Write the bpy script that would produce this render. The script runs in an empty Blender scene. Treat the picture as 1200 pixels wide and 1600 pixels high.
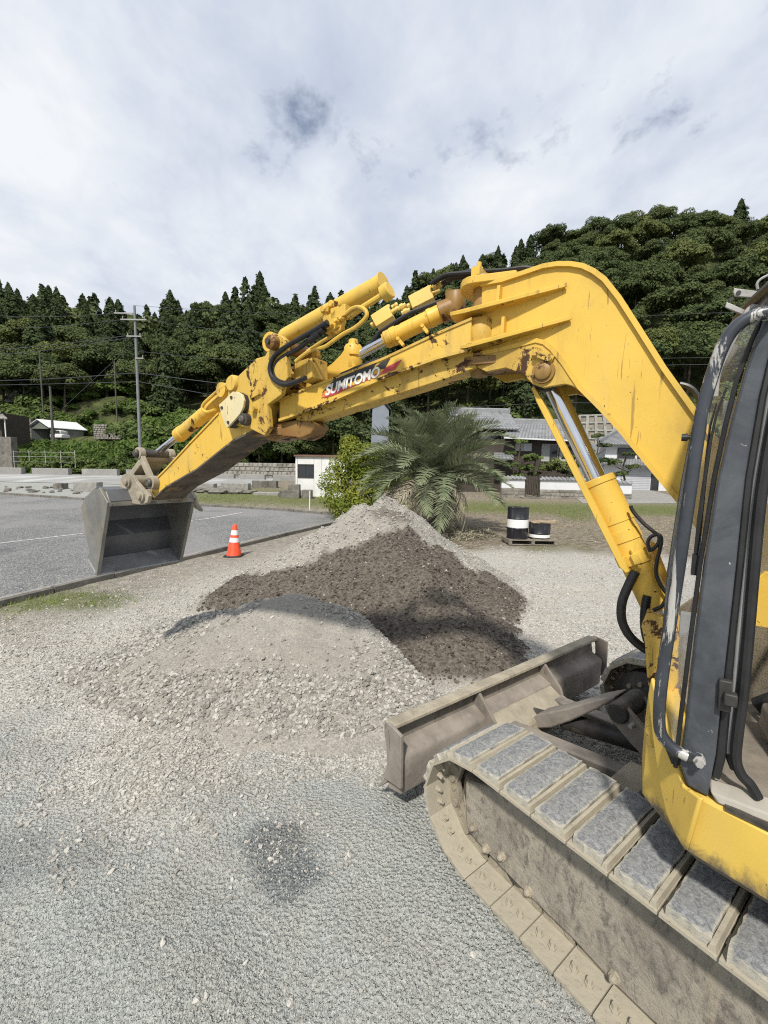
import bpy, math, random
import numpy as np
from mathutils import Vector, Matrix, Quaternion

random.seed(7)
rng = np.random.default_rng(7)
scene = bpy.context.scene
R = math.radians

# ------------------------------------------------------------------ camera, sky, sun, exposure
cam_data = bpy.data.cameras.new('camera')
cam = bpy.data.objects.new('camera', cam_data)
scene.collection.objects.link(cam)
cam_data.sensor_fit = 'HORIZONTAL'
cam_data.sensor_width = 36.0
cam_data.lens = 660.0 / 1200.0 * 36.0
cam_data.clip_start = 0.05
cam_data.clip_end = 3000.0
TH, ROLL = 0.1007, -0.01665
_f = Vector((0, math.cos(TH), -math.sin(TH)))
_u = Vector((0, math.sin(TH), math.cos(TH)))
_r = Vector((1, 0, 0))
_cr, _sr = math.cos(ROLL), math.sin(ROLL)
_right = _r * _cr - _u * _sr
_up = _r * _sr + _u * _cr
cam.matrix_world = Matrix(((_right.x, _up.x, -_f.x, 0), (_right.y, _up.y, -_f.y, 0), (_right.z, _up.z, -_f.z, 2.0), (0, 0, 0, 1)))
scene.camera = cam

SUN_TO = Vector((-0.26, -0.86, 1.06)).normalized()
sun_el = math.asin(SUN_TO.z)
sun_az = math.atan2(SUN_TO.x, SUN_TO.y)
world = bpy.data.worlds.new('World')
scene.world = world
world.use_nodes = True
wt = world.node_tree
wt.nodes.clear()
def wn(t, **k):
    nd = wt.nodes.new(t)
    for a, b in k.items():
        setattr(nd, a, b)
    return nd
w_out = wn('ShaderNodeOutputWorld')
w_bg = wn('ShaderNodeBackground')
w_bg.inputs['Strength'].default_value = 0.1
w_sky = wn('ShaderNodeTexSky', sky_type='NISHITA', sun_disc=False, sun_elevation=sun_el, sun_rotation=sun_az)
w_sky.air_density = 1.0
w_sky.dust_density = 1.5
# broken stratus: a cloud deck in a plane high above (direction / z gives its perspective)
w_tc = wn('ShaderNodeTexCoord')
w_sep = wn('ShaderNodeSeparateXYZ')
wt.links.new(w_tc.outputs['Generated'], w_sep.inputs[0])
w_max = wn('ShaderNodeMath', operation='MAXIMUM'); w_max.inputs[1].default_value = 0.0
wt.links.new(w_sep.outputs['Z'], w_max.inputs[0])
w_add = wn('ShaderNodeMath', operation='ADD'); w_add.inputs[1].default_value = 0.22
wt.links.new(w_max.outputs[0], w_add.inputs[0])
def wdiv(o):
    d = wn('ShaderNodeMath', operation='DIVIDE')
    wt.links.new(w_sep.outputs[o], d.inputs[0]); wt.links.new(w_add.outputs[0], d.inputs[1])
    return d
w_cmb = wn('ShaderNodeCombineXYZ')
wt.links.new(wdiv('X').outputs[0], w_cmb.inputs[0]); wt.links.new(wdiv('Y').outputs[0], w_cmb.inputs[1])
def wnoise(scale, detail, rough, dist, off, sc=(1, 1, 1), rz=0.0):
    mp = wn('ShaderNodeMapping'); mp.inputs['Location'].default_value = off
    mp.inputs['Scale'].default_value = sc; mp.inputs['Rotation'].default_value = (0, 0, rz)
    wt.links.new(w_cmb.outputs[0], mp.inputs['Vector'])
    t = wn('ShaderNodeTexNoise'); t.inputs['Scale'].default_value = scale
    t.inputs['Detail'].default_value = detail; t.inputs['Roughness'].default_value = rough
    t.inputs['Distortion'].default_value = dist
    wt.links.new(mp.outputs[0], t.inputs['Vector'])
    return t
def wramp(src, stops):
    r = wn('ShaderNodeValToRGB')
    el = r.color_ramp.elements
    while len(el) > 1: el.remove(el[0])
    for i, (p, c) in enumerate(stops):
        e = el[0] if i == 0 else el.new(p)
        e.position = p; e.color = (*c, 1)
    wt.links.new(src, r.inputs[0])
    return r
cl_a = wnoise(1.5, 8, 0.5, 0.5, (3.1, 1.7, 0.0), (1.0, 0.55, 1), 0.5)
cl_b = wnoise(4.2, 8, 0.55, 0.4, (0.3, 8.7, 2.0), (1.0, 0.6, 1), 0.4)
cl_mix = wn('ShaderNodeMath', operation='MULTIPLY_ADD'); cl_mix.inputs[1].default_value = 0.35
wt.links.new(cl_b.outputs['Fac'], cl_mix.inputs[0]); wt.links.new(cl_a.outputs['Fac'], cl_mix.inputs[2])
# cover: 1 = cloud, small gaps
# the thin places in the deck: a few holes, ragged by the noise
gap = None
for gx_, gy_, gr_, gs_ in ((-.178, .98, .13, .155), (-.15, .93, .16, .09), (-.029, 1.094, .13, .14), (.253, 1.0, .14, .125), (.12, 1.03, .15, .09), (.547, .918, .13, .12), (-.292, 1.044, .12, .13), (.407, .944, .25, .07), (.68, .86, .2, .06), (.9, .5, .2, .14), (-.9, .3, .25, .14), (.3, -.6, .3, .16), (-.5, -.9, .3, .14)):
    dd = wn('ShaderNodeVectorMath', operation='DISTANCE'); dd.inputs[1].default_value = (gx_, gy_, 0); wt.links.new(w_cmb.outputs[0], dd.inputs[0])
    mr = wn('ShaderNodeMapRange', interpolation_type='SMOOTHSTEP'); mr.inputs['From Min'].default_value = gr_; mr.inputs['From Max'].default_value = 0; mr.inputs['To Min'].default_value = 0; mr.inputs['To Max'].default_value = gs_
    wt.links.new(dd.outputs['Value'], mr.inputs['Value'])
    if gap is None: gap = mr.outputs[0]
    else:
        ad = wn('ShaderNodeMath', operation='ADD'); wt.links.new(gap, ad.inputs[0]); wt.links.new(mr.outputs[0], ad.inputs[1]); gap = ad.outputs[0]
cl_c = wnoise(13.0, 10, 0.64, 0.2, (1.3, 4.7, 3.0), (1.0, 0.9, 1), 0.6)
ga = wn('ShaderNodeMath', operation='MULTIPLY_ADD'); ga.inputs[1].default_value = 0.55; wt.links.new(cl_c.outputs['Fac'], ga.inputs[0]); wt.links.new(gap, ga.inputs[2])
cover = wramp(ga.outputs[0], [(0.0, (1, 1, 1)), (0.37, (1, 1, 1)), (0.44, (0.75, 0.75, 0.75)), (0.55, (0.22, 0.22, 0.22))])
tone_n = wnoise(1.15, 7, 0.55, 0.3, (5.5, 0.4, 1.0), (1.0, 0.8, 1), 0.7)
CLOUD = 8.8
tone_f = wnoise(4.4, 9, 0.6, 0.15, (2.5, 6.4, 4.0), (1.0, 0.8, 1), 0.75)
tone_m = wn('ShaderNodeMath', operation='MULTIPLY_ADD'); tone_m.inputs[1].default_value = 0.55
wt.links.new(tone_f.outputs['Fac'], tone_m.inputs[0]); wt.links.new(tone_n.outputs['Fac'], tone_m.inputs[2])
tone_g = wn('ShaderNodeMath', operation='MULTIPLY_ADD'); tone_g.inputs[1].default_value = -0.75
wt.links.new(gap, tone_g.inputs[0]); wt.links.new(tone_m.outputs[0], tone_g.inputs[2])
tone = wramp(tone_g.outputs[0], [(0.52, (0.50 * CLOUD, 0.565 * CLOUD, 0.70 * CLOUD)), (0.70, (0.64 * CLOUD, 0.70 * CLOUD, 0.81 * CLOUD)), (0.80, (0.75 * CLOUD, 0.80 * CLOUD, 0.88 * CLOUD)), (0.96, (0.90 * CLOUD, 0.925 * CLOUD, 0.96 * CLOUD))])
w_mix = wn('ShaderNodeMix', data_type='RGBA')
wt.links.new(cover.outputs['Color'], w_mix.inputs['Factor'])
wt.links.new(w_sky.outputs[0], w_mix.inputs['A'])
wt.links.new(tone.outputs['Color'], w_mix.inputs['B'])
wt.links.new(w_mix.outputs['Result'], w_bg.inputs['Color'])
wt.links.new(w_bg.outputs[0], w_out.inputs[0])

sun_data = bpy.data.lights.new('sun', 'SUN')
sun_data.energy = 4.2
sun_data.angle = R(3.5)
sun_data.color = (1.0, 0.95, 0.87)
sun = bpy.data.objects.new('sun', sun_data)
scene.collection.objects.link(sun)
sun.rotation_euler = (-SUN_TO).to_track_quat('-Z', 'Y').to_euler()
sun.location = (0, 0, 30)

vs = scene.view_settings
vs.view_transform = 'Standard'
vs.look = 'None'
vs.exposure = 0.19
vs.gamma = 1.0
vs.use_curve_mapping = False
try:
    scene.cycles.use_denoising = False
    scene.cycles.filter_width = 1.15
except Exception:
    pass
scene.cycles.max_bounces = 8
scene.cycles.transparent_max_bounces = 12

# ------------------------------------------------------------------ frames of reference (metres)
# E: along the tracks.  X forward, r to the right, from the outer front corner of the left track
AZ, PSI = 0.633, R(20)
Ef = Vector((-math.sin(AZ), math.cos(AZ), 0)); Er = Vector((math.cos(AZ), math.sin(AZ), 0))
EO = Vector((1.586 * .154, 13.386 * .154, 0))
def E(X, r, z): return EO + Ef * X + Er * r + Vector((0, 0, z))
# U: the upper structure, slewed 20 degrees to the left about the swing centre
_a = AZ + PSI
Ug = Vector((-math.sin(_a), math.cos(_a), 0)); Um = Vector((math.cos(_a), math.sin(_a), 0))
SC = E(-1.4, 1.15, 0)
def U(x, r, z): return SC + Ug * x + Um * r + Vector((0, 0, z))
# the swinging boom section between its two upright pins
B2 = (1.7, -.1)
def B(s, l, z): return U(B2[0] + .952 * s - .307 * l, B2[1] - .307 * s - .952 * l, z)

# ------------------------------------------------------------------ materials
MATS = {}
class NT:
    def __init__(self, name):
        self.m = bpy.data.materials.new(name); self.m.use_nodes = True
        self.t = self.m.node_tree
        self.b = self.t.nodes['Principled BSDF']
        MATS[name] = self.m
        self.tc = self.n('ShaderNodeTexCoord')
    def n(self, typ, **k):
        nd = self.t.nodes.new(typ)
        for a, b in k.items(): setattr(nd, a, b)
        return nd
    def l(self, a, b): self.t.links.new(a, b)
    def noise(self, scale, detail=5, rough=.6, dist=0., sc=(1, 1, 1), off=(0, 0, 0), kind='noise', vec=None):
        mp = self.n('ShaderNodeMapping'); mp.inputs['Scale'].default_value = sc; mp.inputs['Location'].default_value = off
        self.l(vec or self.tc.outputs['Object'], mp.inputs['Vector'])
        if kind == 'noise':
            t = self.n('ShaderNodeTexNoise'); t.inputs['Detail'].default_value = detail
            t.inputs['Roughness'].default_value = rough; t.inputs['Distortion'].default_value = dist
            o = t.outputs['Fac']
        else:
            t = self.n('ShaderNodeTexVoronoi'); o = t.outputs['Color' if kind == 'cells' else 'Distance']
        t.inputs['Scale'].default_value = scale
        self.l(mp.outputs[0], t.inputs['Vector'])
        return o
    def ramp(self, src, lo, hi, inv=False):
        r = self.n('ShaderNodeMapRange', interpolation_type='SMOOTHSTEP')
        r.inputs['From Min'].default_value = lo; r.inputs['From Max'].default_value = hi
        if inv: r.inputs['To Min'].default_value = 1; r.inputs['To Max'].default_value = 0
        self.l(src, r.inputs['Value']); return r.outputs['Result']
    def mul(self, a, b):
        x = self.n('ShaderNodeMath', operation='MULTIPLY')
        for i, v in enumerate((a, b)):
            if isinstance(v, (int, float)): x.inputs[i].default_value = v
            else: self.l(v, x.inputs[i])
        return x.outputs[0]
    def add(self, a, b):
        x = self.n('ShaderNodeMath', operation='ADD')
        for i, v in enumerate((a, b)):
            if isinstance(v, (int, float)): x.inputs[i].default_value = v
            else: self.l(v, x.inputs[i])
        return x.outputs[0]
    def mix(self, fac, a, b, mode='MIX'):
        x = self.n('ShaderNodeMix', data_type='RGBA', blend_type=mode)
        for key, v in (('Factor', fac), ('A', a), ('B', b)):
            s = x.inputs[key]
            if isinstance(v, tuple): s.default_value = (*v, 1)
            elif isinstance(v, (int, float)): s.default_value = v
            else: self.l(v, s)
        return x.outputs['Result']
    def attr(self, name):
        a = self.n('ShaderNodeAttribute'); a.attribute_name = name
        return a.outputs['Fac']
    def rand(self):
        return self.n('ShaderNodeObjectInfo').outputs['Random']
    def vary(self, col, amt, scale, **k):
        nz = self.noise(scale, **k)
        f = self.ramp(nz, .3, .7)
        lo = tuple(c * (1 - amt) for c in col); hi = tuple(min(1, c * (1 + amt)) for c in col)
        return self.mix(f, lo, hi)
    def bump(self, src, strength, dist=.01, prev=None):
        b = self.n('ShaderNodeBump'); b.inputs['Strength'].default_value = strength; b.inputs['Distance'].default_value = dist
        self.l(src, b.inputs['Height'])
        if prev: self.l(prev, b.inputs['Normal'])
        return b.outputs[0]
    def fin(self, col, rough=.6, metal=0., normal=None, spec=None):
        for key, v in (('Base Color', col), ('Roughness', rough), ('Metallic', metal)):
            s = self.b.inputs[key]
            if isinstance(v, tuple): s.default_value = (*v, 1)
            elif isinstance(v, (int, float)): s.default_value = v
            else: self.l(v, s)
        if normal: self.l(normal, self.b.inputs['Normal'])
        if spec is not None: self.b.inputs['Specular IOR Level'].default_value = spec
        return self.m

def simple(name, col, rough=.6, metal=0., var=.15, scale=6., bump=None, spots=(), spec=None, detail=6):
    t = NT(name)
    c = t.vary(col, var, scale, detail=detail)
    rg = rough
    for (scol, ssc, lo, hi, stretch) in spots:
        f = t.ramp(t.noise(ssc, 7, .62, .3, stretch, (ssc * .37, 1.3, 4.1)), lo, hi)
        c = t.mix(f, c, scol)
    nrm = None
    if bump: nrm = t.bump(t.noise(bump[0], 6, .6), bump[1], bump[2] if len(bump) > 2 else .01)
    return t.fin(c, rg, metal, nrm, spec)

Y1 = (0.62, 0.395, 0.06)
def yellow(name, wear, dirt, base=Y1, rust=.0):
    t = NT(name)
    c = t.vary(base, .07, 2.5, detail=4)
    c = t.mix(t.mul(t.ramp(t.noise(.9, 4, .6, 0, (1, 1, 1), (7, 2, 1)), .45, .75), .45), c, (0.78, 0.52, 0.10))      # faded panels
    c = t.mix(t.mul(t.ramp(t.noise(3.2, 8, .7, .5, (1, 1, .45), (1, 9, 4)), .52, .78), dirt), c, (0.30, 0.20, 0.07))  # grime runs
    c = t.mix(t.mul(t.ramp(t.noise(5, 9, .75, .3, (2.4, 2.4, .22), (6, 1, 3)), .55, .74), dirt * .8), c, (0.17, 0.11, 0.045))
    c = t.mix(t.mul(t.ramp(t.noise(1.6, 8, .65, .8, (1, 1, 1), (2, 8, 8)), .50, .72), dirt * .4), c, (0.50, 0.40, 0.20))
    c = t.mix(t.mul(t.ramp(t.noise(15, 3, .5, 2.5, (1, 1, .10), (9, 9, 2)), .665, .69), .6), c, (0.20, 0.12, 0.04))
    c = t.mix(t.ramp(t.noise(42, 4, .6, .2, (1, 1, 1), (3, 1, 8)), .715 - .05 * wear, .745 - .05 * wear), c, (0.10, 0.055, 0.02))   # specks
    f = t.ramp(t.noise(6.5, 9, .72, .6, (1, 1, 1), (2, 5, 3)), .70 - .14 * wear, .725 - .14 * wear)
    c = t.mix(f, c, (0.060, 0.030, 0.016))
    if rust:
        c = t.mix(t.mul(t.ramp(t.noise(2.4, 8, .7, .8, (1, 1, .6), (4, 4, 9)), .45, .68), rust), c, (0.20, 0.075, 0.022))
    rg = t.mix(f, (.46, .46, .46), (.85, .85, .85))
    nb = t.bump(t.noise(30, 5, .6), .06, .004)
    nb = t.bump(t.noise(6.5, 9, .72, .6, (1, 1, 1), (2, 5, 3)), .05 + .1 * wear, .004, nb)
    return t.fin(c, rg, 0, nb, .35)
yellow('paint_clean', .25, .55, base=(0.64, 0.42, 0.07))
yellow('paint', .62, .8)
yellow('paint_worn', 1.02, 1.0, base=(0.56, 0.37, 0.07), rust=.35)
yellow('paint_rusty', 1.15, .95, base=(0.21, 0.115, 0.035), rust=.9)
yellow('paint_pale', .35, .5, base=(0.66, 0.48, 0.14))
yellow('paint_cream', .6, .5, base=(0.62, 0.55, 0.34))

yellow('deck_paint', .45, .45, base=(0.64, 0.44, 0.085))
def splash(name):
    # mud splashed along the low edge of the deck
    m_ = MATS[name]; nt_ = m_.node_tree; b_ = nt_.nodes['Principled BSDF']; src = b_.inputs['Base Color'].links[0].from_socket
    q = NT.__new__(NT); q.m = m_; q.t = nt_; q.b = b_; q.tc = q.n('ShaderNodeTexCoord')
    sp_ = q.n('ShaderNodeSeparateXYZ'); q.l(q.tc.outputs['Object'], sp_.inputs[0])
    hgt = q.add(sp_.outputs['Z'], q.mul(q.noise(7, 8, .7, .6), .22))
    c = q.mix(q.ramp(hgt, .955, 1.02, True), src, (0.105, 0.088, 0.06))
    q.l(c, b_.inputs['Base Color'])
splash('deck_paint')
# dark cab paint, chipped to bare metal
t = NT('cab_paint')
c = t.vary((0.046, 0.052, 0.060), .4, 5, detail=8)
c = t.mix(t.mul(t.ramp(t.noise(4, 8, .7, .7), .42, .72), .6), c, (0.115, 0.125, 0.135))
c = t.mix(t.ramp(t.noise(34, 6, .7, .4), .69, .71), c, (0.42, 0.40, 0.36))
c = t.mix(t.ramp(t.noise(5.5, 9, .75, .6, (1, 1, .35), (3, 3, 3)), .735, .76), c, (0.16, 0.06, 0.03))
c = t.mix(t.ramp(t.noise(3.0, 9, .75, .6, (1, 1, .12), (9, 3, 3)), .66, .69), c, (0.33, 0.30, 0.26))
t.fin(c, .38, 0, t.bump(t.noise(25, 5, .6), .12, .004), .5)
t = NT('rail_paint')
c = t.vary((0.035, 0.040, 0.048), .3, 9)
c = t.mix(t.ramp(t.noise(22, 8, .75, .5, (1, 1, .10)), .54, .57), c, (0.40, 0.39, 0.36))
c = t.mix(t.ramp(t.noise(9, 8, .75, .5, (1, 1, .5), (5, 1, 2)), .68, .71), c, (0.17, 0.07, 0.04))
t.fin(c, .32, 0, t.bump(t.noise(40, 4, .6), .1, .003), .55)

simple('rubber_black', (0.016, 0.016, 0.017), .55, 0, .3, 12, (60, .15, .003))
simple('hose', (0.012, 0.012, 0.013), .42, 0, .3, 30, (90, .2, .002))
simple('chrome', (0.72, 0.74, 0.76), .12, 1.0, .04, 20)
simple('grey_metal', (0.34, 0.33, 0.31), .55, .0, .25, 14, (40, .2, .003), [((0.16, 0.07, 0.035), 7, .6, .68, (1, 1, 1))])
simple('steel_bucket', (0.20, 0.20, 0.185), .42, .35, .25, 4, (26, .22, .004), [((0.27, 0.245, 0.19), 2.6, .48, .66, (1, 1, .5)), ((0.10, 0.085, 0.065), 9, .62, .70, (1, 1, 1)), ((0.33, 0.31, 0.26), 30, .68, .72, (1, 1, .2))])
simple('steel_lip', (0.30, 0.305, 0.31), .42, .25, .2, 4, (26, .22, .004), [((0.18, 0.175, 0.16), 5, .55, .7, (1, 1, .4))])
simple('steel_inside', (0.115, 0.118, 0.125), .45, .2, .2, 3, (34, .18, .003), [((0.22, 0.215, 0.20), 5, .60, .72, (1, 1, .4))])
simple('steel_dark', (0.050, 0.047, 0.043), .6, .2, .35, 9, (30, .4, .006), [((0.14, 0.115, 0.085), 5, .52, .66, (1, 1, 1))])
simple('blade_steel', (0.205, 0.185, 0.158), .68, .1, .3, 5, (28, .45, .006), [((0.26, 0.225, 0.18), 3.2, .48, .66, (1, 1, .6)), ((0.15, 0.10, 0.075), 6, .60, .70, (1, 1, 1))])
simple('blade_face', (0.225, 0.198, 0.168), .72, 0, .25, 5, (30, .5, .006), [((0.27, 0.24, 0.20), 6, .55, .70, (1, 1, 1))])
simple('rust', (0.10, 0.062, 0.048), .85, 0, .35, 14, (50, .5, .004), [((0.17, 0.14, 0.12), 11, .55, .68, (1, 1, 1))])
simple('grime', (0.095, 0.078, 0.058), .85, 0, .3, 8, (40, .5, .005), [((0.22, 0.16, 0.06), 5, .58, .66, (1, 1, 1)), ((0.05, 0.04, 0.03), 9, .52, .66, (1, 1, 1))])
simple('mud', (0.30, 0.265, 0.20), .92, 0, .2, 7, (40, .7, .01), [((0.22, 0.19, 0.14), 4, .5, .7, (1, 1, 1))])
t = NT('shoe_steel')
c = t.vary((0.36, 0.325, 0.25), .14, 5)
c = t.mix(t.ramp(t.noise(55, 6, .7), .60, .68), c, (0.22, 0.19, 0.14))
c = t.mix(t.mul(t.ramp(t.noise(7, 6, .7), .5, .75), .6), c, (0.42, 0.39, 0.31))
t.fin(c, .9, 0, t.bump(t.noise(60, 6, .65), .45, .006))
t = NT('rubber_pad')
c = t.mix(t.ramp(t.noise(60, 8, .78, .9, (1, 1, 1)), .34, .68), (0.115, 0.122, 0.128), (0.33, 0.333, 0.328))
c = t.mix(t.mul(t.ramp(t.noise(11, 6, .7), .48, .72), .35), c, (0.36, 0.345, 0.30))
c = t.mix(t.ramp(t.add(t.attr('rim'), t.mul(t.noise(38, 6, .7), .8)), 1.12, 1.45), c, (0.42, 0.395, 0.325))
t.fin(c, .88, 0, t.bump(t.noise(75, 8, .75, .15), .8, .008))
t = NT('frame_dirt')
c = t.vary((0.32, 0.288, 0.232), .2, 4)
c = t.mix(t.ramp(t.noise(20, 8, .75, .4, (1, 1, .6)), .46, .64), c, (0.15, 0.137, 0.114))
c = t.mix(t.mul(t.ramp(t.noise(9, 6, .7, 0, (2.2, 2.2, .18), (3, 1, 2)), .58, .68), .7), c, (0.36, 0.315, 0.235))
t.fin(c, .92, 0, t.bump(t.noise(24, 9, .75, .3), .9, .018))
simple('interior_grey', (0.22, 0.225, 0.22), .6, 0, .2, 5, (30, .1), [((0.10, 0.085, 0.06), 4, .55, .7, (1, 1, 1))])
simple('interior_dust', (0.20, 0.175, 0.14), .9, 0, .25, 8, (40, .3))
simple('seat_vinyl', (0.035, 0.035, 0.037), .5, 0, .3, 8)
simple('white_paint', (0.72, 0.72, 0.70), .6, 0, .06, 3, None, [((0.45, 0.42, 0.36), 2, .66, .8, (1, 1, .3))])
simple('sill_paint', (0.33, 0.305, 0.26), .7, 0, .15, 6, None, [((0.24, 0.20, 0.15), 7, .52, .68, (1, 1, 1))])
simple('decal_black', (0.022, 0.022, 0.022), .5)
simple('decal_red', (0.42, 0.045, 0.05), .5, 0, .15, 20)
simple('decal_white', (0.74, 0.73, 0.68), .5, 0, .08, 30)
simple('decal_orange', (0.62, 0.19, 0.03), .5, 0, .1, 20)
t = NT('glass')
t.fin((0.93, 0.95, 0.94), .03, 0); t.l(t.add(.07, t.mul(t.ramp(t.noise(5, 7, .65, .8, (1, 1, .4)), .45, .8), .30)), t.b.inputs['Alpha']); t.b.inputs['Specular IOR Level'].default_value = .8

# ------------------------------------------------------------------ mesh helpers
COL = scene.collection
class MB:
    """collects faces, links them as one mesh object"""
    def __init__(self): self.v = []; self.f = []; self.mi = []
    def add(self, vs, fs, mi=0):
        o = len(self.v); self.v += [tuple(p) for p in vs]
        for f in fs: self.f.append(tuple(o + i for i in f)); self.mi.append(mi)
    def prism(self, pts, vec, mi=0):
        k = len(pts); vec = Vector(vec)
        a = [Vector(p) for p in pts]; b = [p + vec for p in a]
        self.add(a + b, [tuple(range(k))[::-1], tuple(range(k, 2 * k))] + [(i, (i + 1) % k, k + (i + 1) % k, k + i) for i in range(k)], mi)
    def hexa(self, p, mi=0):   # 8 corners: 4 bottom, 4 top
        self.add(p, [(3, 2, 1, 0), (4, 5, 6, 7), (0, 1, 5, 4), (1, 2, 6, 5), (2, 3, 7, 6), (3, 0, 4, 7)], mi)
    def box(self, c, s, ax=None, mi=0):
        c = Vector(c); X, Y, Z = ax or (Vector((1, 0, 0)), Vector((0, 1, 0)), Vector((0, 0, 1)))
        h = [X * (s[0] / 2), Y * (s[1] / 2), Z * (s[2] / 2)]
        self.hexa([c - h[0] - h[1] - h[2], c + h[0] - h[1] - h[2], c + h[0] + h[1] - h[2], c - h[0] + h[1] - h[2],
                   c - h[0] - h[1] + h[2], c + h[0] - h[1] + h[2], c + h[0] + h[1] + h[2], c - h[0] + h[1] + h[2]], mi)
    def bar(self, p0, p1, w, h, up=(0, 0, 1), mi=0):
        p0, p1 = Vector(p0), Vector(p1); d = p1 - p0; L = d.length; d.normalize()
        s = d.cross(Vector(up))
        if s.length < 1e-4: s = d.cross(Vector((1, 0, 0)))
        s.normalize(); u = s.cross(d)
        self.box((p0 + p1) / 2, (L, w, h), (d, s, u), mi)
    def tube(self, path, rad, seg=10, mi=0, caps=True):
        P = [Vector(p) for p in path]; k = len(P)
        rs = rad if isinstance(rad, (list, tuple)) else [rad] * k
        vs = []; prev = None
        for i, p in enumerate(P):
            d = (P[min(i + 1, k - 1)] - P[max(i - 1, 0)]).normalized()
            if prev is None:
                s = d.cross(Vector((0, 0, 1)))
                if s.length < 1e-3: s = d.cross(Vector((1, 0, 0)))
            else: s = prev - d * prev.dot(d)
            s.normalize(); prev = s; u = d.cross(s)
            for j in range(seg):
                a = 2 * math.pi * j / seg
                vs.append(p + (s * math.cos(a) + u * math.sin(a)) * rs[i])
        fs = [(i * seg + j, i * seg + (j + 1) % seg, (i + 1) * seg + (j + 1) % seg, (i + 1) * seg + j) for i in range(k - 1) for j in range(seg)]
        if caps: fs += [tuple(range(seg))[::-1], tuple((k - 1) * seg + j for j in range(seg))]
        self.add(vs, fs, mi)
    def cyl(self, p0, p1, r, r1=None, seg=20, mi=0):
        self.tube([p0, p1], [r, r if r1 is None else r1], seg, mi)
    def prof(self, p0, p1, stops, seg=20, mi=0):
        """lathe along p0-p1: stops are (fraction, radius)"""
        p0, p1 = Vector(p0), Vector(p1)
        self.tube([p0.lerp(p1, t) + (p1 - p0) * (1e-5 * i) for i, (t, _) in enumerate(stops)], [r for _, r in stops], seg, mi)
    def ribbon(self, line, t, a, vec, mi=0):
        """plate following a polyline; a(p, off) gives the point at outward offset"""
        k = len(line)
        A = [Vector(a(i, 0)) for i in range(k)]; T = [Vector(a(i, t)) for i in range(k)]; vec = Vector(vec)
        for i in range(k - 1):
            self.hexa([A[i], A[i + 1], A[i + 1] + vec, A[i] + vec, T[i], T[i + 1], T[i + 1] + vec, T[i] + vec], mi)
    def ico(self, c, r, sc=(1, 1, 1), mi=0, jit=0):
        import itertools
        g = (1 + 5 ** .5) / 2
        V = [Vector(p).normalized() for p in ((-1, g, 0), (1, g, 0), (-1, -g, 0), (1, -g, 0), (0, -1, g), (0, 1, g), (0, -1, -g), (0, 1, -g), (g, 0, -1), (g, 0, 1), (-g, 0, -1), (-g, 0, 1))]
        F = [(0, 11, 5), (0, 5, 1), (0, 1, 7), (0, 7, 10), (0, 10, 11), (1, 5, 9), (5, 11, 4), (11, 10, 2), (10, 7, 6), (7, 1, 8), (3, 9, 4), (3, 4, 2), (3, 2, 6), (3, 6, 8), (3, 8, 9), (4, 9, 5), (2, 4, 11), (6, 2, 10), (8, 6, 7), (9, 8, 1)]
        c = Vector(c)
        self.add([c + Vector((p.x * sc[0], p.y * sc[1], p.z * sc[2])) * r * (1 + random.uniform(-jit, jit)) for p in V], F, mi)
    def mesh(self, name, mats, smooth=35):
        me = bpy.data.meshes.new(name)
        me.from_pydata(self.v, [], self.f)
        for mname in (mats if isinstance(mats, (list, tuple)) else [mats]): me.materials.append(MATS[mname])
        if any(self.mi): me.polygons.foreach_set('material_index', self.mi)
        if smooth:
            me.polygons.foreach_set('use_smooth', [True] * len(me.polygons))
            me.set_sharp_from_angle(angle=R(smooth))
        me.validate()
        return me
    def islands(self):
        par = list(range(len(self.v)))
        def find(i):
            while par[i] != i: par[i] = par[par[i]]; i = par[i]
            return i
        for f in self.f:
            r0 = find(f[0])
            for i in f[1:]: par[find(i)] = r0
        groups = {}
        for k, f in enumerate(self.f): groups.setdefault(find(f[0]), []).append(k)
        for ks in groups.values():
            m_ = MB(); ids = sorted({i for k in ks for i in self.f[k]}); mp = {i: j for j, i in enumerate(ids)}
            m_.v = [self.v[i] for i in ids]; m_.f = [tuple(mp[i] for i in self.f[k]) for k in ks]; m_.mi = [self.mi[k] for k in ks]
            yield m_
    def build_each(self, name, mats, parent=None, smooth=35, bevel=0):
        for m_ in self.islands(): m_.build(name, mats, parent, smooth, bevel)
    def build(self, name, mats, parent=None, smooth=35, bevel=0, label=None):
        o = link(name, self.mesh(name, mats, smooth), parent)
        if bevel:
            bm = o.modifiers.new('edges', 'BEVEL'); bm.width = bevel; bm.segments = 2; bm.limit_method = 'ANGLE'; bm.angle_limit = R(40)
            bm.harden_normals = False
        if label: o['label'] = label
        return o
def link(name, data, parent=None):
    o = bpy.data.objects.new(name, data); COL.objects.link(o)
    if parent: adopt(o, parent)
    return o
def adopt(o, parent):
    o.parent = parent
    root = parent
    while root.parent: root = root.parent
    o.matrix_parent_inverse = Matrix.Identity(4) if parent is not root else Matrix.Translation(root.location).inverted() @ Matrix.Identity(4)
def tag(o, label, cat, group=None):
    o['label'] = label; o['category'] = cat
    if group: o['group'] = group
    return o
def thing(name, label, cat, loc, group=None):
    o = bpy.data.objects.new(name, None); COL.objects.link(o); o.location = loc
    o.empty_display_size = .2
    return tag(o, label, cat, group)
def smooth_path(pts, n=6):
    P = [Vector(p) for p in pts]; out = []
    for i in range(len(P) - 1):
        a, b, c, d = P[max(i - 1, 0)], P[i], P[i + 1], P[min(i + 2, len(P) - 1)]
        for k in range(n):
            t = k / n
            out.append(.5 * ((2 * b) + (c - a) * t + (2 * a - 5 * b + 4 * c - d) * t * t + (3 * b - 3 * c + d - a) * t ** 3))
    return out + [P[-1]]
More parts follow.
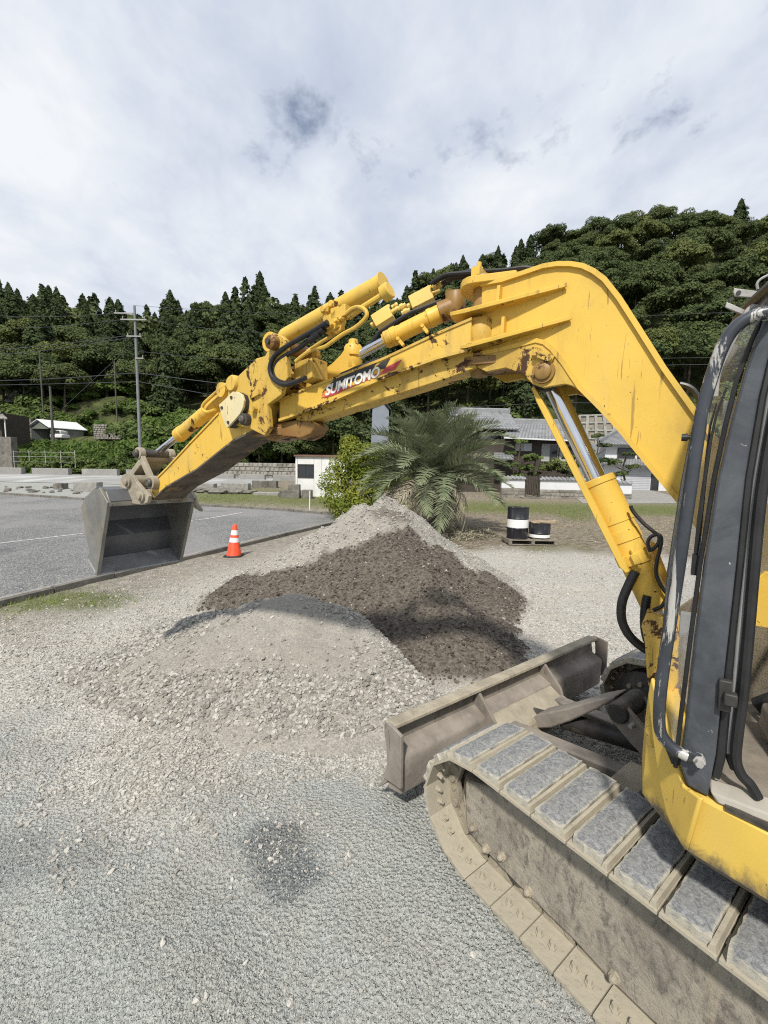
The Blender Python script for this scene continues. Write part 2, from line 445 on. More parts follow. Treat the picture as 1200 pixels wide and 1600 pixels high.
def mesh_np(name, V, F, mats, smooth=False, attrs=None):
    """big meshes straight from numpy: V (n,3), F (m,k)"""
    me = bpy.data.meshes.new(name)
    V = np.asarray(V, np.float32); F = np.asarray(F, np.int32)
    k = F.shape[1]
    me.vertices.add(len(V)); me.vertices.foreach_set('co', V.ravel())
    me.loops.add(F.size); me.loops.foreach_set('vertex_index', F.ravel())
    me.polygons.add(len(F)); me.polygons.foreach_set('loop_start', np.arange(0, F.size, k, dtype=np.int32))
    me.polygons.foreach_set('loop_total', np.full(len(F), k, np.int32))
    if smooth: me.polygons.foreach_set('use_smooth', np.ones(len(F), bool))
    for mname in (mats if isinstance(mats, (list, tuple)) else [mats]): me.materials.append(MATS[mname])
    for nm, arr in (attrs or {}).items():
        at = me.attributes.new(nm, 'FLOAT', 'POINT'); at.data.foreach_set('value', np.asarray(arr, np.float32).ravel())
    me.update(calc_edges=True)
    return me


# ------------------------------------------------------------------ the excavator
exc = thing('excavator', 'yellow tracked excavator with offset boom, dark cab and dozer blade standing on gravel', 'excavator', SC)

# ---- first boom section: a big bent box
boom_top = [(1.685, 3.016), (1.568, 3.010), (1.452, 3.021), (1.357, 3.030), (1.290, 3.024), (1.228, 3.009), (1.172, 2.986), (1.121, 2.950), (1.072, 2.902), (1.005, 2.805), (0.919, 2.658), (0.809, 2.467), (0.680, 2.265), (0.582, 2.113)]
boom_low = [(0.618, 1.727), (0.725, 1.878), (0.859, 2.050), (0.974, 2.199), (1.062, 2.302), (1.159, 2.407), (1.243, 2.536), (1.298, 2.608), (1.337, 2.645), (1.376, 2.660), (1.500, 2.646), (1.669, 2.632)]
foot = [(.36, 1.80), (.20, 1.55), (.20, 1.35), (.34, 1.30)]
outline = boom_top + foot + boom_low
R0, R1 = -.16, .16
mb = MB()
mb.prism([U(x, R0, z) for x, z in outline], Um * (R1 - R0))
boom = mb.build('boom', 'paint_clean', exc, 40, .006)
def norm2(line, i):
    a = line[max(i - 1, 0)]; b = line[min(i + 1, len(line) - 1)]
    dx, dz = b[0] - a[0], b[1] - a[1]; L = math.hypot(dx, dz) or 1
    return (dz / L, -dx / L)
def flange(line, t, name, mat, par, r0=-.178, r1=.178, sgn=1, inset=.004):
    def a(i, off):
        nx, nz = norm2(line, i)
        o = (off - inset) * sgn
        return U(line[i][0] + nx * o, r0, line[i][1] + nz * o)
    m_ = MB(); m_.ribbon(line, t, a, Um * (r1 - r0))
    return m_.build(name, mat, par, 40)
flange(boom_top, .022, 'top_flange', 'paint_clean', boom, sgn=-1)
flange(boom_low, .022, 'bottom_flange', 'paint', boom, sgn=-1)
# cheek plates that carry the upper pin of the lifting cylinder
cheek = [(1.709, 2.584), (1.644, 2.631), (1.538, 2.647), (1.379, 2.666), (1.333, 2.641), (1.294, 2.604), (1.225, 2.517), (1.084, 2.329), (1.151, 2.396), (1.190, 2.424), (1.224, 2.436), (1.272, 2.432), (1.325, 2.427), (1.381, 2.451), (1.436, 2.509), (1.526, 2.549), (1.633, 2.540)]
mb = MB()
for r in (-.172, .142): mb.prism([U(x, r, z) for x, z in cheek], Um * .03)
mb.build('pin_cheek', 'paint_worn', boom, 40, .003)
pcx, pcz = [(1.329, 2.504)][0]
mb = MB(); mb.prof(U(pcx, -.20, pcz), U(pcx, .20, pcz), [(0, .034), (.01, .040), (.03, .042), (.97, .042), (1, .036)], 24)
mb.prof(U(pcx, -.186, pcz), U(pcx, -.172, pcz), [(0, .056), (1, .058)], 24)
mb.build('boom_pin', 'paint_rusty', boom)
mb = MB()
kx, kz = pcx + .005, pcz + .075
mb.bar(U(kx - .05, -.182, kz - .02), U(kx + .05, -.182, kz + .03), .02, .035)
for s in (-.035, .035): mb.cyl(U(kx + s, -.19, kz + s * .5), U(kx + s, -.208, kz + s * .5), .013, seg=6)
mb.build_each('keeper_plate', 'paint_worn', boom)
# shelf-like lug plates that stand out from the side and hold the upright pin
PB = (B2[0], B2[1])
def rib(tip, front, w0, zdrop):
    (tx, tz), (fx, fz) = tip, front
    a = [U(tx, R0 + .002, tz), U(tx - .03, R0 - .02, tz + .004), U(fx, R0 - w0, fz), U(fx + .09, R0 - w0 + .03, fz + .012), U(fx + .12, R0 + .06, fz + .016), U(fx, R0 + .03, fz), ]
    m_ = MB(); m_.prism(a, (0, 0, -.022)); return m_
tips = [(1.267, 2.915), (1.237, 2.756)]
frs = [(1.743, 2.861), (1.710, 2.674)]
rib(tips[0], frs[0], .10, 0).build('lug_plate', 'paint', boom, 30, .003)
rib(tips[1], frs[1], .11, 0).build('lug_plate', 'paint', boom, 30, .003)
# upright stiffeners between the lug plates
mb = MB()
for (u0, u1) in ([(1.573, 2.969), (1.552, 2.873)], [(1.542, 2.806), (1.520, 2.698)]):
    mb.hexa([U(u0[0] + d, rr, u1[1]) for d, rr in ((-.008, R0 - .05), (.008, R0 - .05), (.008, R0), (-.008, R0))] + [U(u0[0] + d, rr, u0[1]) for d, rr in ((-.008, R0 - .04), (.008, R0 - .04), (.008, R0), (-.008, R0))])
mb.build_each('stiffener', 'paint', boom)
# nose: top lug and bottom lug of the fork
nose = [(1.856, 3.022), (1.822, 3.056), (1.731, 3.046), (1.656, 3.016), (1.681, 2.908), (1.745, 2.938)]
ztop = [(1.766, 3.048)][0][1]; zlow = [(1.748, 2.584)][0][1]; zm1 = frs[0][1]; zm2 = frs[1][1]
mb = MB()
def lug_outline(x0, xr, y0, y1, z, rad):
    pts = [(x0 + xr, y0), (x0 + xr, y1)]
    for k in range(9):
        a = math.pi / 2 + (k - 4) / 4 * math.pi * .5
        pts.append((PB[0] + .005 + math.sin(a) * rad, PB[1] + .0 + math.cos(a) * rad * 1.15))
    return pts
def hull_lug(z, th, name, mat):
    pts = [(1.50, -.15), (1.50, .15)]
    for k in range(11):
        a = R(100 - k * 20)
        pts.append((PB[0] + .03 + .105 * math.cos(a), PB[1] + .05 + .16 * math.sin(a)))
    m_ = MB(); m_.prism([U(x, r, z) for x, r in pts], (0, 0, -th)); return m_.build(name, mat, boom, 40, .004)
hull_lug(ztop, .04, 'fork_lug', 'paint'); hull_lug(zlow + .04, .045, 'fork_lug', 'paint_rusty')
mb = MB()
mb.prof(U(PB[0], PB[1], zlow - .05), U(PB[0], PB[1], ztop + .03), [(0, .045), (.02, .05), (.98, .05), (1, .045)], 20)
mb.build('upright_pin', 'paint_rusty', boom)
# hoses clipped along the top of the boom
hp = [(2.524, 2.983), (2.268, 3.080), (2.081, 3.146), (1.993, 3.180), (1.886, 3.171), (1.628, 3.134), (1.482, 3.114)]
hp = [U(x, .02 + i * .012, z + .01) for i, (x, z) in enumerate(hp)]
mb = MB()
for k in range(4):
    off = Um * (.034 * k - .05)
    mb.tube(smooth_path([p + off + Vector((0, 0, .012 * (k % 2))) for p in hp[2:]] + [U(1.30, .05 + .03 * k, 3.03), U(1.12, .21 + .012 * k, 2.85), U(.95, .22 + .01 * k, 2.55)], 5), .013, 8)
mb.build_each('hose', 'hose', boom)
mb = MB()
mb.tube(smooth_path([hp[3] + Um * -.02, hp[4] + Um * -.02, hp[4] - Ug * .08 + Um * -.02]), .026, 10)
mb.build('hose_sleeve', 'hose', boom)
clip = [(1.743, 3.113)][0]
mb = MB()
mb.box(U(clip[0], -.05, clip[1] + .0), (.05, .12, .05), (Ug, Um, Vector((0, 0, 1))))
mb.cyl(U(clip[0], -.06, clip[1] + .02), U(clip[0], -.06, clip[1] + .065), .014, seg=6)
mb.cyl(U(clip[0], -.03, clip[1] + .02), U(clip[0], -.03, clip[1] + .05), .012, seg=6)
mb.build_each('hose_clamp', 'paint', boom)
# thin pipe on the far side of the boom, seen beyond its upper edge
mb = MB(); mb.tube(smooth_path([U(x, .12, z) for x, z in [(0.751, 2.441), (0.714, 2.425), (0.687, 2.396), (0.663, 2.342), (0.647, 2.266), (0.625, 2.158)]]), .012, 8)
mb.build('pipe', 'hose', boom)

# ---- swinging middle section: a side channel that carries the lettering, over a box beam
top_b = [(0.043, 2.812), (0.228, 2.748), (0.530, 2.631), (0.845, 2.530), (1.055, 2.467), (1.204, 2.413)]
low_b = [(1.205, 2.292), (1.055, 2.336), (0.844, 2.403), (0.528, 2.524), (0.224, 2.615), (0.037, 2.652)]
mid = MB()
mid.prism([B(s, .13, z) for s, z in top_b + low_b], B(0, -.11, 0) - B(0, .13, 0))
beam = mid.build('boom_link_beam', 'paint', exc, 40, .008)
under = [(0.037, 2.656), (0.230, 2.618), (0.539, 2.526), (0.861, 2.403), (1.111, 2.323), (1.112, 2.252), (0.976, 2.301), (0.696, 2.376), (0.411, 2.448), (0.166, 2.514), (0.009, 2.566)]
mb = MB(); mb.prism([B(s, .085, z) for s, z in under], B(0, -.085, 0) - B(0, .085, 0))
mb.build('box_beam', 'paint_worn', beam, 40, .006)
lo = low_b
mb = MB()
mb.ribbon(lo, .016, lambda i, off: B(lo[i][0], .137, lo[i][1] - .006 + off), B(0, -.12, 0) - B(0, .14, 0))
mb.build('bottom_flange', 'paint_worn', beam, 40)
mb = MB()
mb.ribbon(top_b, .014, lambda i, off: B(top_b[i][0], .137, top_b[i][1] - .008 + off), B(0, .06, 0) - B(0, .137, 0))
mb.build('top_flange', 'paint_worn', beam, 40)
# barrel round the upright pin, and the worn eye at the other end
mb = MB(); mb.prof(B(0, .0, zm2 + .005), B(0, .0, zm1 - .03), [(0, .098), (.06, .104), (.94, .104), (1, .098)], 24)
mb.build('pin_barrel', 'paint_worn', beam)
mb = MB(); mb.prof(B(0, .0, zlow + .045), B(0, .0, zm2 - .03), [(0, .085), (.1, .09), (1, .09)], 20)
mb.build('pin_barrel', 'paint_rusty', beam)
# lettering on its dark panel
def bs(pts, l=.1325): return [B(s, l, z) for s, z in pts]
mb = MB(); mb.prism(bs([(0.914, 2.452), (0.791, 2.564), (0.552, 2.643), (0.616, 2.542)]), B(0, .1335, 0) - B(0, .1325, 0), 0); mb.build('black_panel', 'decal_black', beam, 0)
mb = MB(); mb.prism(bs([(0.597, 2.570), (0.551, 2.607), (0.491, 2.632), (0.524, 2.574)]), B(0, .1335, 0) - B(0, .1325, 0), 0); mb.build('black_stripe', 'decal_black', beam, 0)
mb = MB(); mb.prism(bs([(0.558, 2.539), (0.517, 2.580), (0.423, 2.620), (0.463, 2.567)]), B(0, .1335, 0) - B(0, .1325, 0), 0); mb.build('red_stripe', 'decal_red', beam, 0)
mb = MB(); mb.prism(bs([(0.914, 2.439), (0.893, 2.464), (0.698, 2.491), (0.616, 2.531), (0.566, 2.551), (0.593, 2.527), (0.843, 2.433), (0.897, 2.420)]), B(0, .1331, 0) - B(0, .1325, 0), 0); mb.build('red_edge', 'decal_red', beam, 0)
mb = MB(); mb.prism(bs([(0.918, 2.420), (0.897, 2.461), (0.868, 2.467), (0.856, 2.441)]), B(0, .1336, 0) - B(0, .1325, 0), 0); mb.build('orange_patch', 'decal_orange', beam, 0)
def text_mesh(body, off=.0, extrude=.0006):
    cu = bpy.data.curves.new('lettering', 'FONT'); cu.body = body; cu.size = 1; cu.offset = off; cu.extrude = extrude; cu.space_character = .98
    o = bpy.data.objects.new('lettering', cu); COL.objects.link(o)
    dg = bpy.context.evaluated_depsgraph_get(); dg.update()
    me = bpy.data.meshes.new_from_object(o.evaluated_get(dg)); bpy.data.objects.remove(o); bpy.data.curves.remove(cu)
    return me
tl = [(0.892, 2.430), (0.554, 2.532), (0.551, 2.592), (0.880, 2.494)]      # left base, right base, right top, left top
me = text_mesh('SUMITOMO', .032)
co = np.empty(len(me.vertices) * 3, np.float32); me.vertices.foreach_get('co', co); co = co.reshape(-1, 3)
x0, x1 = co[:, 0].min(), co[:, 0].max(); y0, y1 = co[:, 1].min(), co[:, 1].max()
P_ = [B(s, .1342, z) for s, z in tl]
nl = (B(0, 1, 0) - B(0, 0, 0))
out = []
for x, y, z in co:
    u = (x - x0) / (x1 - x0); v = (y - y0) / (y1 - y0)
    p = P_[0].lerp(P_[1], u).lerp(P_[3].lerp(P_[2], u), v) + nl * float(z) * 1.0
    out += [p.x, p.y, p.z]
me.vertices.foreach_set('co', out); me.materials.clear(); me.materials.append(MATS['decal_white'])
lt = link('lettering', me, beam)

# ---- swing cylinder beside the link beam, with its valve blocks
cyl_top = [(0.172, 3.007), (0.627, 2.827), (0.838, 2.730)]
c0, c1, c2 = [B(s, -.2, z) for s, z in cyl_top]
mb = MB()
mb.prof(c0, c1, [(0, .050), (.02, .056), (.30, .056), (.31, .059), (.36, .059), (.37, .053), (.80, .053), (.81, .059), (.88, .059), (.885, .055), (.97, .055), (.98, .048), (1, .045)], 24)
swing = mb.build('swing_cylinder', 'paint', exc)
mb = MB(); mb.prof(c1, c2, [(0, .030), (1, .030)], 20); mb.build('rod', 'chrome', swing)
mb = MB()
ax = (c0 - c1).normalized()
mb.prof(c0 - Vector((0, 0, .07)), c0 + Vector((0, 0, .075)), [(0, .058), (.05, .063), (.95, .063), (1, .058)], 22)
mb.prof(c0 - ax * .10, c0, [(0, .068), (1, .060)], 20)
mb.build('cylinder_eye', 'paint_rusty', swing)
mb = MB()
mb.prof(c2 - Vector((0, 0, .085)), c2 + Vector((0, 0, .085)), [(0, .05), (.1, .062), (.42, .062), (.43, .052), (.57, .052), (.58, .062), (.9, .062), (1, .05)], 20)
mb.prof(c2 + Vector((0, 0, .085)), c2 + Vector((0, 0, .12)), [(0, .035), (1, .03)], 12)
mb.build('rod_eye', 'paint', swing)
gp = [(1.126, 2.609), (1.031, 2.648), (0.961, 2.691), (0.902, 2.742), (0.870, 2.781), (0.820, 2.704), (0.801, 2.666), (0.984, 2.586), (1.117, 2.549)]
mb = MB(); mb.prism([B(s, -.14, z) for s, z in gp], B(0, -.17, 0) - B(0, -.14, 0)); mb.build('eye_bracket', 'paint', swing)
for (q0, q1, tk) in (([(0.712, 2.968), (0.598, 3.028)], [(0.712, 2.968), (0.598, 3.028)], 1), ([(0.466, 3.065), (0.329, 3.120)], 0, 1)):
    p0, p1 = [B(s, -.27, z) for s, z in q0]
    mb = MB(); mb.bar(p0, p1, .085, .085)
    d = (p1 - p0).normalized()
    for k in (.2, .8):
        mb.cyl(p0.lerp(p1, k) + Vector((0, 0, .04)), p0.lerp(p1, k) + Vector((0, 0, .062)), .012, seg=6)
    mb.cyl(p0 - d * .03, p0, .018, seg=6); mb.cyl(p1, p1 + d * .05, .016, seg=8); mb.cyl(p1 + Vector((0, 0, .03)), p1 + d * .045 + Vector((0, 0, .03)), .014, seg=8)
    mb.build('valve_block', 'paint_pale', swing, 30, .004)
mb = MB()
fit = [(0.555, 3.045), (0.504, 3.069), (0.529, 3.015), (0.474, 3.034), (0.298, 3.156), (0.274, 3.189), (0.239, 3.100), (0.216, 3.137)]
for i in range(0, len(fit) - 1, 2):
    mb.prof(B(fit[i][0], -.27, fit[i][1]), B(fit[i + 1][0], -.27, fit[i + 1][1]), [(0, .016), (.3, .016), (.31, .022), (.7, .022), (.71, .015), (1, .015)], 8)
a0, a1 = [(0.380, 3.137), (0.283, 3.205)]
mb.prof(B(a0[0], -.27, a0[1]), B(a1[0], -.27, a1[1]), [(0, .008), (.8, .014), (.81, .022), (1, .022)], 8)
mb.build_each('fitting', 'paint_pale', swing)
mb = MB()
mb.tube(smooth_path([B(s, -.22, z) for s, z in [(0.687, 2.881), (0.635, 2.906), (0.549, 2.952), (0.458, 2.996), (0.384, 3.017), (0.263, 3.053)]]), .014, 8)
mb.tube(smooth_path([B(s, -.2, z) for s, z in [(0.821, 2.778), (0.776, 2.784), (0.715, 2.825), (0.663, 2.882)]]), .011, 8)
mb.build_each('hose', 'hose', swing)
for q in ([(0.517, 2.817), (0.487, 2.781)], [(0.364, 2.883), (0.335, 2.847)]):
    mb = MB()
    for (s, z) in q: mb.cyl(B(s, -.125, z), B(s, -.155, z), .012, seg=6)
    mb.bar(B(q[0][0], -.14, q[0][1]), B(q[1][0], -.14, q[1][1]), .02, .02)
    mb.build_each('clamp_bolt', 'paint', swing)

# ---- upright head between link beam and stick
rb = -.67
head_px = [(2.755, 2.769), (2.701, 2.771), (2.664, 2.737), (2.650, 2.522), (2.688, 2.482), (2.705, 2.428), (2.823, 2.381), (2.808, 2.242), (2.855, 2.193), (2.986, 2.241), (3.145, 2.272), (3.236, 2.376), (3.190, 2.533), (3.130, 2.564), (2.917, 2.667), (2.841, 2.670), (2.795, 2.720)]
mb = MB()
mb.prism([U(x, -.67, z) for x, z in head_px], Um * .035)
head = mb.build('stick_head', 'paint_worn', exc, 40, .005)
mb = MB(); mb.prism([U(x, -.405, z) for x, z in head_px], Um * .035); mb.build('side_plate', 'paint_worn', head, 40, .004)
body_px = [(3.245, 2.533), (3.184, 2.560), (2.965, 2.664), (2.864, 2.659), (2.753, 2.503), (2.881, 2.398), (2.883, 2.272), (3.042, 2.267), (3.224, 2.339)]
mb = MB(); mb.prism([U(x, -.632, z) for x, z in body_px], Um * .225); mb.build('head_box', 'paint_worn', head, 40, .004)
# pins and bosses on its face
hx, hz = [(2.750, 2.729)][0]
mb = MB(); mb.prof(U(hx, -.72, hz), U(hx, -.34, hz), [(0, .030), (.02, .040), (.1, .042), (.9, .042), (1, .03)], 20); mb.build('pin', 'paint_rusty', head)
mb = MB(); mb.prof(U(hx, -.735, hz), U(hx, -.718, hz), [(0, .018), (1, .018)], 12); mb.build('pin_end', 'steel_dark', head)
bx, bz = [(3.009, 2.299)][0]
mb = MB(); mb.prof(U(bx, -.73, bz), U(bx, -.36, bz), [(0, .014), (.02, .024), (.05, .027), (.06, .037), (.12, .038), (1, .04)], 20); mb.build('stick_pin', 'steel_dark', head)
sx, sz = [(2.933, 2.409)][0]
mb = MB(); mb.bar(U(sx - .05, -.678, sz + .05), U(sx + .03, -.678, sz + .03), .02, .03); mb.cyl(U(sx - .0, -.67, sz - .05), U(sx, -.70, sz - .05), .022, seg=8); mb.build_each('stop_block', 'paint_worn', head)
bx2, bz2 = [(3.151, 2.536)][0]
mb = MB(); mb.prof(U(bx2, -.69, bz2), U(bx2, -.39, bz2), [(0, .045), (.05, .055), (.95, .055), (1, .045)], 20); mb.build('bucket_cylinder_boss', 'paint_worn', head)
# jaw that holds the second upright pin
pz = [(1.297, 2.449), (1.299, 2.288), (1.278, 2.518)]
sL = pz[0][0]
jt, jb = pz[0][1], pz[1][1]
p1c = B(sL - .04, .0, 0)
for zz, th, rad, nm in ((jt + .055, .04, .105, 'jaw_plate'), (jb - .035, .05, .12, 'jaw_plate')):
    mb = MB()
    c = Vector((p1c.x, p1c.y, zz))
    pts = [c + Ug * .16 - Um * .13, c + Ug * .16 + Um * .13] + [c - Ug * rad * math.cos(R(q)) + Um * rad * math.sin(R(q)) for q in range(80, -81, -20)]
    mb.prism(pts, (0, 0, -th)); mb.build(nm, 'paint_rusty', head, 40, .004)
mb = MB(); mb.prof(Vector((p1c.x, p1c.y, jb - .11)), Vector((p1c.x, p1c.y, jt + .11)), [(0, .05), (.05, .058), (.9, .058), (.92, .05), (1, .046)], 20); mb.build('upright_pin', 'steel_dark', head)
# worn knuckle below: lower lug of the link
kn = [(1.324, 2.237), (1.241, 2.280), (1.106, 2.298), (0.993, 2.289), (0.958, 2.269), (1.001, 2.207), (1.071, 2.180), (1.178, 2.192), (1.278, 2.168), (1.324, 2.180)]
mb = MB(); mb.prism([B(s, .10, z) for s, z in kn], B(0, -.10, 0) - B(0, .10, 0)); mb.build('lower_lug', 'paint_rusty', beam, 40, .012)

# ---- stick (dipper arm)
arm_px = [(4.157, 1.905), (4.012, 1.983), (3.675, 2.178), (3.348, 2.361), (3.275, 2.442), (2.962, 2.505), (2.857, 2.387), (2.943, 2.242), (3.188, 2.176), (3.612, 1.979), (4.021, 1.839), (4.238, 1.726), (4.329, 1.716), (4.377, 1.746), (4.311, 1.812)]
mb = MB(); mb.prism([U(x, -.64, z) for x, z in arm_px], Um * .24)
stick = mb.build('stick', 'paint', exc, 40, .008)
ln = arm_px[0:4]
mb = MB(); mb.ribbon(ln, .014, lambda i, off: U(ln[i][0] , -.648, ln[i][1] - .006 + off), Um * .256); mb.build('top_flange', 'paint', stick)
ln2 = arm_px[7:12]
mb = MB(); mb.ribbon(ln2, .012, lambda i, off: U(ln2[i][0], -.652, ln2[i][1] - .008 + off), Um * .264); mb.build('wear_strip', 'grime', stick)
wp = [(3.240, 2.402), (3.186, 2.427), (3.096, 2.474), (3.048, 2.468), (3.005, 2.448), (2.988, 2.412), (2.995, 2.373), (3.027, 2.332), (3.072, 2.302), (3.158, 2.251), (3.184, 2.271), (3.209, 2.326)]
mb = MB(); mb.prism([U(x, -.715, z) for x, z in wp], Um * .016)
cover = mb.build('cover_plate', 'paint_cream', stick, 30, .002)
mb = MB(); mb.prism([U(x * .97 + .03 * wp[5][0], -.698, z) for x, z in wp], Um * .05); mb.build('cover_spacer', 'steel_dark', stick)
mb = MB()
for (x, z) in [(3.106, 2.438), (3.206, 2.381), (3.143, 2.284)]: mb.cyl(U(x, -.722, z), U(x, -.714, z), .010, seg=10)
mb.build_each('bolt_hole', 'steel_dark', stick)

# ---- stick cylinder, standing over the link beam
A0, A1 = [U(x, -.52, z) for x, z in [(2.081, 2.977), (2.923, 2.790)]]
d = (A0 - A1)
mb = MB(); mb.prof(A1 + d * .10, A0, [(0, .046), (.03, .054), (.55, .054), (.552, .050), (.985, .050), (.99, .057), (1, .057)], 28)
sc_ = mb.build('stick_cylinder', 'paint_clean', exc)
mb = MB(); mb.prof(A1 - Um * .05, A1 + Um * .05, [(0, .058), (.05, .062), (.95, .062), (1, .058)], 20); mb.cyl(A1, A1 + d * .12, .035); mb.build('rod_eye', 'paint', sc_)
def on(rr, pts): return [U(x, rr, z) for x, z in pts]
# stub pipe end under the cap and the pipe along the barrel
e = on(-.62, [(1.974, 2.888), (2.020, 2.870), (2.173, 2.825), (2.236, 2.801)])
mb = MB(); mb.tube(smooth_path(e, 4), .016, 10); mb.prof(e[0], e[1], [(0, .036), (.1, .042), (.9, .042), (1, .03)], 16)
mb.build('pipe', 'paint_clean', sc_)
mb = MB()
loop = on(-.64, [(2.238, 2.814), (2.195, 2.832), (2.149, 2.830), (2.112, 2.807), (2.103, 2.780), (2.132, 2.754), (2.185, 2.731), (2.259, 2.713), (2.316, 2.692), (2.390, 2.666), (2.461, 2.666), (2.530, 2.651), (2.612, 2.615)])
mb.tube(smooth_path(loop, 5), .011, 8)
mb.tube(smooth_path(on(-.62, [(2.267, 2.813), (2.267, 2.783), (2.284, 2.756), (2.320, 2.735)]), 5), .010, 8)
mb.tube(smooth_path(on(-.60, [(2.365, 2.734), (2.459, 2.707), (2.559, 2.674)]), 5), .010, 8)
mb.build_each('pipe', 'paint', sc_)
blk = on(-.61, [(2.393, 2.777), (2.302, 2.802), (2.347, 2.830), (2.245, 2.838)])
mb = MB(); mb.bar(blk[0], blk[1], .06, .09); mb.bar(blk[2], blk[3], .06, .06)
for (x, z) in [(2.417, 2.866), (2.361, 2.883)]:
    mb.prof(U(x, -.6, z - .04), U(x, -.6, z + .03), [(0, .016), (.5, .016), (.51, .026), (1, .026)], 8)
    mb.prof(U(x, -.6, z + .01) - Um * .03, U(x, -.6, z + .01) + Um * .03, [(0, .018), (1, .018)], 8)
for (x, z) in [(2.358, 2.763), (2.330, 2.771), (2.299, 2.783), (2.264, 2.790)]:
    mb.cyl(U(x, -.63, z), U(x, -.665, z), .011, seg=6)
mb.build('port_block', 'paint', sc_, 30, .003)
mb = MB()
mb.tube(smooth_path(on(-.68, [(2.332, 2.777), (2.396, 2.758), (2.521, 2.727), (2.643, 2.696), (2.740, 2.658), (2.785, 2.602), (2.775, 2.545), (2.726, 2.503), (2.656, 2.481), (2.572, 2.488), (2.492, 2.504)]), 6), .014, 10)
mb.tube(smooth_path(on(-.66, [(2.368, 2.749), (2.462, 2.720), (2.571, 2.676), (2.675, 2.651), (2.741, 2.623), (2.769, 2.578), (2.742, 2.526), (2.666, 2.497), (2.562, 2.494)]), 6), .014, 10)
mb.build_each('hose', 'hose', sc_)
mb = MB()
for q in ([(2.341, 2.775), (2.424, 2.752)], [(2.368, 2.749), (2.452, 2.721)], [(2.395, 2.730), (2.472, 2.704)]):
    mb.tube(on(-.67, q), .019, 10)
mb.build_each('hose_end', 'hose', sc_)
# post that carries the barrel
pp = [(2.690, 2.629), (2.544, 2.647), (2.539, 2.531), (2.611, 2.509), (2.691, 2.532)]
mb = MB(); mb.prism(on(-.58, pp), Um * .14); mb.build('cylinder_post', 'paint_worn', sc_, 30, .004)

# ---- bucket cylinder and linkage
K0, K1, K2 = on(-.52, [(3.367, 2.527), (4.051, 2.240), (4.440, 2.084)])
d = K1 - K0
mb = MB(); mb.prof(K0, K1, [(0, .045), (.02, .052), (.90, .052), (.905, .058), (.99, .058), (1, .05)], 24)
bc = mb.build('bucket_cylinder', 'paint', exc)
mb = MB(); mb.prof(K1, K2, [(0, .028), (1, .028)], 18); mb.build('rod', 'chrome', bc)
mb = MB()
mb.tube(smooth_path(on(-.60, [(3.230, 2.562), (3.341, 2.547), (3.489, 2.490), (3.583, 2.443), (3.592, 2.408), (3.539, 2.386), (3.448, 2.398)]), 5), .012, 8)
mb.prof(K0 - Um * .09, K0 + Um * .06, [(0, .05), (1, .05)], 18)
mb.build('pipe', 'paint', bc)
lk = [(4.369, 2.095), (4.188, 1.863)]
mb = MB()
for r_ in (-.665, -.415):
    a, b = [U(x, r_, z) for x, z in lk]
    mb.bar(a, b, .035, .05); 
    for q, rd in ((a, .05), (b, .055)): mb.cyl(q - Um * .025, q + Um * .025, rd, seg=20)
link_ = mb.build('guide_link', 'mud', exc, 40, .004)
mb = MB()
for (x, z) in lk: mb.prof(U(x, -.715, z), U(x, -.37, z), [(0, .026), (.03, .034), (.97, .034), (1, .026)], 18)
xr_, zr_ = [(4.440, 2.084)][0]
mb.prof(U(xr_, -.60, zr_), U(xr_, -.44, zr_), [(0, .05), (1, .05)], 18)
mb.build_each('link_pin', 'steel_dark', link_)
bl = [(4.400, 2.075), (4.720, 1.869)]
mb = MB()
a, b = [U(x, -.52, z) for x, z in bl]
mb.bar(a, b, .20, .055)
mb.cyl(a - Um * .12, a + Um * .12, .05, seg=20); mb.cyl(b - Um * .11, b + Um * .11, .048, seg=20)
mb.build('bucket_link', 'mud', exc, 40, .006)

# ---- bucket, mouth towards the machine
BR0, BR1 = -.885, -.135
side = [(4.468, 1.701), (4.723, 1.067), (4.805, 1.154), (4.901, 1.383), (4.965, 1.633), (4.871, 1.727), (4.600, 1.813)]
mouth_t, lip = side[0], side[1]
mb = MB()
def side_plate(r):
    m_ = MB(); m_.prism([U(x, r, z) for x, z in side], Um * .022); return m_
bucket = side_plate(BR0).build('bucket', 'steel_bucket', exc, 40, .003)
m2 = MB(); m2.prism([U(x, BR1 - .022, z) for x, z in side], Um * .022); m2.build('side_plate', 'steel_bucket', bucket, 40, .003)
# shell: top, back and floor
shell = [mouth_t, (mouth_t[0] + .05, mouth_t[1] + .02), side[6], side[5], side[4], side[3], side[2]]
top = [(4.468, 1.701), (4.600, 1.813)]
depth = .62
mx, mz = mouth_t; lx, lz = lip
curve = [(mx, mz), (mx + .06, mz + .085), (mx + .22, mz + .10), (mx + .36, mz + .04), (mx + .44, mz - .06), (mx + .44, mz - .20), (mx + .36, mz - .33), (lx + .155, lz + .095), (lx + .01, lz + .005)]
def shell_mb(curve, t, r0, r1):
    m_ = MB()
    def a(i, off):
        p = curve[max(i - 1, 0)]; q = curve[min(i + 1, len(curve) - 1)]
        dx, dz = q[0] - p[0], q[1] - p[1]; L = math.hypot(dx, dz)
        return U(curve[i][0] - dz / L * off * -1 * -1, r0, curve[i][1] + dx / L * off)
    m_.ribbon(curve, t, a, Um * (r1 - r0)); return m_
shell_mb(curve, .016, BR0 + .02, BR1 - .02).build('shell', 'steel_inside', bucket, 70)
# closed side sheets follow the shell
for r_ in (BR0 + .004, BR1 - .030):
    m_ = MB(); m_.prism([U(x, r_, z) for x, z in [(lx + .01, lz + .005), (mx + .01, mz)] + curve[1:-1]], Um * .008); m_.build('inner_side', 'steel_bucket', bucket)
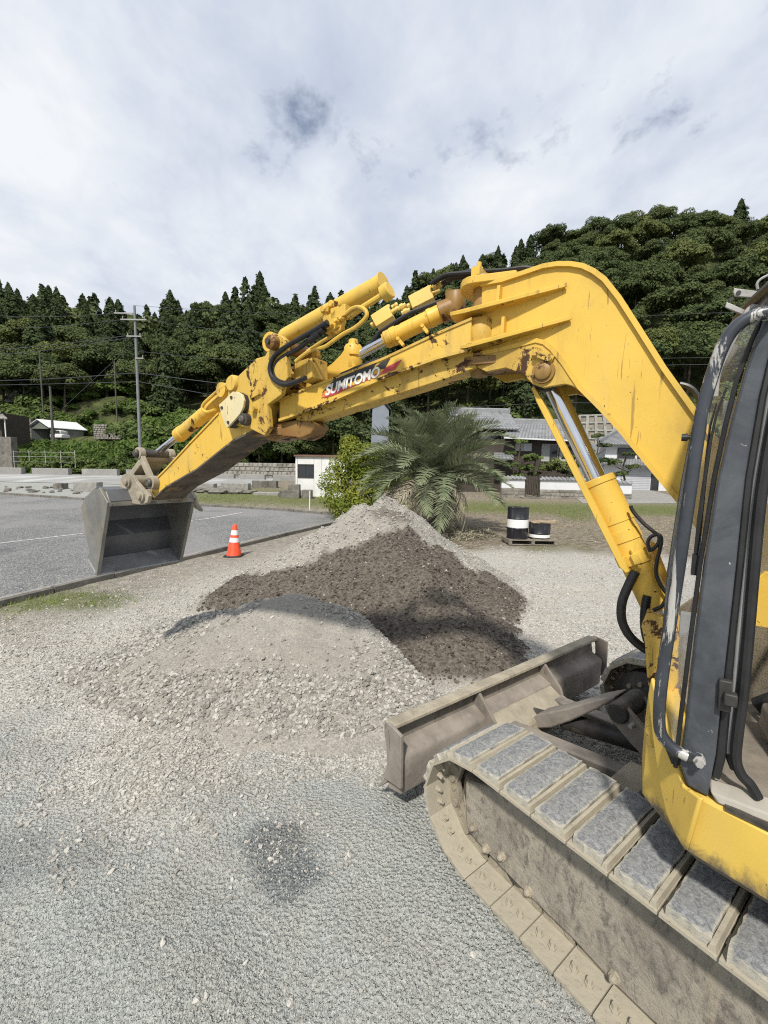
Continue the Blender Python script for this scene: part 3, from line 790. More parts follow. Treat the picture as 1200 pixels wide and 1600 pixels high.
# top beam, lip and its cutting edge
mb = MB(); mb.hexa([U(x, r, z) for (x, z), r in (((mx - .012, mz - .035), BR0 + .01), ((mx + .07, mz + .04), BR0 + .01), ((mx + .07, mz + .04), BR1 - .01), ((mx - .012, mz - .035), BR1 - .01), ((mx - .012, mz + .0), BR0 + .01), ((mx + .05, mz + .09), BR0 + .01), ((mx + .05, mz + .09), BR1 - .01), ((mx - .012, mz + .0), BR1 - .01))])
mb.build('top_beam', 'steel_bucket', bucket, 40, .004)
mb = MB(); mb.hexa([U(x, r, z) for (x, z), r in (((lx - .005, lz - .004), BR0 - .004), ((lx + .165, lz + .098), BR0 - .004), ((lx + .165, lz + .098), BR1 + .004), ((lx - .005, lz - .004), BR1 + .004), ((lx - .005, lz + .008), BR0 - .004), ((lx + .150, lz + .116), BR0 - .004), ((lx + .150, lz + .116), BR1 + .004), ((lx - .005, lz + .008), BR1 + .004))])
mb.build('cutting_edge', 'steel_lip', bucket, 40, .002)
mb = MB()
for r0 in (BR0 - .006, BR1 - .024):
    mb.hexa([U(mx - .012, r0, mz), U(mx + .03, r0, mz), U(mx + .03, r0 + .03, mz), U(mx - .012, r0 + .03, mz), U(lx - .008, r0, lz), U(lx + .03, r0, lz), U(lx + .03, r0 + .03, lz), U(lx - .008, r0 + .03, lz)])
mb.build_each('edge_strip', 'steel_bucket', bucket, 40, .003)
# ears with the two pins
ear = [(4.655, 1.817), (4.638, 1.883), (4.579, 1.922), (4.491, 1.935), (4.419, 1.910), (4.381, 1.869), (4.293, 1.815), (4.225, 1.792), (4.189, 1.758), (4.212, 1.705), (4.294, 1.680), (4.470, 1.680), (4.669, 1.673)]
for r0 in (-.705, -.375):
    mb = MB(); mb.prism([U(x, r0, z) for x, z in ear], Um * .03); mb.build('ear_plate', 'mud', bucket, 40, .004)
(e1x, e1z), (e2x, e2z) = [(4.497, 1.866), (4.288, 1.758)]
for (x, z, nm) in ((e1x, e1z, 'link_pin'), (e2x, e2z, 'bucket_pin')):
    mb = MB(); mb.prof(U(x, -.745, z), U(x, -.32, z), [(0, .02), (.01, .032), (.05, .034), (.052, .05), (.09, .05), (.92, .05), (1, .034)], 20); mb.build(nm, 'mud', bucket)
# hooked lug at the far top corner
hk = [(-0.091, 1.787), (-0.031, 1.754), (0.008, 1.701), (0.027, 1.629), (0.081, 1.560), (0.067, 1.542), (0.011, 1.578), (-0.015, 1.619), (-0.027, 1.683), (-0.066, 1.736)]
mb = MB(); mb.prism([U(4.66, r, z) for r, z in hk], Ug * .05); mb.build('hook', 'steel_bucket', bucket, 40, .004)

# ---- lifting (boom) cylinder
LX = -.02
top_l, mid_l, bot_l = on(LX, [(1.336, 2.506), (1.073, 1.970), (0.712, 1.242)])
mb = MB(); mb.prof(top_l, mid_l, [(0, .047), (1, .047)], 28)
d = bot_l - mid_l
mb2 = MB(); mb2.prof(mid_l, bot_l, [(0, .078), (.005, .086), (.04, .086), (.045, .081), (.30, .081), (.302, .077), (.35, .077), (.352, .080), (.42, .080), (.422, .075), (.50, .075), (.502, .083), (.565, .083), (.567, .073), (1, .070)], 32)
lift = mb2.build('boom_cylinder', 'paint_clean', exc)
mb.build('rod', 'chrome', lift)
mb = MB(); mb.prof(top_l - Um * .09, top_l + Um * .09, [(0, .075), (.05, .08), (.95, .08), (1, .075)], 24); mb.build('rod_eye', 'steel_dark', lift)
gd = [(1.386, 2.449), (1.340, 2.373), (0.888, 1.530), (0.904, 1.518), (0.933, 1.545), (1.368, 2.365), (1.398, 2.440)]
mb = MB(); mb.prism(on(-.13, gd), Um * .05); mb.build('rod_guard', 'paint_clean', lift, 40, .003)
cl = on(-.11, [(0.905, 1.684), (0.844, 1.722)])
mb = MB()
u_ = (bot_l - mid_l).normalized()
cc = mid_l.lerp(bot_l, .53)
for q in (0, 1):
    p = cc - Um * .085 + (Um * -.0) + u_.cross(Um) * (-.045 + .06 * q)
    mb.box(p, (.03, .03, .05), (Um, u_.cross(Um), u_)); mb.cyl(p - u_ * .05, p + u_ * .05, .009, seg=6)
mb.build_each('clamp_bolt', 'paint_clean', lift, 30, .002)
mb = MB()
mb.tube(smooth_path(on(-.10, [(0.908, 1.845), (0.893, 1.815), (0.847, 1.763), (0.798, 1.722), (0.782, 1.708), (0.784, 1.672), (0.808, 1.638)]), 6), .0085, 8)
mb.tube(smooth_path(on(-.10, [(0.812, 1.631), (0.825, 1.673), (0.812, 1.705), (0.782, 1.714), (0.772, 1.679), (0.783, 1.580), (0.779, 1.519), (0.750, 1.462), (0.712, 1.422)]), 6), .0085, 8)
mb.tube(smooth_path(on(-.12, [(0.789, 1.335), (0.778, 1.359), (0.749, 1.383), (0.728, 1.440)]), 6), .0085, 8)
mb.build_each('hose', 'hose', lift)
mb = MB()
mb.tube(smooth_path(on(-.12, [(0.865, 1.531), (0.890, 1.458), (0.911, 1.374), (0.909, 1.293), (0.886, 1.234), (0.851, 1.193), (0.801, 1.161), (0.743, 1.144)]), 6), .021, 12)
mb.tube(smooth_path(on(-.08, [(0.809, 1.415), (0.814, 1.334), (0.809, 1.255), (0.794, 1.194), (0.770, 1.155), (0.731, 1.114)]), 6), .021, 12)
mb.build_each('hose', 'hose', lift)
mb = MB(); p0, p1 = on(-.12, [(0.789, 1.332), (0.708, 1.364)]); mb.cyl(p0, p1, .012); mb.build('grease_pipe', 'grey_metal', lift)
mb = MB(); mb.prism(on(.06, [(0.819, 1.662), (0.796, 1.648), (0.732, 1.493), (0.702, 1.302), (0.745, 1.376), (0.806, 1.548)]), Um * .03); mb.build('cylinder_lug', 'paint_clean', lift, 30, .003)


# ---- undercarriage: two crawler tracks
PITCH = .154; WR = .2835; ZB = .057; XF = -.28
LRUN = (40 * PITCH - 2 * math.pi * WR) / 2
def loop_at(s):
    """position (X, z) and outward normal / tangent angle on the track loop"""
    s %= 40 * PITCH
    if s < LRUN: return (XF - s, ZB + 2 * WR), (-1, 0)
    s -= LRUN
    if s < math.pi * WR:
        a = s / WR; return (XF - LRUN - WR * math.sin(a), ZB + WR + WR * math.cos(a)), (-math.cos(a), -math.sin(a))
    s -= math.pi * WR
    if s < LRUN: return (XF - LRUN + s, ZB), (1, 0)
    s -= LRUN; a = s / WR
    return (XF + WR * math.sin(a), ZB + WR - WR * math.cos(a)), (math.cos(a), math.sin(a))
# a shoe in its own frame: x along the run, y across (0..-0.45 outward to inward), z outward
def shoe_mesh():
    m_ = MB(); L = PITCH * .965
    m_.hexa([(0, 0, -.006), (L, 0, -.006), (L, .45, -.006), (0, .45, -.006), (0, 0, .006), (L, 0, .006), (L, .45, .006), (0, .45, .006)])
    # trailing bar
    m_.hexa([(L - .026, .006, .005), (L - .002, .006, .005), (L - .002, .444, .005), (L - .026, .444, .005), (L - .020, .010, .027), (L - .007, .008, .027), (L - .006, .442, .028), (L - .019, .440, .028)])
    # chain links on the inner side
    for y in (.155, .265):
        m_.hexa([(-.012, y, -.075), (L + .004, y, -.075), (L + .004, y + .03, -.075), (-.012, y + .03, -.075), (.0, y, -.006), (L - .01, y, -.006), (L - .01, y + .03, -.006), (0, y + .03, -.006)], 1)
        m_.cyl((.02, y - .012, -.045), (.02, y, -.045), .019, seg=10, mi=1); m_.cyl((.095, y - .008, -.045), (.095, y, -.045), .015, seg=10, mi=1)
    for x in (.048, .108):
        for y in (.075, .355):
            m_.prof((x, y, -.006), (x, y, -.034), [(0, .017), (.35, .017), (.36, .0125), (1, .011)], 6)
    return m_.mesh('shoe', ['shoe_steel', 'mud'])
def pad_mesh(seed):
    rr = random.Random(seed); m_ = MB(); nx, ny = 7, 16
    vs = []
    for j in range(ny + 1):
        for i in range(nx + 1):
            x = .012 + .114 * i / nx; y = .012 + .424 * j / ny
            e = min(i, nx - i, 2) / 2.; ee = min(j, ny - j, 2) / 2.
            h = .045 * (.80 + .20 * min(1, min(e, ee) * 1.3)) + rr.uniform(-.0016, .0016)
            jx = rr.uniform(-.0035, .0035) if i in (0, nx) else 0; jy = rr.uniform(-.007, .007) if j in (0, ny) else 0
            vs.append((x + jx, y + jy, h))
    W = nx + 1
    fs = [(j * W + i, j * W + i + 1, (j + 1) * W + i + 1, (j + 1) * W + i) for j in range(ny) for i in range(nx)]
    edge = [i for i in range(W)] + [j * W + nx for j in range(1, ny + 1)] + [ny * W + i for i in range(nx - 1, -1, -1)] + [j * W for j in range(ny - 1, 0, -1)]
    base = len(vs)
    vs += [(vs[i][0], vs[i][1], .004) for i in edge]
    k = len(edge)
    fs += [(edge[i], base + i, base + (i + 1) % k, edge[(i + 1) % k]) for i in range(k)]
    fs = [f[::-1] for f in fs[nx * ny:]] + fs[:nx * ny]
    m_.add(vs, fs)
    me = m_.mesh('rubber_pad', 'rubber_pad', 50)
    at = me.attributes.new('rim', 'FLOAT', 'POINT')
    rim = [max(0, 1 - min((p[0] - .014), (.126 - p[0])) / .03, 1 - min(p[1] - .012, .436 - p[1]) / .05) for p in vs]
    at.data.foreach_set('value', rim); return me
shoe_me = shoe_mesh(); pads = [pad_mesh(k) for k in range(5)]
def e3(p, r): return E(p[0], r, p[1])
def make_track(r_out, inward):
    # frame plate as the part's own mesh
    fr = [(-0.152, 0.426), (-0.153, 0.314), (-0.168, 0.182), (-0.200, 0.153), (-0.297, 0.138), (-0.464, 0.123), (-0.653, 0.115), (-0.753, 0.113), (-0.900, 0.091)]
    xl = fr[-1][0]
    zl = fr[-1][1]
    outl = [fr[0]] + fr[1:] + [(-1.6, zl - .005), (-2.2, zl), (-2.3, .3), (-2.25, .5), (-.5, .52), (-.36, .50)]
    ri = r_out + inward * .13
    m_ = MB(); m_.prism([E(x, ri, z) for x, z in outl], Er * inward * .19)
    tr = m_.build('track', 'frame_dirt', exc, 40, .012)
    # lumpy roller guards along the lower edge
    for k in range(6):
        cx = -.62 - k * .32
        m_ = MB(); m_.prism([E(cx - .13, ri + inward * .03, zl + .03), E(cx - .09, ri + inward * .03, .085), E(cx + .09, ri + inward * .03, .085), E(cx + .13, ri + inward * .03, zl + .03)], Er * inward * .12)
        m_.build('roller_guard', 'frame_dirt', tr, 40, .012)
        m_ = MB(); m_.prof(E(cx + .16, ri + inward * .01, .15), E(cx + .16, ri + inward * .18, .15), [(0, .05), (.1, .07), (.9, .07), (1, .05)], 18); m_.build('roller', 'steel_dark', tr)
    for cx in (XF, XF - LRUN):
        m_ = MB()
        m_.prof(E(cx, ri + inward * .03, ZB + WR), E(cx, ri + inward * .315, ZB + WR), [(0, .10), (.04, .155), (.05, .175), (.14, .18), (.16, .205), (.84, .205), (.86, .18), (1, .10)], 36)
        m_.build('idler', 'steel_dark', tr)
        m_ = MB()
        for k in range(9):
            a = k * 2 * math.pi / 9
            m_.cyl(E(cx + .125 * math.cos(a), ri + inward * .323, ZB + WR + .125 * math.sin(a)), E(cx + .125 * math.cos(a), ri + inward * .29, ZB + WR + .125 * math.sin(a)), .016, seg=8)
        m_.build_each('hub_bolt', 'mud', tr)
    for (x, z) in [(-0.223, 0.216), (-0.308, 0.167), (-0.398, 0.199), (-0.547, 0.152), (-0.918, 0.130)]:
        m_ = MB(); m_.prof(E(x, ri - inward * .030, z), E(x, ri + inward * .01, z), [(0, .008), (.2, .014), (.45, .015), (.46, .021), (1, .022)], 8); m_.build('bolt', 'mud', tr)
    for k in range(40):
        s0 = .028 + k * PITCH
        (xa, za), ta = loop_at(s0); (xb, zb_), tb = loop_at(s0 + PITCH)
        T = Vector((xb - xa, 0, zb_ - za)).normalized()
        Tw = Ef * T.x + Vector((0, 0, T.z)); Yw = Er * inward
        Nw = Vector((0, 0, 1)) * (-T.x) + Ef * T.z
        Mx = Matrix((Tw, Yw, Nw)).transposed().to_4x4(); Mx.translation = E(xa, r_out, za)
        o = link('shoe', shoe_me, tr); o.matrix_basis = Mx
        o = link('rubber_pad', pads[(k * 7) % 5], tr); o.matrix_basis = Mx
    return tr
make_track(0.0, 1)
make_track(2.30, -1)

# ---- lower frame and dozer blade
mb = MB()
mb.hexa([E(x, r, z) for x, r, z in ((-.75, .50, .30), (-2.0, .50, .30), (-2.0, 1.80, .30), (-.75, 1.80, .30), (-.75, .50, .52), (-2.0, .50, .52), (-2.0, 1.80, .52), (-.75, 1.80, .52))])
car = mb.build('lower_frame', 'steel_dark', exc, 40, .01)
mb = MB()
for r in (.62, 1.42):
    mb.hexa([E(x, r + d, z) for x, d, z in ((-.55, 0, .34), (-.9, 0, .34), (-.9, .26, .34), (-.55, .26, .34), (-.62, 0, .50), (-.9, 0, .52), (-.9, .26, .52), (-.62, .26, .50))])
mb.build_each('cross_member', 'mud', car, 40, .01)
mb = MB(); mb.prof(E(-1.4, 1.15, .52), E(-1.4, 1.15, .74), [(0, .50), (.3, .50), (.31, .44), (1, .44)], 40); mb.build('slew_ring', 'steel_dark', car)
BX = .32
mold = [(BX + .00, .518), (BX + .02, .465), (BX + .0, .36), (BX - .01, .25), (BX + .02, .15), (BX + .10, .065), (BX + .115, .065), (BX + .045, .16), (BX + .02, .25), (BX + .03, .36), (BX + .055, .455), (BX + .05, .522)]
mb = MB(); mb.prism([E(x, .0, z) for x, z in mold], Er * 2.31)
blade = mb.build('dozer_blade', 'blade_steel', exc, 30, .003)
mb = MB(); mb.prism([E(x, .0, z) for x, z in ((BX - .035, .504), (BX + .045, .510), (BX + .05, .528), (BX - .03, .528))], Er * 2.31); mb.build('top_edge', 'mud', blade, 30, .006)
mb = MB(); mb.prism([E(x, .02, z) for x, z in ((BX + .02, .405), (BX - .085, .365), (BX - .10, .34), (BX - .09, .13), (BX + .04, .09))], Er * 2.27); mb.build('box_rail', 'blade_face', blade, 40, .012)
endp = [(0.334, 0.533), (0.273, 0.530), (0.202, 0.518), (0.197, 0.368), (0.197, 0.205), (0.281, 0.190), (0.368, 0.170), (0.332, 0.262), (0.299, 0.386), (0.307, 0.468)]
for r0 in (-.012, 2.305):
    mb = MB(); mb.prism([E(x, r0, z) for x, z in endp], Er * .02); mb.build('end_plate', 'blade_face', blade, 30, .003)
for r0 in (.735, 1.50):
    mb = MB(); mb.prism([E(x, r0, z) for x, z in ((BX + .01, .503), (BX - .02, .503), (BX - .17, .36), (BX - .22, .22), (BX - .1, .14), (BX, .14))], Er * .022); mb.build('gusset', 'blade_steel', blade, 30, .002)
mb = MB(); mb.hexa([E(x, r, z) for x, r, z in ((BX - .30, .80, .20), (BX - .08, .757, .20), (BX - .08, 1.49, .20), (BX - .30, 1.46, .20), (BX - .26, .80, .31), (BX - .09, .757, .372), (BX - .09, 1.49, .372), (BX - .26, 1.46, .31))]); mb.build('mud_shelf', 'mud', blade, 30, .02)
for k in range(60):
    pass
# lift arms, pivot lugs, cylinder with its guard
for r0 in (.86, 1.42):
    mb = MB(); mb.bar(E(BX - .16, r0, .27), E(-.95, r0 + (.08 if r0 < 1 else -.08), .40), .10, .11); mb.build('push_arm', 'blade_steel', blade, 40, .01)
    mb = MB(); mb.prof(E(BX - .20, r0 - .09, .26), E(BX - .20, r0 + .09, .26), [(0, .03), (.05, .055), (.95, .055), (1, .03)], 16); mb.build('arm_pin', 'mud', blade)
gpts = [(0.110, 0.281), (0.059, 0.349), (-0.139, 0.487), (-0.336, 0.644), (-0.440, 0.712), (-0.432, 0.681), (-0.340, 0.581), (-0.187, 0.428), (-0.059, 0.313), (0.067, 0.237)]
mb = MB(); mb.prism([E(x, 1.06, z) for x, z in gpts], Er * .16); mb.build('cylinder_guard', 'blade_face', blade, 40, .012)
cyl_a = E(BX - .16, 1.14, .30); cyl_b = E(-.55, 1.14, .46)
mb = MB(); mb.prof(cyl_a, cyl_b, [(0, .03), (.35, .03), (.36, .055), (1, .055)], 18); mb.build('blade_cylinder', 'steel_dark', blade)
lug = [(-0.450, 0.682), (-0.476, 0.707), (-0.507, 0.717), (-0.538, 0.706), (-0.726, 0.568), (-0.788, 0.516), (-0.790, 0.411), (-0.736, 0.423), (-0.572, 0.517), (-0.455, 0.600), (-0.435, 0.636)]
for r0 in (.99, 1.19):
    mb = MB(); mb.prism([E(x, r0, z) for x, z in lug], Er * .03); mb.build('pivot_lug', 'blade_steel', car, 40, .004)
lx, lz = [(-0.495, 0.666)][0]
mb = MB(); mb.prof(E(lx, .965, lz), E(lx, 1.25, lz), [(0, .05), (.05, .058), (.95, .058), (1, .05)], 24); mb.build('pivot_pin', 'steel_dark', car)
mb = MB(); mb.prof(E(lx - .08, .95, lz - .03), E(lx - .08, .99, lz - .03), [(0, .011), (1, .012)], 8); mb.build('bolt', 'grey_metal', car)
hz_ = [E(BX - .15, .98, .24), E(-.05, .95, .17), E(-.35, .95, .22), E(-.7, 1.0, .34), E(-.95, 1.0, .42)]
mb = MB(); mb.tube(smooth_path(hz_, 6), .022, 10); mb.build('hose', 'hose', car)

# ---- slewing deck under the cab
plan = [(.770, -.18), (.775, -.55), (.765, -.75), (.640, -.942), (.460, -1.003), (.25, -1.05), (.0, -1.085), (-.5, -1.09), (-.9, -1.0), (-1.15, -.7), (-1.2, 0), (-1.15, .7), (-.9, 1.0), (-.5, 1.05), (.2, 1.03), (.5, .95), (.72, .70), (.76, .35), (.76, .25), (.3, .2), (.3, -.18)]
ZD0, ZD1 = .855, 1.045
def inset(pl, d):
    out = []
    k = len(pl)
    for i in range(k):
        a, b, c = Vector(pl[i - 1]), Vector(pl[i]), Vector(pl[(i + 1) % k])
        n1 = Vector((-(b - a).y, (b - a).x)).normalized(); n2 = Vector((-(c - b).y, (c - b).x)).normalized()
        nn = (n1 + n2); nn = nn / max(.5, nn.length_squared / 2) if nn.length > .2 else n1
        out.append(b - nn * d * -1)
    return out
mb = MB()
k = len(plan)
area = sum(plan[i - 1][0] * plan[i][1] - plan[i][0] * plan[i - 1][1] for i in range(k))
sg = 1 if area > 0 else -1
pin = inset(plan, .045 * sg); ptop = inset(plan, .012 * sg)
rings = [[U(p[0], p[1], ZD0 - .045) for p in pin], [U(p[0], p[1], ZD0 + .0) for p in plan], [U(p[0], p[1], ZD1 - .01) for p in plan], [U(p[0], p[1], ZD1) for p in ptop]]
vs = [q for rg in rings for q in rg]
fs = [(a * k + i, a * k + (i + 1) % k, (a + 1) * k + (i + 1) % k, (a + 1) * k + i) for a in range(3) for i in range(k)] + [tuple(range(k))[::-1], tuple(3 * k + i for i in range(k))]
mb.add(vs, fs)
deck = mb.build('deck', 'deck_paint', exc, 25)
nose = [(0.759, -0.771, 1.303), (0.747, -0.788, 1.275), (0.720, -0.828, 1.223), (0.695, -0.865, 1.163), (0.674, -0.896, 1.092), (0.652, -0.928, 1.051), (0.615, -0.981, 1.065), (0.637, -0.949, 0.859), (0.665, -0.908, 0.876), (0.689, -0.873, 0.909), (0.714, -0.837, 0.982), (0.741, -0.797, 1.108), (0.764, -0.764, 1.235)]
mb = MB(); d_ = Vector((.13, .19, 0)).normalized(); nv = Ug * -(-.825) * -.0 
nrm_ = Ug * .825 + Um * -.565
mb.prism([U(*p) - nrm_ * .004 for p in nose], nrm_ * .016); mb.build('nose_panel', 'deck_paint', deck, 40, .006)
mb = MB()
hb = [(1.0 - .0)]
# slot along the top of the deck side
sl = [(0.570, 1.076), (0.474, 1.032), (0.473, 1.020), (0.569, 1.064)]
mb = MB(); mb.hexa([U(.565, -.972, ZD1 + .001), U(.30, -1.045, ZD1 + .001), U(.30, -1.025, ZD1 + .001), U(.565, -.952, ZD1 + .001), U(.565, -.972, ZD1 + .012), U(.30, -1.045, ZD1 + .012), U(.30, -1.025, ZD1 + .012), U(.565, -.952, ZD1 + .012)])
mb.build('cover_seam', 'steel_dark', deck)
# boom foot bracket and the front post of the slewing frame
mb = MB()
for r in (-.235, .205): mb.prism([U(x, r, z) for x, z in ((.15, .86), (.68, .86), (.755, 1.0), (.74, 1.22), (.62, 1.36), (.42, 1.62), (.22, 1.62), (.05, 1.3))], Um * .03)
mb.build('boom_bracket', 'paint', exc, 40, .005)
bp = [(0.820, 1.311), (0.802, 1.239), (0.780, 1.061), (0.749, 0.978), (0.704, 0.962), (0.666, 1.095), (0.687, 1.385), (0.757, 1.370), (0.802, 1.390)]
mb = MB(); mb.prism([U(x, -.26, z) for x, z in bp], Um * .06); mb.build('bracket_plate', 'paint_worn', exc, 40, .008)
mb = MB(); mb.prof(U(.66, -.2, 1.16), U(.66, .2, 1.16), [(0, .06), (1, .06)], 20); mb.build('foot_pin', 'steel_dark', exc)

# ---- cab
RL, RR_ = -.945, -.205
pl_px = [(0.569, 2.529), (0.585, 2.421), (0.614, 2.278), (0.635, 2.135), (0.650, 1.986), (0.662, 1.747), (0.668, 1.517), (0.670, 1.358), (0.671, 1.216), (0.675, 1.121), (0.653, 1.062), (0.601, 1.049), (0.599, 1.114), (0.594, 1.186), (0.594, 1.382), (0.593, 1.535), (0.592, 1.757), (0.592, 1.987), (0.581, 2.208), (0.564, 2.370), (0.548, 2.508)]
mb = MB(); mb.prism([U(x, RL, z) for x, z in pl_px], Um * .055)
cab = mb.build('cab', 'cab_paint', exc, 40, .006)
jm = [(0.591, 1.530), (0.592, 1.376), (0.592, 1.178), (0.597, 1.105), (0.577, 1.100), (0.569, 1.168), (0.573, 1.382), (0.574, 1.534), (0.574, 1.756), (0.573, 1.988), (0.563, 2.209), (0.546, 2.371), (0.531, 2.510), (0.546, 2.513), (0.562, 2.373), (0.579, 2.210), (0.591, 1.987), (0.590, 1.754)]
mb = MB(); mb.prism([U(x, -.925, z) for x, z in jm], Um * .06); mb.build('door_jamb', 'rubber_black', cab, 40, .004)
jm2 = [(0.573, 1.531), (0.571, 1.378), (0.568, 1.182), (0.552, 1.189), (0.559, 1.382), (0.558, 1.535), (0.559, 1.757), (0.560, 1.988), (0.550, 2.176), (0.535, 2.372), (0.545, 2.373), (0.562, 2.210), (0.572, 1.988), (0.572, 1.755)]
mb = MB(); mb.prism([U(x, -.918, z) for x, z in jm2], Um * .05); mb.build('door_jamb', 'interior_grey', cab, 40, .004)
seal = [U(x, -.925, z) for x, z in [(0.523, 2.432), (0.542, 2.175), (0.553, 1.953), (0.552, 1.759), (0.549, 1.576), (0.547, 1.388), (0.549, 1.252), (0.547, 1.184), (0.532, 1.141), (0.510, 1.119), (0.491, 1.088)]]
mb = MB(); mb.tube(smooth_path(seal, 6), .014, 10); mb.tube(smooth_path([p + Um * .02 + Ug * .012 for p in seal[:9]], 6), .012, 8); mb.build_each('door_seal', 'rubber_black', cab)
# hinge
h0 = [(0.591, 1.422), (0.588, 1.331)]
mb = MB(); mb.bar(U(h0[0][0], -.955, h0[0][1]), U(h0[1][0], -.955, h0[1][1]), .022, .03); q = (h0[0][1] + h0[1][1]) / 2
mb.box(U(h0[0][0] - .012, -.972, q), (.03, .03, .035), (Ug, Um, Vector((0, 0, 1))))
mb.build('striker', 'steel_dark', cab, 40, .004)
# far front pillar, roof, back and right walls
def ppost(pts, r, w, name, mat='cab_paint'):
    m_ = MB(); m_.prism([U(x, r, z) for x, z in pts], Um * w); return m_.build(name, mat, cab, 40, .005)
fp = [(0.687, 2.473), (0.696, 2.242), (0.705, 1.949), (0.722, 1.615), (0.739, 1.265), (0.752, 1.021), (0.772, 1.030)]
ppost([(.60, 2.52), (.643, 2.47), (.668, 2.33), (.703, 2.163), (.720, 1.973), (.731, 1.777), (.742, 1.575), (.738, 1.05), (.708, 1.05), (.712, 1.575), (.700, 1.777), (.688, 1.973), (.671, 2.163), (.634, 2.33), (.605, 2.43), (.57, 2.5)], -.27, .05, 'front_pillar')
mb = MB(); mb.hexa([U(x, r, z) for x, r, z in ((.55, RL, 2.50), (-.55, RL, 2.50), (-.55, RR_, 2.50), (.55, RR_, 2.50), (.48, RL + .03, 2.58), (-.5, RL + .03, 2.58), (-.5, RR_ - .03, 2.58), (.48, RR_ - .03, 2.58))]); mb.build('roof', 'cab_paint', cab, 40, .02)
mb = MB(); mb.hexa([U(x, r, z) for x, r, z in ((-.55, RL, 1.05), (-.62, RL, 1.05), (-.62, RR_, 1.05), (-.55, RR_, 1.05), (-.5, RL, 2.46), (-.56, RL, 2.46), (-.56, RR_, 2.46), (-.5, RR_, 2.46))]); mb.build('back_wall', 'interior_grey', cab, 40, .01)
rw0, rw1 = RR_ - .03, RR_
mb = MB()
for (xa, xb, za, zb) in ((-.55, .68, 1.05, 1.40), (-.55, .50, 2.30, 2.46), (-.55, -.40, 1.40, 2.30), (.54, .60, 1.40, 2.30), (.10, .15, 1.40, 2.30)):
    mb.hexa([U(xa, rw0, za), U(xb, rw0, za), U(xb, rw1, za), U(xa, rw1, za), U(xa, rw0, zb), U(xb, rw0, zb), U(xb, rw1, zb), U(xa, rw1, zb)])
mb.build('side_wall', 'interior_grey', cab, 40, .004)
mb = MB()
for (xa, xb) in ((-.40, .10), (.15, .54)):
    mb.hexa([U(xa, rw0 + .012, 1.40), U(xb, rw0 + .012, 1.40), U(xb, rw0 + .018, 1.40), U(xa, rw0 + .018, 1.40), U(xa, rw0 + .012, 2.30), U(xb, rw0 + .012, 2.30), U(xb, rw0 + .018, 2.30), U(xa, rw0 + .018, 2.30)])
mb.build('side_glass', 'glass', cab)
mb = MB()
mb.hexa([U(x, r, z) for x, r, z in ((.60, RL + .05, 1.046), (-.55, RL + .05, 1.046), (-.55, RR_, 1.046), (.66, RR_, 1.046), (.60, RL + .05, 1.075), (-.55, RL + .05, 1.075), (-.55, RR_, 1.075), (.66, RR_, 1.075))]); mb.build('floor', 'interior_dust', cab)
mb = MB(); mb.hexa([U(x, r, z) for x, r, z in ((.58, RL - .015, 1.048), (-.5, RL - .08, 1.048), (-.5, RL + .04, 1.048), (.60, RL + .04, 1.048), (.60, RL - .01, 1.072), (-.5, RL - .07, 1.072), (-.5, RL + .04, 1.09), (.60, RL + .04, 1.09))]); mb.build('sill', 'sill_paint', cab, 40, .006)
mb = MB()
mb.box(U(-.12, -.57, 1.22), (.50, .50, .26), (Ug, Um, Vector((0, 0, 1)))); mb.build('seat_base', 'steel_dark', cab, 40, .02)
mb = MB(); mb.box(U(-.10, -.57, 1.43), (.50, .48, .13), (Ug, Um, Vector((0, 0, 1)))); mb.build('seat', 'seat_vinyl', cab, 40, .04)
mb = MB(); mb.box(U(-.36, -.57, 1.78), (.13, .46, .62), (Ug, Um, Vector((0, 0, 1)))); mb.build('backrest', 'seat_vinyl', cab, 40, .04)
for r in (-.70, -.45):
    mb = MB(); mb.tube(smooth_path([U(.40, r, 1.07), U(.38, r, 1.35), U(.30, r, 1.62)]), .012, 8); mb.ico(U(.30, r, 1.65), .03); mb.build('lever', 'rubber_black', cab)
mb = MB(); mb.bar(U(.42, -.34, 1.1), U(.05, -.34, 1.42), .05, .06); mb.build('console', 'rubber_black', cab, 40, .01)
mb = MB(); mb.bar(U(.30, -.88, 1.10), U(.36, -.50, 1.16), .16, .1); mb.bar(U(.0, -.9, 1.1), U(.06, -.6, 1.2), .1, .12); mb.build_each('pedal', 'interior_dust', cab, 40, .015)
# bowed windscreen with its seal, wiper
def ws_x(t, z): # plan bow and backward lean
    e_ = float(np.interp(z, [1.1, 1.21, 1.65, 1.92, 2.1, 2.27, 2.39, 2.5], [.682, .681, .671, .660, .645, .624, .595, .56]))
    s_ = float(np.interp(z, [1.1, 1.58, 1.78, 1.97, 2.16, 2.33, 2.47, 2.52], [.732, .736, .725, .714, .697, .662, .637, .59]))
    return e_ + (s_ - e_) * math.sin(min(1, t * 1.9) * math.pi / 2)
zs = [1.10, 1.3, 1.5, 1.75, 2.0, 2.14, 2.26, 2.36, 2.44, 2.5]; ts = [0, .08, .18, .3, .45, .62, .8, .93]
V_ = [U(ws_x(t, z), -.93 + .69 * t, z) for z in zs for t in ts]
W_ = len(ts)
mb = MB(); mb.add(V_, [(j * W_ + i, j * W_ + i + 1, (j + 1) * W_ + i + 1, (j + 1) * W_ + i) for j in range(len(zs) - 1) for i in range(W_ - 1)])
o = mb.build('windscreen', 'glass', cab, 80)
sd = o.modifiers.new('thick', 'SOLIDIFY'); sd.thickness = .005
mb = MB()
for t, rd in ((.0, .006),):
    mb.tube([U(ws_x(t, z) + .004, -.93 + .69 * t, z) for z in zs], rd, 8)
for z, rd in ((1.12, .016), (2.5, .02)): mb.tube([U(ws_x(t, z) + .004, -.93 + .69 * t, z) for t in ts], rd, 8)
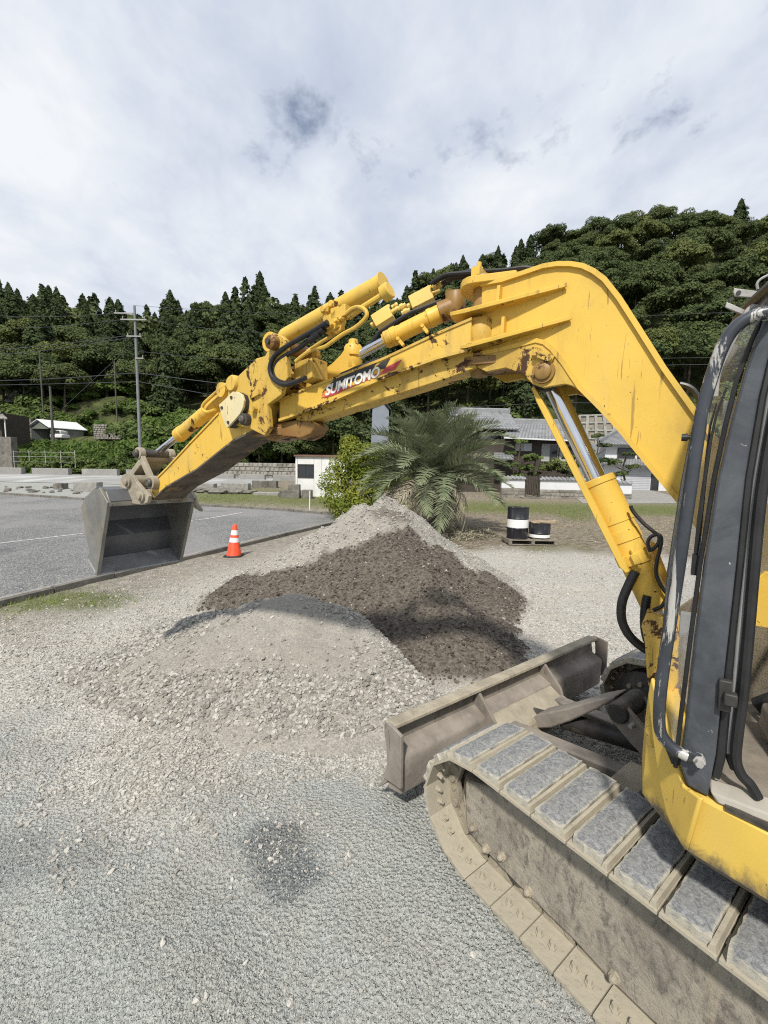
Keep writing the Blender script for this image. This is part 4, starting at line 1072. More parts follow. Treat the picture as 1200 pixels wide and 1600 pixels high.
mb.build_each('windscreen_seal', 'rubber_black', cab)
mb = MB()
mb.tube([U(x + .006, -.90, z) for x, z in [(0.674, 1.760), (0.674, 1.872), (0.671, 1.994), (0.666, 2.095), (0.658, 2.176), (0.641, 2.246)]], [.008, .007, .005, .004, .003, .003], 8)
mb.tube([U(x + .012, -.88, z) for x, z in [(0.667, 1.928), (0.665, 2.050), (0.663, 2.142), (0.653, 2.206)]], [.002, .003, .003, .002], 8)
wq = [(0.675, 1.752)][0]
mb.box(U(wq[0] + .004, -.90, wq[1] - .02), (.022, .03, .06), (Ug, Um, Vector((0, 0, 1))))
mb.build_each('wiper', 'rubber_black', cab)
# handrail outside the pillar
rail = [U(x, -1.0, z) for x, z in [(0.664, 1.187), (0.689, 1.193), (0.710, 1.205), (0.729, 1.227), (0.738, 1.265), (0.741, 1.350), (0.737, 1.479), (0.724, 1.729), (0.713, 1.967), (0.703, 2.159), (0.686, 2.275), (0.667, 2.350), (0.643, 2.388), (0.614, 2.404), (0.589, 2.408)]]
rail = [U(*([(0.637, 1.154)][0][0], -.955, [(0.637, 1.154)][0][1]))] + rail if False else rail
mb = MB(); mb.tube(smooth_path(rail, 5), .0165, 14)
hr = mb.build('handrail', 'rail_paint', cab)
fa, fb = [U(x, -.985, z) for x, z in [(0.666, 1.182), (0.634, 1.169)]]
mb = MB(); mb.bar(fa, fb + Um * .02, .034, .012, Um); mb.build('rail_foot', 'rail_paint', cab, 40, .004)
mb = MB(); mb.prof(fb - Um * .012, fb + Um * .03, [(0, .010), (.4, .010), (.41, .016), (1, .016)], 6); mb.build('rail_bolt', 'grey_metal', cab)
fa, fb = [U(x, -1.0, z) for x, z in [(0.599, 2.406), (0.574, 2.418)]]
mb = MB(); mb.bar(fa, fb + Um * .05, .034, .014, Um); mb.build('rail_foot', 'grey_metal', cab, 40, .004)
mb = MB()
mb.prof(U(.69, -.60, 2.13), U(.737, -.60, 2.13), [(0, .008), (.6, .008), (.62, .014), (1, .013)], 10); mb.build('knob', 'rubber_black', cab)
# lamp brackets and wiring on the roof edge
for q in ([(0.645, 2.537), (0.644, 2.550), (0.640, 2.547), (0.574, 2.523), (0.572, 2.510), (0.600, 2.512), (0.641, 2.524)], [(0.665, 2.479), (0.662, 2.494), (0.619, 2.463), (0.624, 2.451)]):
    r_ = -.80 if len(q) > 5 else -.86
    mb = MB(); mb.prism([U(x, r_, z) for x, z in q], Um * .006)
    mb.build('lamp_bracket', 'grey_metal', cab, 30, .002)
(q0, q1) = [(0.633, 2.532), (0.653, 2.498)]
for r_, q in ((-.803, q0), (-.863, q1)):
    mb = MB(); mb.cyl(U(q[0], r_, q[1]), U(q[0], r_ + .001, q[1]), .006, seg=12); mb.build('bracket_hole', 'rubber_black', cab)
mb = MB()
for pth in ([(0.590, 2.533), (0.593, 2.548), (0.587, 2.559), (0.571, 2.567), (0.550, 2.573)], [(0.584, 2.525), (0.577, 2.537), (0.567, 2.549), (0.552, 2.559)], [(0.586, 2.513), (0.574, 2.529), (0.554, 2.542)]):
    mb.tube(smooth_path([U(x, -.8, z) for x, z in pth], 5), .0035, 6)
mb.tube(smooth_path([U(x, -.82, z) for x, z in [(0.546, 2.486), (0.594, 2.482), (0.620, 2.448), (0.643, 2.379), (0.665, 2.308), (0.668, 2.234)]], 5), .010, 6)
mb.build_each('wire', 'grey_metal', cab)
mb = MB()
lb = [(0.608, 2.499), (0.601, 2.515), (0.590, 2.518), (0.571, 2.512), (0.547, 2.483), (0.568, 2.473), (0.590, 2.485)]
mb.prism([U(x, -.83, z) for x, z in lb], Um * .05); mb.build('lamp_socket', 'rust', cab, 40, .006)


# ------------------------------------------------------------------ ground
def sst(a, b, x):
    t = np.clip((x - a) / (b - a), 0, 1); return t * t * (3 - 2 * t)
_lat = rng.random((8, 64, 64)).astype(np.float64)
def vnoise(x, y, scale, seed=0):
    """smooth value noise on plan coordinates"""
    g_ = _lat[seed % 8]; X = np.asarray(x) * scale + 100; Y = np.asarray(y) * scale + 100
    i = np.floor(X).astype(int); j = np.floor(Y).astype(int); fx = X - i; fy = Y - j
    fx = fx * fx * (3 - 2 * fx); fy = fy * fy * (3 - 2 * fy)
    a = g_[i % 64, j % 64]; b = g_[(i + 1) % 64, j % 64]; c = g_[i % 64, (j + 1) % 64]; d = g_[(i + 1) % 64, (j + 1) % 64]
    return (a * (1 - fx) + b * fx) * (1 - fy) + (c * (1 - fx) + d * fx) * fy
def gz(x, y):
    """ground height: level yard, the far lot rising gently to the left, the street rising a little to the right"""
    x = np.asarray(x, float); y = np.asarray(y, float)
    left = sst(2.0, -6.0, x) * .05 * np.clip(y - 16, 0, 19)
    right = sst(0, 6, x) * .025 * np.clip(y - 28, 0, 16)
    return left + right
def gz1(x, y): return float(gz(x, y))
def X_rot(x, y): return x * .55 + y * .83
def near_relief(x, y):
    m_ = sst(11, 8, y) * sst(-6.5, -5, x)
    r = (vnoise(x, y, .9, 1) - .5) * .06 + (vnoise(x, y, 2.7, 2) - .5) * .045 + (vnoise(x, y, 9, 3) - .5) * .016
    # low tyre-worn swells in the fine gravel
    # passes of the roller and of wheels across the fine gravel
    q = X_rot(x, y)
    r += (np.abs(((q * 1.15 + vnoise(x, y, .8, 6) * .5) % 1) - .5) - .25) * .10 * sst(3.2, 2.2, y) * (.3 + vnoise(x, y, .9, 7))
    return r * m_ - .012
def axis(lo, hi, fa, fb, step, grow=1.25):
    a = list(np.arange(fa, fb + 1e-6, step)); s = step
    v = fb
    while v < hi: s *= grow; v += s; a.append(min(v, hi))
    v = fa; s = step; pre = []
    while v > lo: s *= grow; v -= s; pre.append(max(v, lo))
    return np.array(pre[::-1] + a)
xs = axis(-900, 900, -4.2, 3.2, .05); ys = axis(-60, 1500, .9, 8.2, .05)
X, Y = np.meshgrid(xs, ys)
Z = gz(X, Y) + near_relief(X, Y)
W = len(xs)
idx = np.arange(len(ys) * W).reshape(len(ys), W)
Fq = np.stack([idx[:-1, :-1], idx[:-1, 1:], idx[1:, 1:], idx[1:, :-1]], -1).reshape(-1, 4)
# composition of the yard surface
nz = vnoise(X, Y, 1.3, 4) * .6 + vnoise(X, Y, 4, 5) * .3
edge = 2.42 + .28 * np.sin(X * 1.7 + 1) - .18 * X.clip(-3, 1) * .6 + (nz - .45) * .9
fine = sst(.55, -.50, Y - edge + (vnoise(X, Y, 6, 2) - .5) * .5)
fine = np.maximum(fine, sst(-8, -10, X) * sst(18, 20, Y))
dp = np.sqrt(((X + .50 + (Y - 2.05) * .35) / .24) ** 2 + ((Y - 2.03) / .27) ** 2) + (nz - .45) * 1.5 + (vnoise(X, Y, 11, 5) - .5) * .5
dp2 = np.sqrt(((X + 2.0) / .55) ** 2 + ((Y - 1.98) / .17) ** 2) + (nz - .45) * 1.2
damp = np.maximum(sst(1.20, .75, dp), .55 * sst(1.2, .6, dp2))
soilm = sst(-1.2, -3.4, X + .38 * (Y - 5.8) * .0) * 0 + sst(.0, 1.0, (Y - 5.2) - (X + 5.2) * 2.3 + 5.2) * 0
kx = -5.42 + (Y - 5.81) * .381          # line of the near kerb
strip = sst(2.6, .5, X - kx) * sst(3.2, 4.2, Y) * sst(17, 14, Y)    # mossy brown verge inside the kerb
dry = sst(10.4, 11.6, Y + .10 * X + (nz - .45) * 1.6) * sst(-2.5, 0.5, X + (Y - 16) * .0)
dry = np.maximum(dry, sst(18, 19.5, Y) * sst(-14, -9, X))
green = dry * sst(.40, .62, vnoise(X, Y, .45, 6) * .55 + .45 * sst(19.5, 21.5, Y) * sst(30, 27, Y) + .12 * vnoise(X, Y, 3, 7))
green = np.maximum(green, .8 * sst(.9, .2, np.hypot((X + 4.6) / 1.3, (Y - 5.9) / .9) + (nz - .45)))
gm = mesh_np('ground', np.stack([X, Y, Z], -1).reshape(-1, 3), Fq, 'shoe_steel', True, {'fine': fine, 'damp': damp, 'verge': strip, 'dry': dry, 'green': green})
t = NT('ground')
sp = t.noise(75, 2, .5, 0, kind='cells'); sp2 = t.noise(190, 2, .5, 0, kind='cells'); sp3 = t.noise(34, 2, .5, 0, kind='cells')
def grains(src, lo, hi):
    s_ = t.n('ShaderNodeSeparateColor'); t.l(src, s_.inputs[0])
    return t.mix(s_.outputs[0], lo, hi)
coarse_c = t.mix(.5, grains(sp, (0.27, 0.255, 0.222), (0.68, 0.65, 0.59)), grains(sp3, (0.33, 0.312, 0.275), (0.58, 0.555, 0.505)))
coarse_c = t.mix(t.mul(t.ramp(t.noise(1.1, 6, .6), .45, .70), .6), coarse_c, (0.48, 0.435, 0.365))
fine_c = grains(sp2, (0.26, 0.27, 0.253), (0.43, 0.445, 0.42))
fine_c = t.mix(t.mul(t.ramp(t.noise(1.8, 6, .6, .4), .42, .66), .35), fine_c, (0.36, 0.33, 0.27))
c = t.mix(t.attr('fine'), coarse_c, fine_c)
c = t.mix(t.mul(t.attr('damp'), .8), c, t.mix(.85, c, (0.22, 0.24, 0.28), 'MULTIPLY'))
verge_c = t.mix(t.ramp(t.noise(6, 8, .7), .40, .62), (0.30, 0.27, 0.215), (0.155, 0.135, 0.10))
c = t.mix(t.mul(t.attr('verge'), .75), c, verge_c)
dry_c = t.mix(t.ramp(t.noise(5.5, 9, .75), .40, .62), (0.135, 0.105, 0.075), (0.34, 0.30, 0.225))
dry_c = t.mix(t.mul(t.ramp(t.noise(.7, 5, .6), .45, .65), .5), dry_c, (0.24, 0.21, 0.17))
c = t.mix(t.attr('dry'), c, dry_c)
green_c = t.mix(t.ramp(t.noise(8, 8, .7), .35, .65), (0.075, 0.115, 0.026), (0.19, 0.19, 0.07))
c = t.mix(t.mul(t.attr('green'), .85), c, green_c)
nb = t.bump(t.noise(55, 2, .5, 0, kind='dist'), .8, .025)
nb = t.bump(t.noise(200, 2, .5, 0, kind='dist'), .6, .007, nb)
t.fin(c, .95, 0, nb, .2)
gm.materials.clear(); gm.materials.append(MATS['ground'])
ground = link('ground', gm); ground['kind'] = 'structure'

# ------------------------------------------------------------------ heaps of crushed stone
def seg_dist(X, Y, a, b):
    ax, ay, az_ = a; bx, by, bz = b
    dx, dy = bx - ax, by - ay
    t_ = np.clip(((X - ax) * dx + (Y - ay) * dy) / (dx * dx + dy * dy), 0, 1)
    return np.hypot(X - ax - t_ * dx, Y - ay - t_ * dy), az_ + t_ * (bz - az_)
def rear_h(X, Y):
    segs = [((-.06, 7.15, 1.52), (-.02, 6.75, 1.36), .68), ((-.06, 7.1, 1.40), (-1.15, 6.8, .84), .60), ((-1.15, 6.8, .84), (-2.05, 6.45, .34), .52), ((-.02, 6.75, 1.24), (.30, 5.6, .80), .64), ((.30, 5.6, .80), (.82, 4.65, .46), .60)]
    h = np.full(X.shape, -9.)
    for a, b, k in segs:
        d, hh = seg_dist(X, Y, a, b)
        v = hh - k * (np.sqrt(d * d + .01) - .1)
        h = np.logaddexp(h * 14, v * 14) / 14
    h += (vnoise(X, Y, 1.7, 3) - .5) * .13 + (vnoise(X, Y, 5.5, 5) - .5) * .085 + (vnoise(X, Y, 15, 6) - .5) * .035
    # clods and slips near the top
    up = sst(.85, 1.2, h)
    h += up * ((vnoise(X, Y, 4.2, 1) - .5) * .22 + (vnoise(X, Y, 11, 2) - .5) * .09)
    d, _ = seg_dist(X, Y, (-1.95, 6.75, 0), (-1.7, 6.7, 0))
    h = np.maximum(h, .44 - .55 * d + (vnoise(X, Y, 6, 4) - .5) * .10)
    return h
def front_h(X, Y):
    segs = [((-1.85, 4.55, .34), (-1.05, 4.6, .55), .36), ((-1.05, 4.6, .55), (-.5, 4.5, .45), .35), ((-.5, 4.5, .45), (-.05, 3.95, .23), .35), ((-.05, 3.95, .23), (.32, 3.4, .05), .33)]
    h = np.full(X.shape, -9.)
    for a, b, k in segs:
        d, hh = seg_dist(X, Y, a, b)
        v = hh - k * (np.sqrt(d * d + .02) - .14)
        h = np.logaddexp(h * 22, v * 22) / 22
    # cut back face
    yc = np.interp(X, [-3, -2.3, -1.6, -1.0, -.45, 0, .45], [5.3, 5.05, 4.85, 4.9, 4.7, 4.2, 3.5])
    h -= .95 * np.clip(Y - yc, 0, 3)
    h += (vnoise(X, Y, 1.6, 2) - .5) * .07 + (vnoise(X, Y, 5, 4) - .5) * .045 + (vnoise(X, Y, 14, 7) - .5) * .022
    # a stony rim spilled at the left
    d, _ = seg_dist(X, Y, (-2.15, 5.0, 0), (-2.75, 4.0, 0))
    h = np.maximum(h, .10 - .28 * d + (vnoise(X, Y, 7, 1) - .5) * .06)
    return h
def heap(name, hf, x0, x1, y0, y1, step, label, mat):
    ax_, ay_ = np.arange(x0, x1, step), np.arange(y0, y1, step)
    X, Y = np.meshgrid(ax_, ay_); h = hf(X, Y)
    w = len(ax_); idx = np.arange(X.size).reshape(X.shape)
    F = np.stack([idx[:-1, :-1], idx[:-1, 1:], idx[1:, 1:], idx[1:, :-1]], -1).reshape(-1, 4)
    hv = h.ravel(); F = F[(hv[F] > -.05).any(1)]
    yl = np.interp(X, [-2.9, -2.3, -1.3, -.5, 0, .5, .9, 1.3, 1.9, 2.4], [6.0, 6.45, 6.1, 6.2, 6.2, 6.35, 6.4, 6.4, 6.4, 6.4])
    n_ = (vnoise(X, Y, 3, 1) - .5) * .5 + (vnoise(X, Y, 9, 2) - .5) * .2
    soil = sst(.12, -.10, Y - yl + n_) * sst(-.0, .06, h) * sst(-2.75, -2.4, X)
    soil = np.maximum(soil, sst(.42, .25, np.hypot((X - .1) / 1.3, (Y - 6.72) / .7) + n_ * .35) * .8)
    if hf is front_h: soil = soil * 0
    used, inv = np.unique(F, return_inverse=True); F = inv.reshape(F.shape)
    V = np.stack([X, Y, np.maximum(h, -.05)], -1).reshape(-1, 3)[used]
    me = mesh_np(name, V, F, mat, True, {'soil': soil.ravel()[used]})
    o = link(name, me); tag(o, label, 'gravel heap'); return o
t = NT('heap')
spA = t.noise(110, 2, kind='cells'); spB = t.noise(45, 2, kind='cells')
sA = t.n('ShaderNodeSeparateColor'); t.l(spA, sA.inputs[0]); sB = t.n('ShaderNodeSeparateColor'); t.l(spB, sB.inputs[0])
lc = t.mix(.45, t.mix(sA.outputs[0], (0.18, 0.168, 0.145), (0.42, 0.398, 0.352)), t.mix(sB.outputs[0], (0.215, 0.20, 0.174), (0.38, 0.358, 0.315)))
lc = t.mix(t.mul(t.ramp(t.noise(1.7, 6, .6), .45, .7), .5), lc, (0.25, 0.222, 0.182))
bc_ = t.mix(t.ramp(t.noise(26, 7, .7), .35, .66), (0.070, 0.060, 0.049), (0.165, 0.145, 0.12))
c = t.mix(t.attr('soil'), lc, bc_)
nb = t.bump(t.noise(38, 7, .65), .5, .02); nb = t.bump(t.noise(120, 2, kind='dist'), .6, .008, nb)
t.fin(c, .95, 0, nb, .2)
rear = heap('gravel_heap', rear_h, -3.6, 3.0, 2.9, 9.6, .035, 'tall pointed heap of crushed stone with brown freshly dug side in front of the palm', 'heap')
front = heap('gravel_heap', front_h, -3.9, 1.3, 2.2, 6.2, .035, 'low broad heap of grey crushed stone in front of the taller brown heap', 'heap')

# ------------------------------------------------------------------ loose stones (uncountable): instanced on points
def stone_mat(name, lo, hi, dust):
    t = NT(name)
    r_ = t.rand()
    c = t.mix(r_, lo, hi)
    c = t.mix(t.mul(t.ramp(t.noise(60, 4, .6), .4, .7), .45), c, dust)
    t.fin(c, .92, 0, t.bump(t.noise(120, 4, .6), .4, .003), .2)
stone_mat('stone_beige', (0.22, 0.21, 0.186), (0.50, 0.48, 0.44), (0.38, 0.355, 0.30))
stone_mat('stone_grey', (0.20, 0.21, 0.20), (0.44, 0.455, 0.43), (0.34, 0.335, 0.305))
stone_mat('stone_heap', (0.17, 0.161, 0.143), (0.48, 0.46, 0.42), (0.32, 0.30, 0.258))
stone_mat('stone_soil', (0.050, 0.043, 0.035), (0.185, 0.162, 0.134), (0.118, 0.100, 0.08))
def stone_group():
    ng = bpy.data.node_groups.new('scatter_stones', 'GeometryNodeTree')
    ng.interface.new_socket('Geometry', in_out='INPUT', socket_type='NodeSocketGeometry')
    ng.interface.new_socket('Geometry', in_out='OUTPUT', socket_type='NodeSocketGeometry')
    ng.interface.new_socket('Material', in_out='INPUT', socket_type='NodeSocketMaterial')
    N = ng.nodes; L = ng.links
    gi = N.new('NodeGroupInput'); go = N.new('NodeGroupOutput')
    join = N.new('GeometryNodeJoinGeometry')
    for k in range(5):
        ic = N.new('GeometryNodeMeshIcoSphere'); ic.inputs['Radius'].default_value = .5; ic.inputs['Subdivisions'].default_value = 1 if k < 3 else 2
        sp_ = N.new('GeometryNodeSetPosition')
        rv = N.new('FunctionNodeRandomValue'); rv.data_type = 'FLOAT_VECTOR'
        rv.inputs[0].default_value = (-.17,) * 3; rv.inputs[1].default_value = (.17,) * 3; rv.inputs['Seed'].default_value = k * 11
        L.new(ic.outputs['Mesh'], sp_.inputs['Geometry']); L.new(rv.outputs[0], sp_.inputs['Offset'])
        tr = N.new('GeometryNodeTransform'); tr.inputs['Scale'].default_value = ((1, .75, .55), (1.1, .8, .7), (.9, .9, .6), (1.2, .7, .5), (1, .85, .75))[k]
        L.new(sp_.outputs[0], tr.inputs['Geometry'])
        g2 = N.new('GeometryNodeGeometryToInstance'); L.new(tr.outputs[0], g2.inputs[0]); L.new(g2.outputs[0], join.inputs[0])
    ip = N.new('GeometryNodeInstanceOnPoints'); ip.inputs['Pick Instance'].default_value = True
    a1 = N.new('GeometryNodeInputNamedAttribute'); a1.data_type = 'FLOAT'; a1.inputs['Name'].default_value = 'size'
    a2 = N.new('GeometryNodeInputNamedAttribute'); a2.data_type = 'INT'; a2.inputs['Name'].default_value = 'pick'
    rr = N.new('FunctionNodeRandomValue'); rr.data_type = 'FLOAT_VECTOR'; rr.inputs[0].default_value = (-.5, -.5, 0); rr.inputs[1].default_value = (.5, .5, 6.28)
    L.new(gi.outputs[0], ip.inputs['Points']); L.new(join.outputs[0], ip.inputs['Instance'])
    L.new(a2.outputs['Attribute'], ip.inputs['Instance Index']); L.new(a1.outputs['Attribute'], ip.inputs['Scale'])
    e2 = N.new('FunctionNodeEulerToRotation'); L.new(rr.outputs[0], e2.inputs[0]); L.new(e2.outputs[0], ip.inputs['Rotation'])
    sm = N.new('GeometryNodeSetMaterial'); L.new(ip.outputs[0], sm.inputs['Geometry']); L.new(gi.outputs['Material'], sm.inputs['Material'])
    L.new(sm.outputs[0], go.inputs[0])
    return ng
STONES = stone_group()
def scatter(name, P, size, mat, parent=None, group=None):
    me = bpy.data.meshes.new(name); n_ = len(P)
    me.vertices.add(n_); me.vertices.foreach_set('co', np.asarray(P, np.float32).ravel())
    a = me.attributes.new('size', 'FLOAT', 'POINT'); a.data.foreach_set('value', np.asarray(size, np.float32))
    a = me.attributes.new('pick', 'INT', 'POINT'); a.data.foreach_set('value', rng.integers(0, 5, n_).astype(np.int32))
    me.materials.append(MATS[mat])
    o = link(name, me, parent); o['kind'] = 'stuff'
    md = o.modifiers.new('stones', 'NODES'); md.node_group = group or STONES
    for it in md.node_group.interface.items_tree:
        if it.item_type == 'SOCKET' and it.in_out == 'INPUT' and it.socket_type == 'NodeSocketMaterial': md[it.identifier] = MATS[mat]
    return o
def interp_grid(F_, x, y):   # bilinear look-up in the ground grid
    i = np.clip(np.searchsorted(xs, x) - 1, 0, len(xs) - 2); j = np.clip(np.searchsorted(ys, y) - 1, 0, len(ys) - 2)
    fx = (x - xs[i]) / (xs[i + 1] - xs[i]); fy = (y - ys[j]) / (ys[j + 1] - ys[j])
    return (F_[j, i] * (1 - fx) + F_[j, i + 1] * fx) * (1 - fy) + (F_[j + 1, i] * (1 - fx) + F_[j + 1, i + 1] * fx) * fy
def rand_in(n_, x0, x1, y0, y1): return rng.uniform(x0, x1, n_), rng.uniform(y0, y1, n_)
def in_heap(x, y, m_=.0): return (rear_h(x, y) > m_) | (front_h(x, y) > m_)
# coarse stones on the yard, thinning with distance and where the fine gravel lies
n0 = 120000
yy = 1.0 / rng.uniform(1 / 12.5, 1 / 1.3, n0); xx = (rng.uniform(-1.02, 1.02, n0)) * (yy + .4)
fz = interp_grid(fine, xx, yy); dz_ = interp_grid(dry, xx, yy); vz = interp_grid(strip, xx, yy)
clump = vnoise(xx, yy, 1.4, 2) * .6 + vnoise(xx, yy, 4, 3) * .4
keep = (rng.random(n0) < (1 - .996 * fz) * (1 - .93 * dz_) * (1 - .55 * vz) * (.35 + 1.1 * sst(.35, .65, clump))) & (xx > -5.3 + (yy - 5.81) * .381 + .1) & ~in_heap(xx, yy, .03)
xx, yy = xx[keep], yy[keep]
sz = .010 + .024 * rng.random(len(xx)) ** 3 + .0022 * np.maximum(0, yy - 2.5)
scatter('gravel', np.stack([xx, yy, interp_grid(Z, xx, yy) + sz * .12], -1), sz, 'stone_beige')
# fine grey gravel in the foreground
n1 = 75000
yy = 1.0 / rng.uniform(1 / 3.2, 1 / .95, n1); xx = rng.uniform(-1.0, .75, n1) * (yy + .15)
fz = interp_grid(fine, xx, yy); keep = rng.random(n1) < (.08 + fz)
xx, yy = xx[keep], yy[keep]; sz = .0045 + .0055 * rng.random(len(xx)) ** 2
scatter('fine_gravel', np.stack([xx, yy, interp_grid(Z, xx, yy) + sz * .15], -1), sz, 'stone_grey')
# pale chips in the damp patch
n2 = 300
xx = rng.normal(-.58, .22, n2); yy = rng.normal(2.12, .17, n2); sz = .008 + .018 * rng.random(n2) ** 3
scatter('stone_chips', np.stack([xx, yy, interp_grid(Z, xx, yy) + sz * .2], -1), sz, 'stone_beige')
# stones on the heaps
def heap_stones(hf, par, n_, box, other, mat, soil_sel, smin, smax, pw, foot_bias):
    x, y = rand_in(n_, *box); h = hf(x, y); k = (h > -.01) & (h > other(x, y) - .02)
    yl = np.interp(x, [-2.9, -2.3, -1.3, -.5, 0, .5, .9, 1.3, 1.9, 2.4], [6.0, 6.45, 6.1, 6.2, 6.2, 6.35, 6.4, 6.4, 6.4, 6.4])
    soil = (y - yl + (vnoise(x, y, 3, 1) - .5) * .5 < 0) & (x > -2.6)
    if soil_sel is not None: k &= soil if soil_sel else (~soil | (rng.random(n_) < .05))
    if foot_bias: k &= rng.random(n_) < np.maximum(np.clip(1.12 - h * foot_bias, .10, 1) * (.3 + 1.2 * sst(.38, .60, vnoise(x, y, 1.8, 6))), np.maximum(sst(-.75, -.35, x) * sst(4.2, 4.5, y) * .8, sst(.55, .30, seg_dist(x, y, (-2.1, 5.0, 0), (-2.7, 4.0, 0))[0])))
    x, y, h = x[k], y[k], h[k]; sz = smin + (smax - smin) * rng.random(len(x)) ** pw
    return scatter('stones', np.stack([x, y, h + sz * .12], -1), sz, mat, par)
heap_stones(front_h, front, 85000, (-3.9, 1.2, 2.3, 5.6), rear_h, 'stone_heap', None, .009, .052, 3.8, 3.0)
heap_stones(rear_h, rear, 26000, (-3.2, 2.6, 3.0, 8.2), front_h, 'stone_heap', False, .011, .050, 3.4, 0)
heap_stones(rear_h, rear, 38000, (-2.8, 2.4, 3.0, 6.8), front_h, 'stone_soil', True, .008, .055, 4.5, 0)

# ------------------------------------------------------------------ asphalt lot, painted line, kerbs
simple('line_paint', (0.47, 0.465, 0.45), .8, 0, .2, 14, None, [((0.16, 0.16, 0.16), 9, .52, .6, (1, 1, 1))])
t = NT('asphalt')
v_ = t.noise(70, 2, kind='cells'); s_ = t.n('ShaderNodeSeparateColor'); t.l(v_, s_.inputs[0])
c = t.mix(t.ramp(s_.outputs[0], .55, .95), (0.11, 0.111, 0.112), (0.36, 0.36, 0.35))
c = t.mix(t.mul(t.ramp(t.noise(.35, 5, .6, .4), .42, .6), .5), c, (0.26, 0.255, 0.245))
c = t.mix(t.mul(t.ramp(t.noise(.8, 6, .6, .4, (1, 1, 1), (8, 3, 1)), .60, .72), .55), c, (0.085, 0.086, 0.088))
t.fin(c, .93, 0, t.bump(t.noise(70, 2, kind='dist'), .5, .012), .2)
simple('concrete_lot', (0.27, 0.27, 0.26), .9, 0, .12, .5, None, [((0.27, 0.265, 0.25), 1.3, .52, .7, (1, 1, 1)), ((0.42, 0.42, 0.41), .3, .5, .7, (1, .3, 1))])
simple('concrete', (0.26, 0.252, 0.232), .9, 0, .18, 4, (30, .4), [((0.20, 0.19, 0.165), 3, .5, .72, (1, 1, .5))])
simple('concrete_pale', (0.25, 0.246, 0.232), .9, 0, .1, 3, None, [((0.33, 0.32, 0.29), 2.4, .54, .72, (1, 1, .5))])
simple('concrete_dark', (0.155, 0.145, 0.125), .92, 0, .25, 3, (20, .5), [((0.08, 0.072, 0.06), 3, .5, .7, (1, 1, .6)), ((0.25, 0.24, 0.21), 5, .6, .72, (1, 1, 1))])
def sheet(name, poly, lift, mat, n_=24):
    """sheet draped on the ground over a plan quadrilateral"""
    a, b, c, d = [np.array(p, float) for p in poly]
    u = np.linspace(0, 1, n_); U_, V_ = np.meshgrid(u, u)
    P = (a[None, None] * ((1 - U_) * (1 - V_))[..., None] + b * (U_ * (1 - V_))[..., None] + c * (U_ * V_)[..., None] + d * ((1 - U_) * V_)[..., None])
    z = gz(P[..., 0], P[..., 1]) + lift
    idx = np.arange(n_ * n_).reshape(n_, n_)
    F = np.stack([idx[:-1, :-1], idx[:-1, 1:], idx[1:, 1:], idx[1:, :-1]], -1).reshape(-1, 4)
    o = link(name, mesh_np(name, np.concatenate([P, z[..., None]], -1).reshape(-1, 3), F, mat, True)); o['kind'] = 'structure'; return o
KA, KB = np.array((-9.6, -5.2)), np.array((-1.62, 15.75))       # near kerb line
FA = [(-60, 36), (-20.5, 22.5), (-14.8, 20.8), (-8.95, 19.6), (-1.40, 17.62)]
sheet('asphalt_lot', [(-48, -6), (-9.95, -5.2), (-1.95, 15.75), (-9.0, 19.5)], .012, 'asphalt', 40)
sheet('asphalt_lot', [(-48, -6), (-9.0, 19.5), (-20.5, 22.45), (-62, 36)], .012, 'asphalt', 30)
sheet('asphalt_lot', [(-1.95, 15.75), (-1.55, 17.3), (-3.5, 18.1), (-9.0, 19.5)], .012, 'asphalt', 12)
l0, l1 = np.array((-13.5, 2.2)), np.array((-5.95, 17.6)); pd = np.array((.9, -.44)) * .055
sheet('painted_line', [l0 - pd, l0 + pd, l1 + pd, l1 - pd], .019, 'line_paint', 20)
sheet('concrete_lot', [(-52, 31), (-9.5, 28.8), (-8.8, 41), (-60, 42)], .012, 'concrete_lot', 24)
sheet('pale_verge', [KA + (-.45, .0), KA + (-.07, 0), KB + (-.07, 0), KB + (-.38, 0)], .016, 'concrete', 30)
def kerb_run(name, pts, w, h, mat, label, step=1.2, joint=.012):
    pcs = []
    root = None
    for (a, b) in zip(pts[:-1], pts[1:]):
        a, b = np.array(a, float), np.array(b, float); L = np.linalg.norm(b - a); k = max(1, round(L / step)); d = (b - a) / L
        for i in range(k):
            p0 = a + d * (L * i / k + joint / 2); p1 = a + d * (L * (i + 1) / k - joint / 2)
            z0, z1 = gz1(*p0), gz1(*p1); j = random.uniform(-.012, .012)
            m_ = MB(); m_.bar((p0[0], p0[1], z0 + h / 2 - .03 + j), (p1[0], p1[1], z1 + h / 2 - .03 + j + random.uniform(-.008, .008)), w, h + .06)
            if root is None:
                root = thing(name, label, 'kerb', (a[0], a[1], z0))
            m_.build('kerb_stone', mat, root, 30, .008)
    return root
kerb_run('kerb', [KB, KB + (KA - KB) * .8], .11, .085, 'concrete_dark', 'low dark kerb between the gravel yard and the asphalt lot', 1.0)
kerb_run('kerb', FA[1:], .14, .11, 'concrete_dark', 'low kerb along the far edge of the asphalt lot by the grass', 1.3)

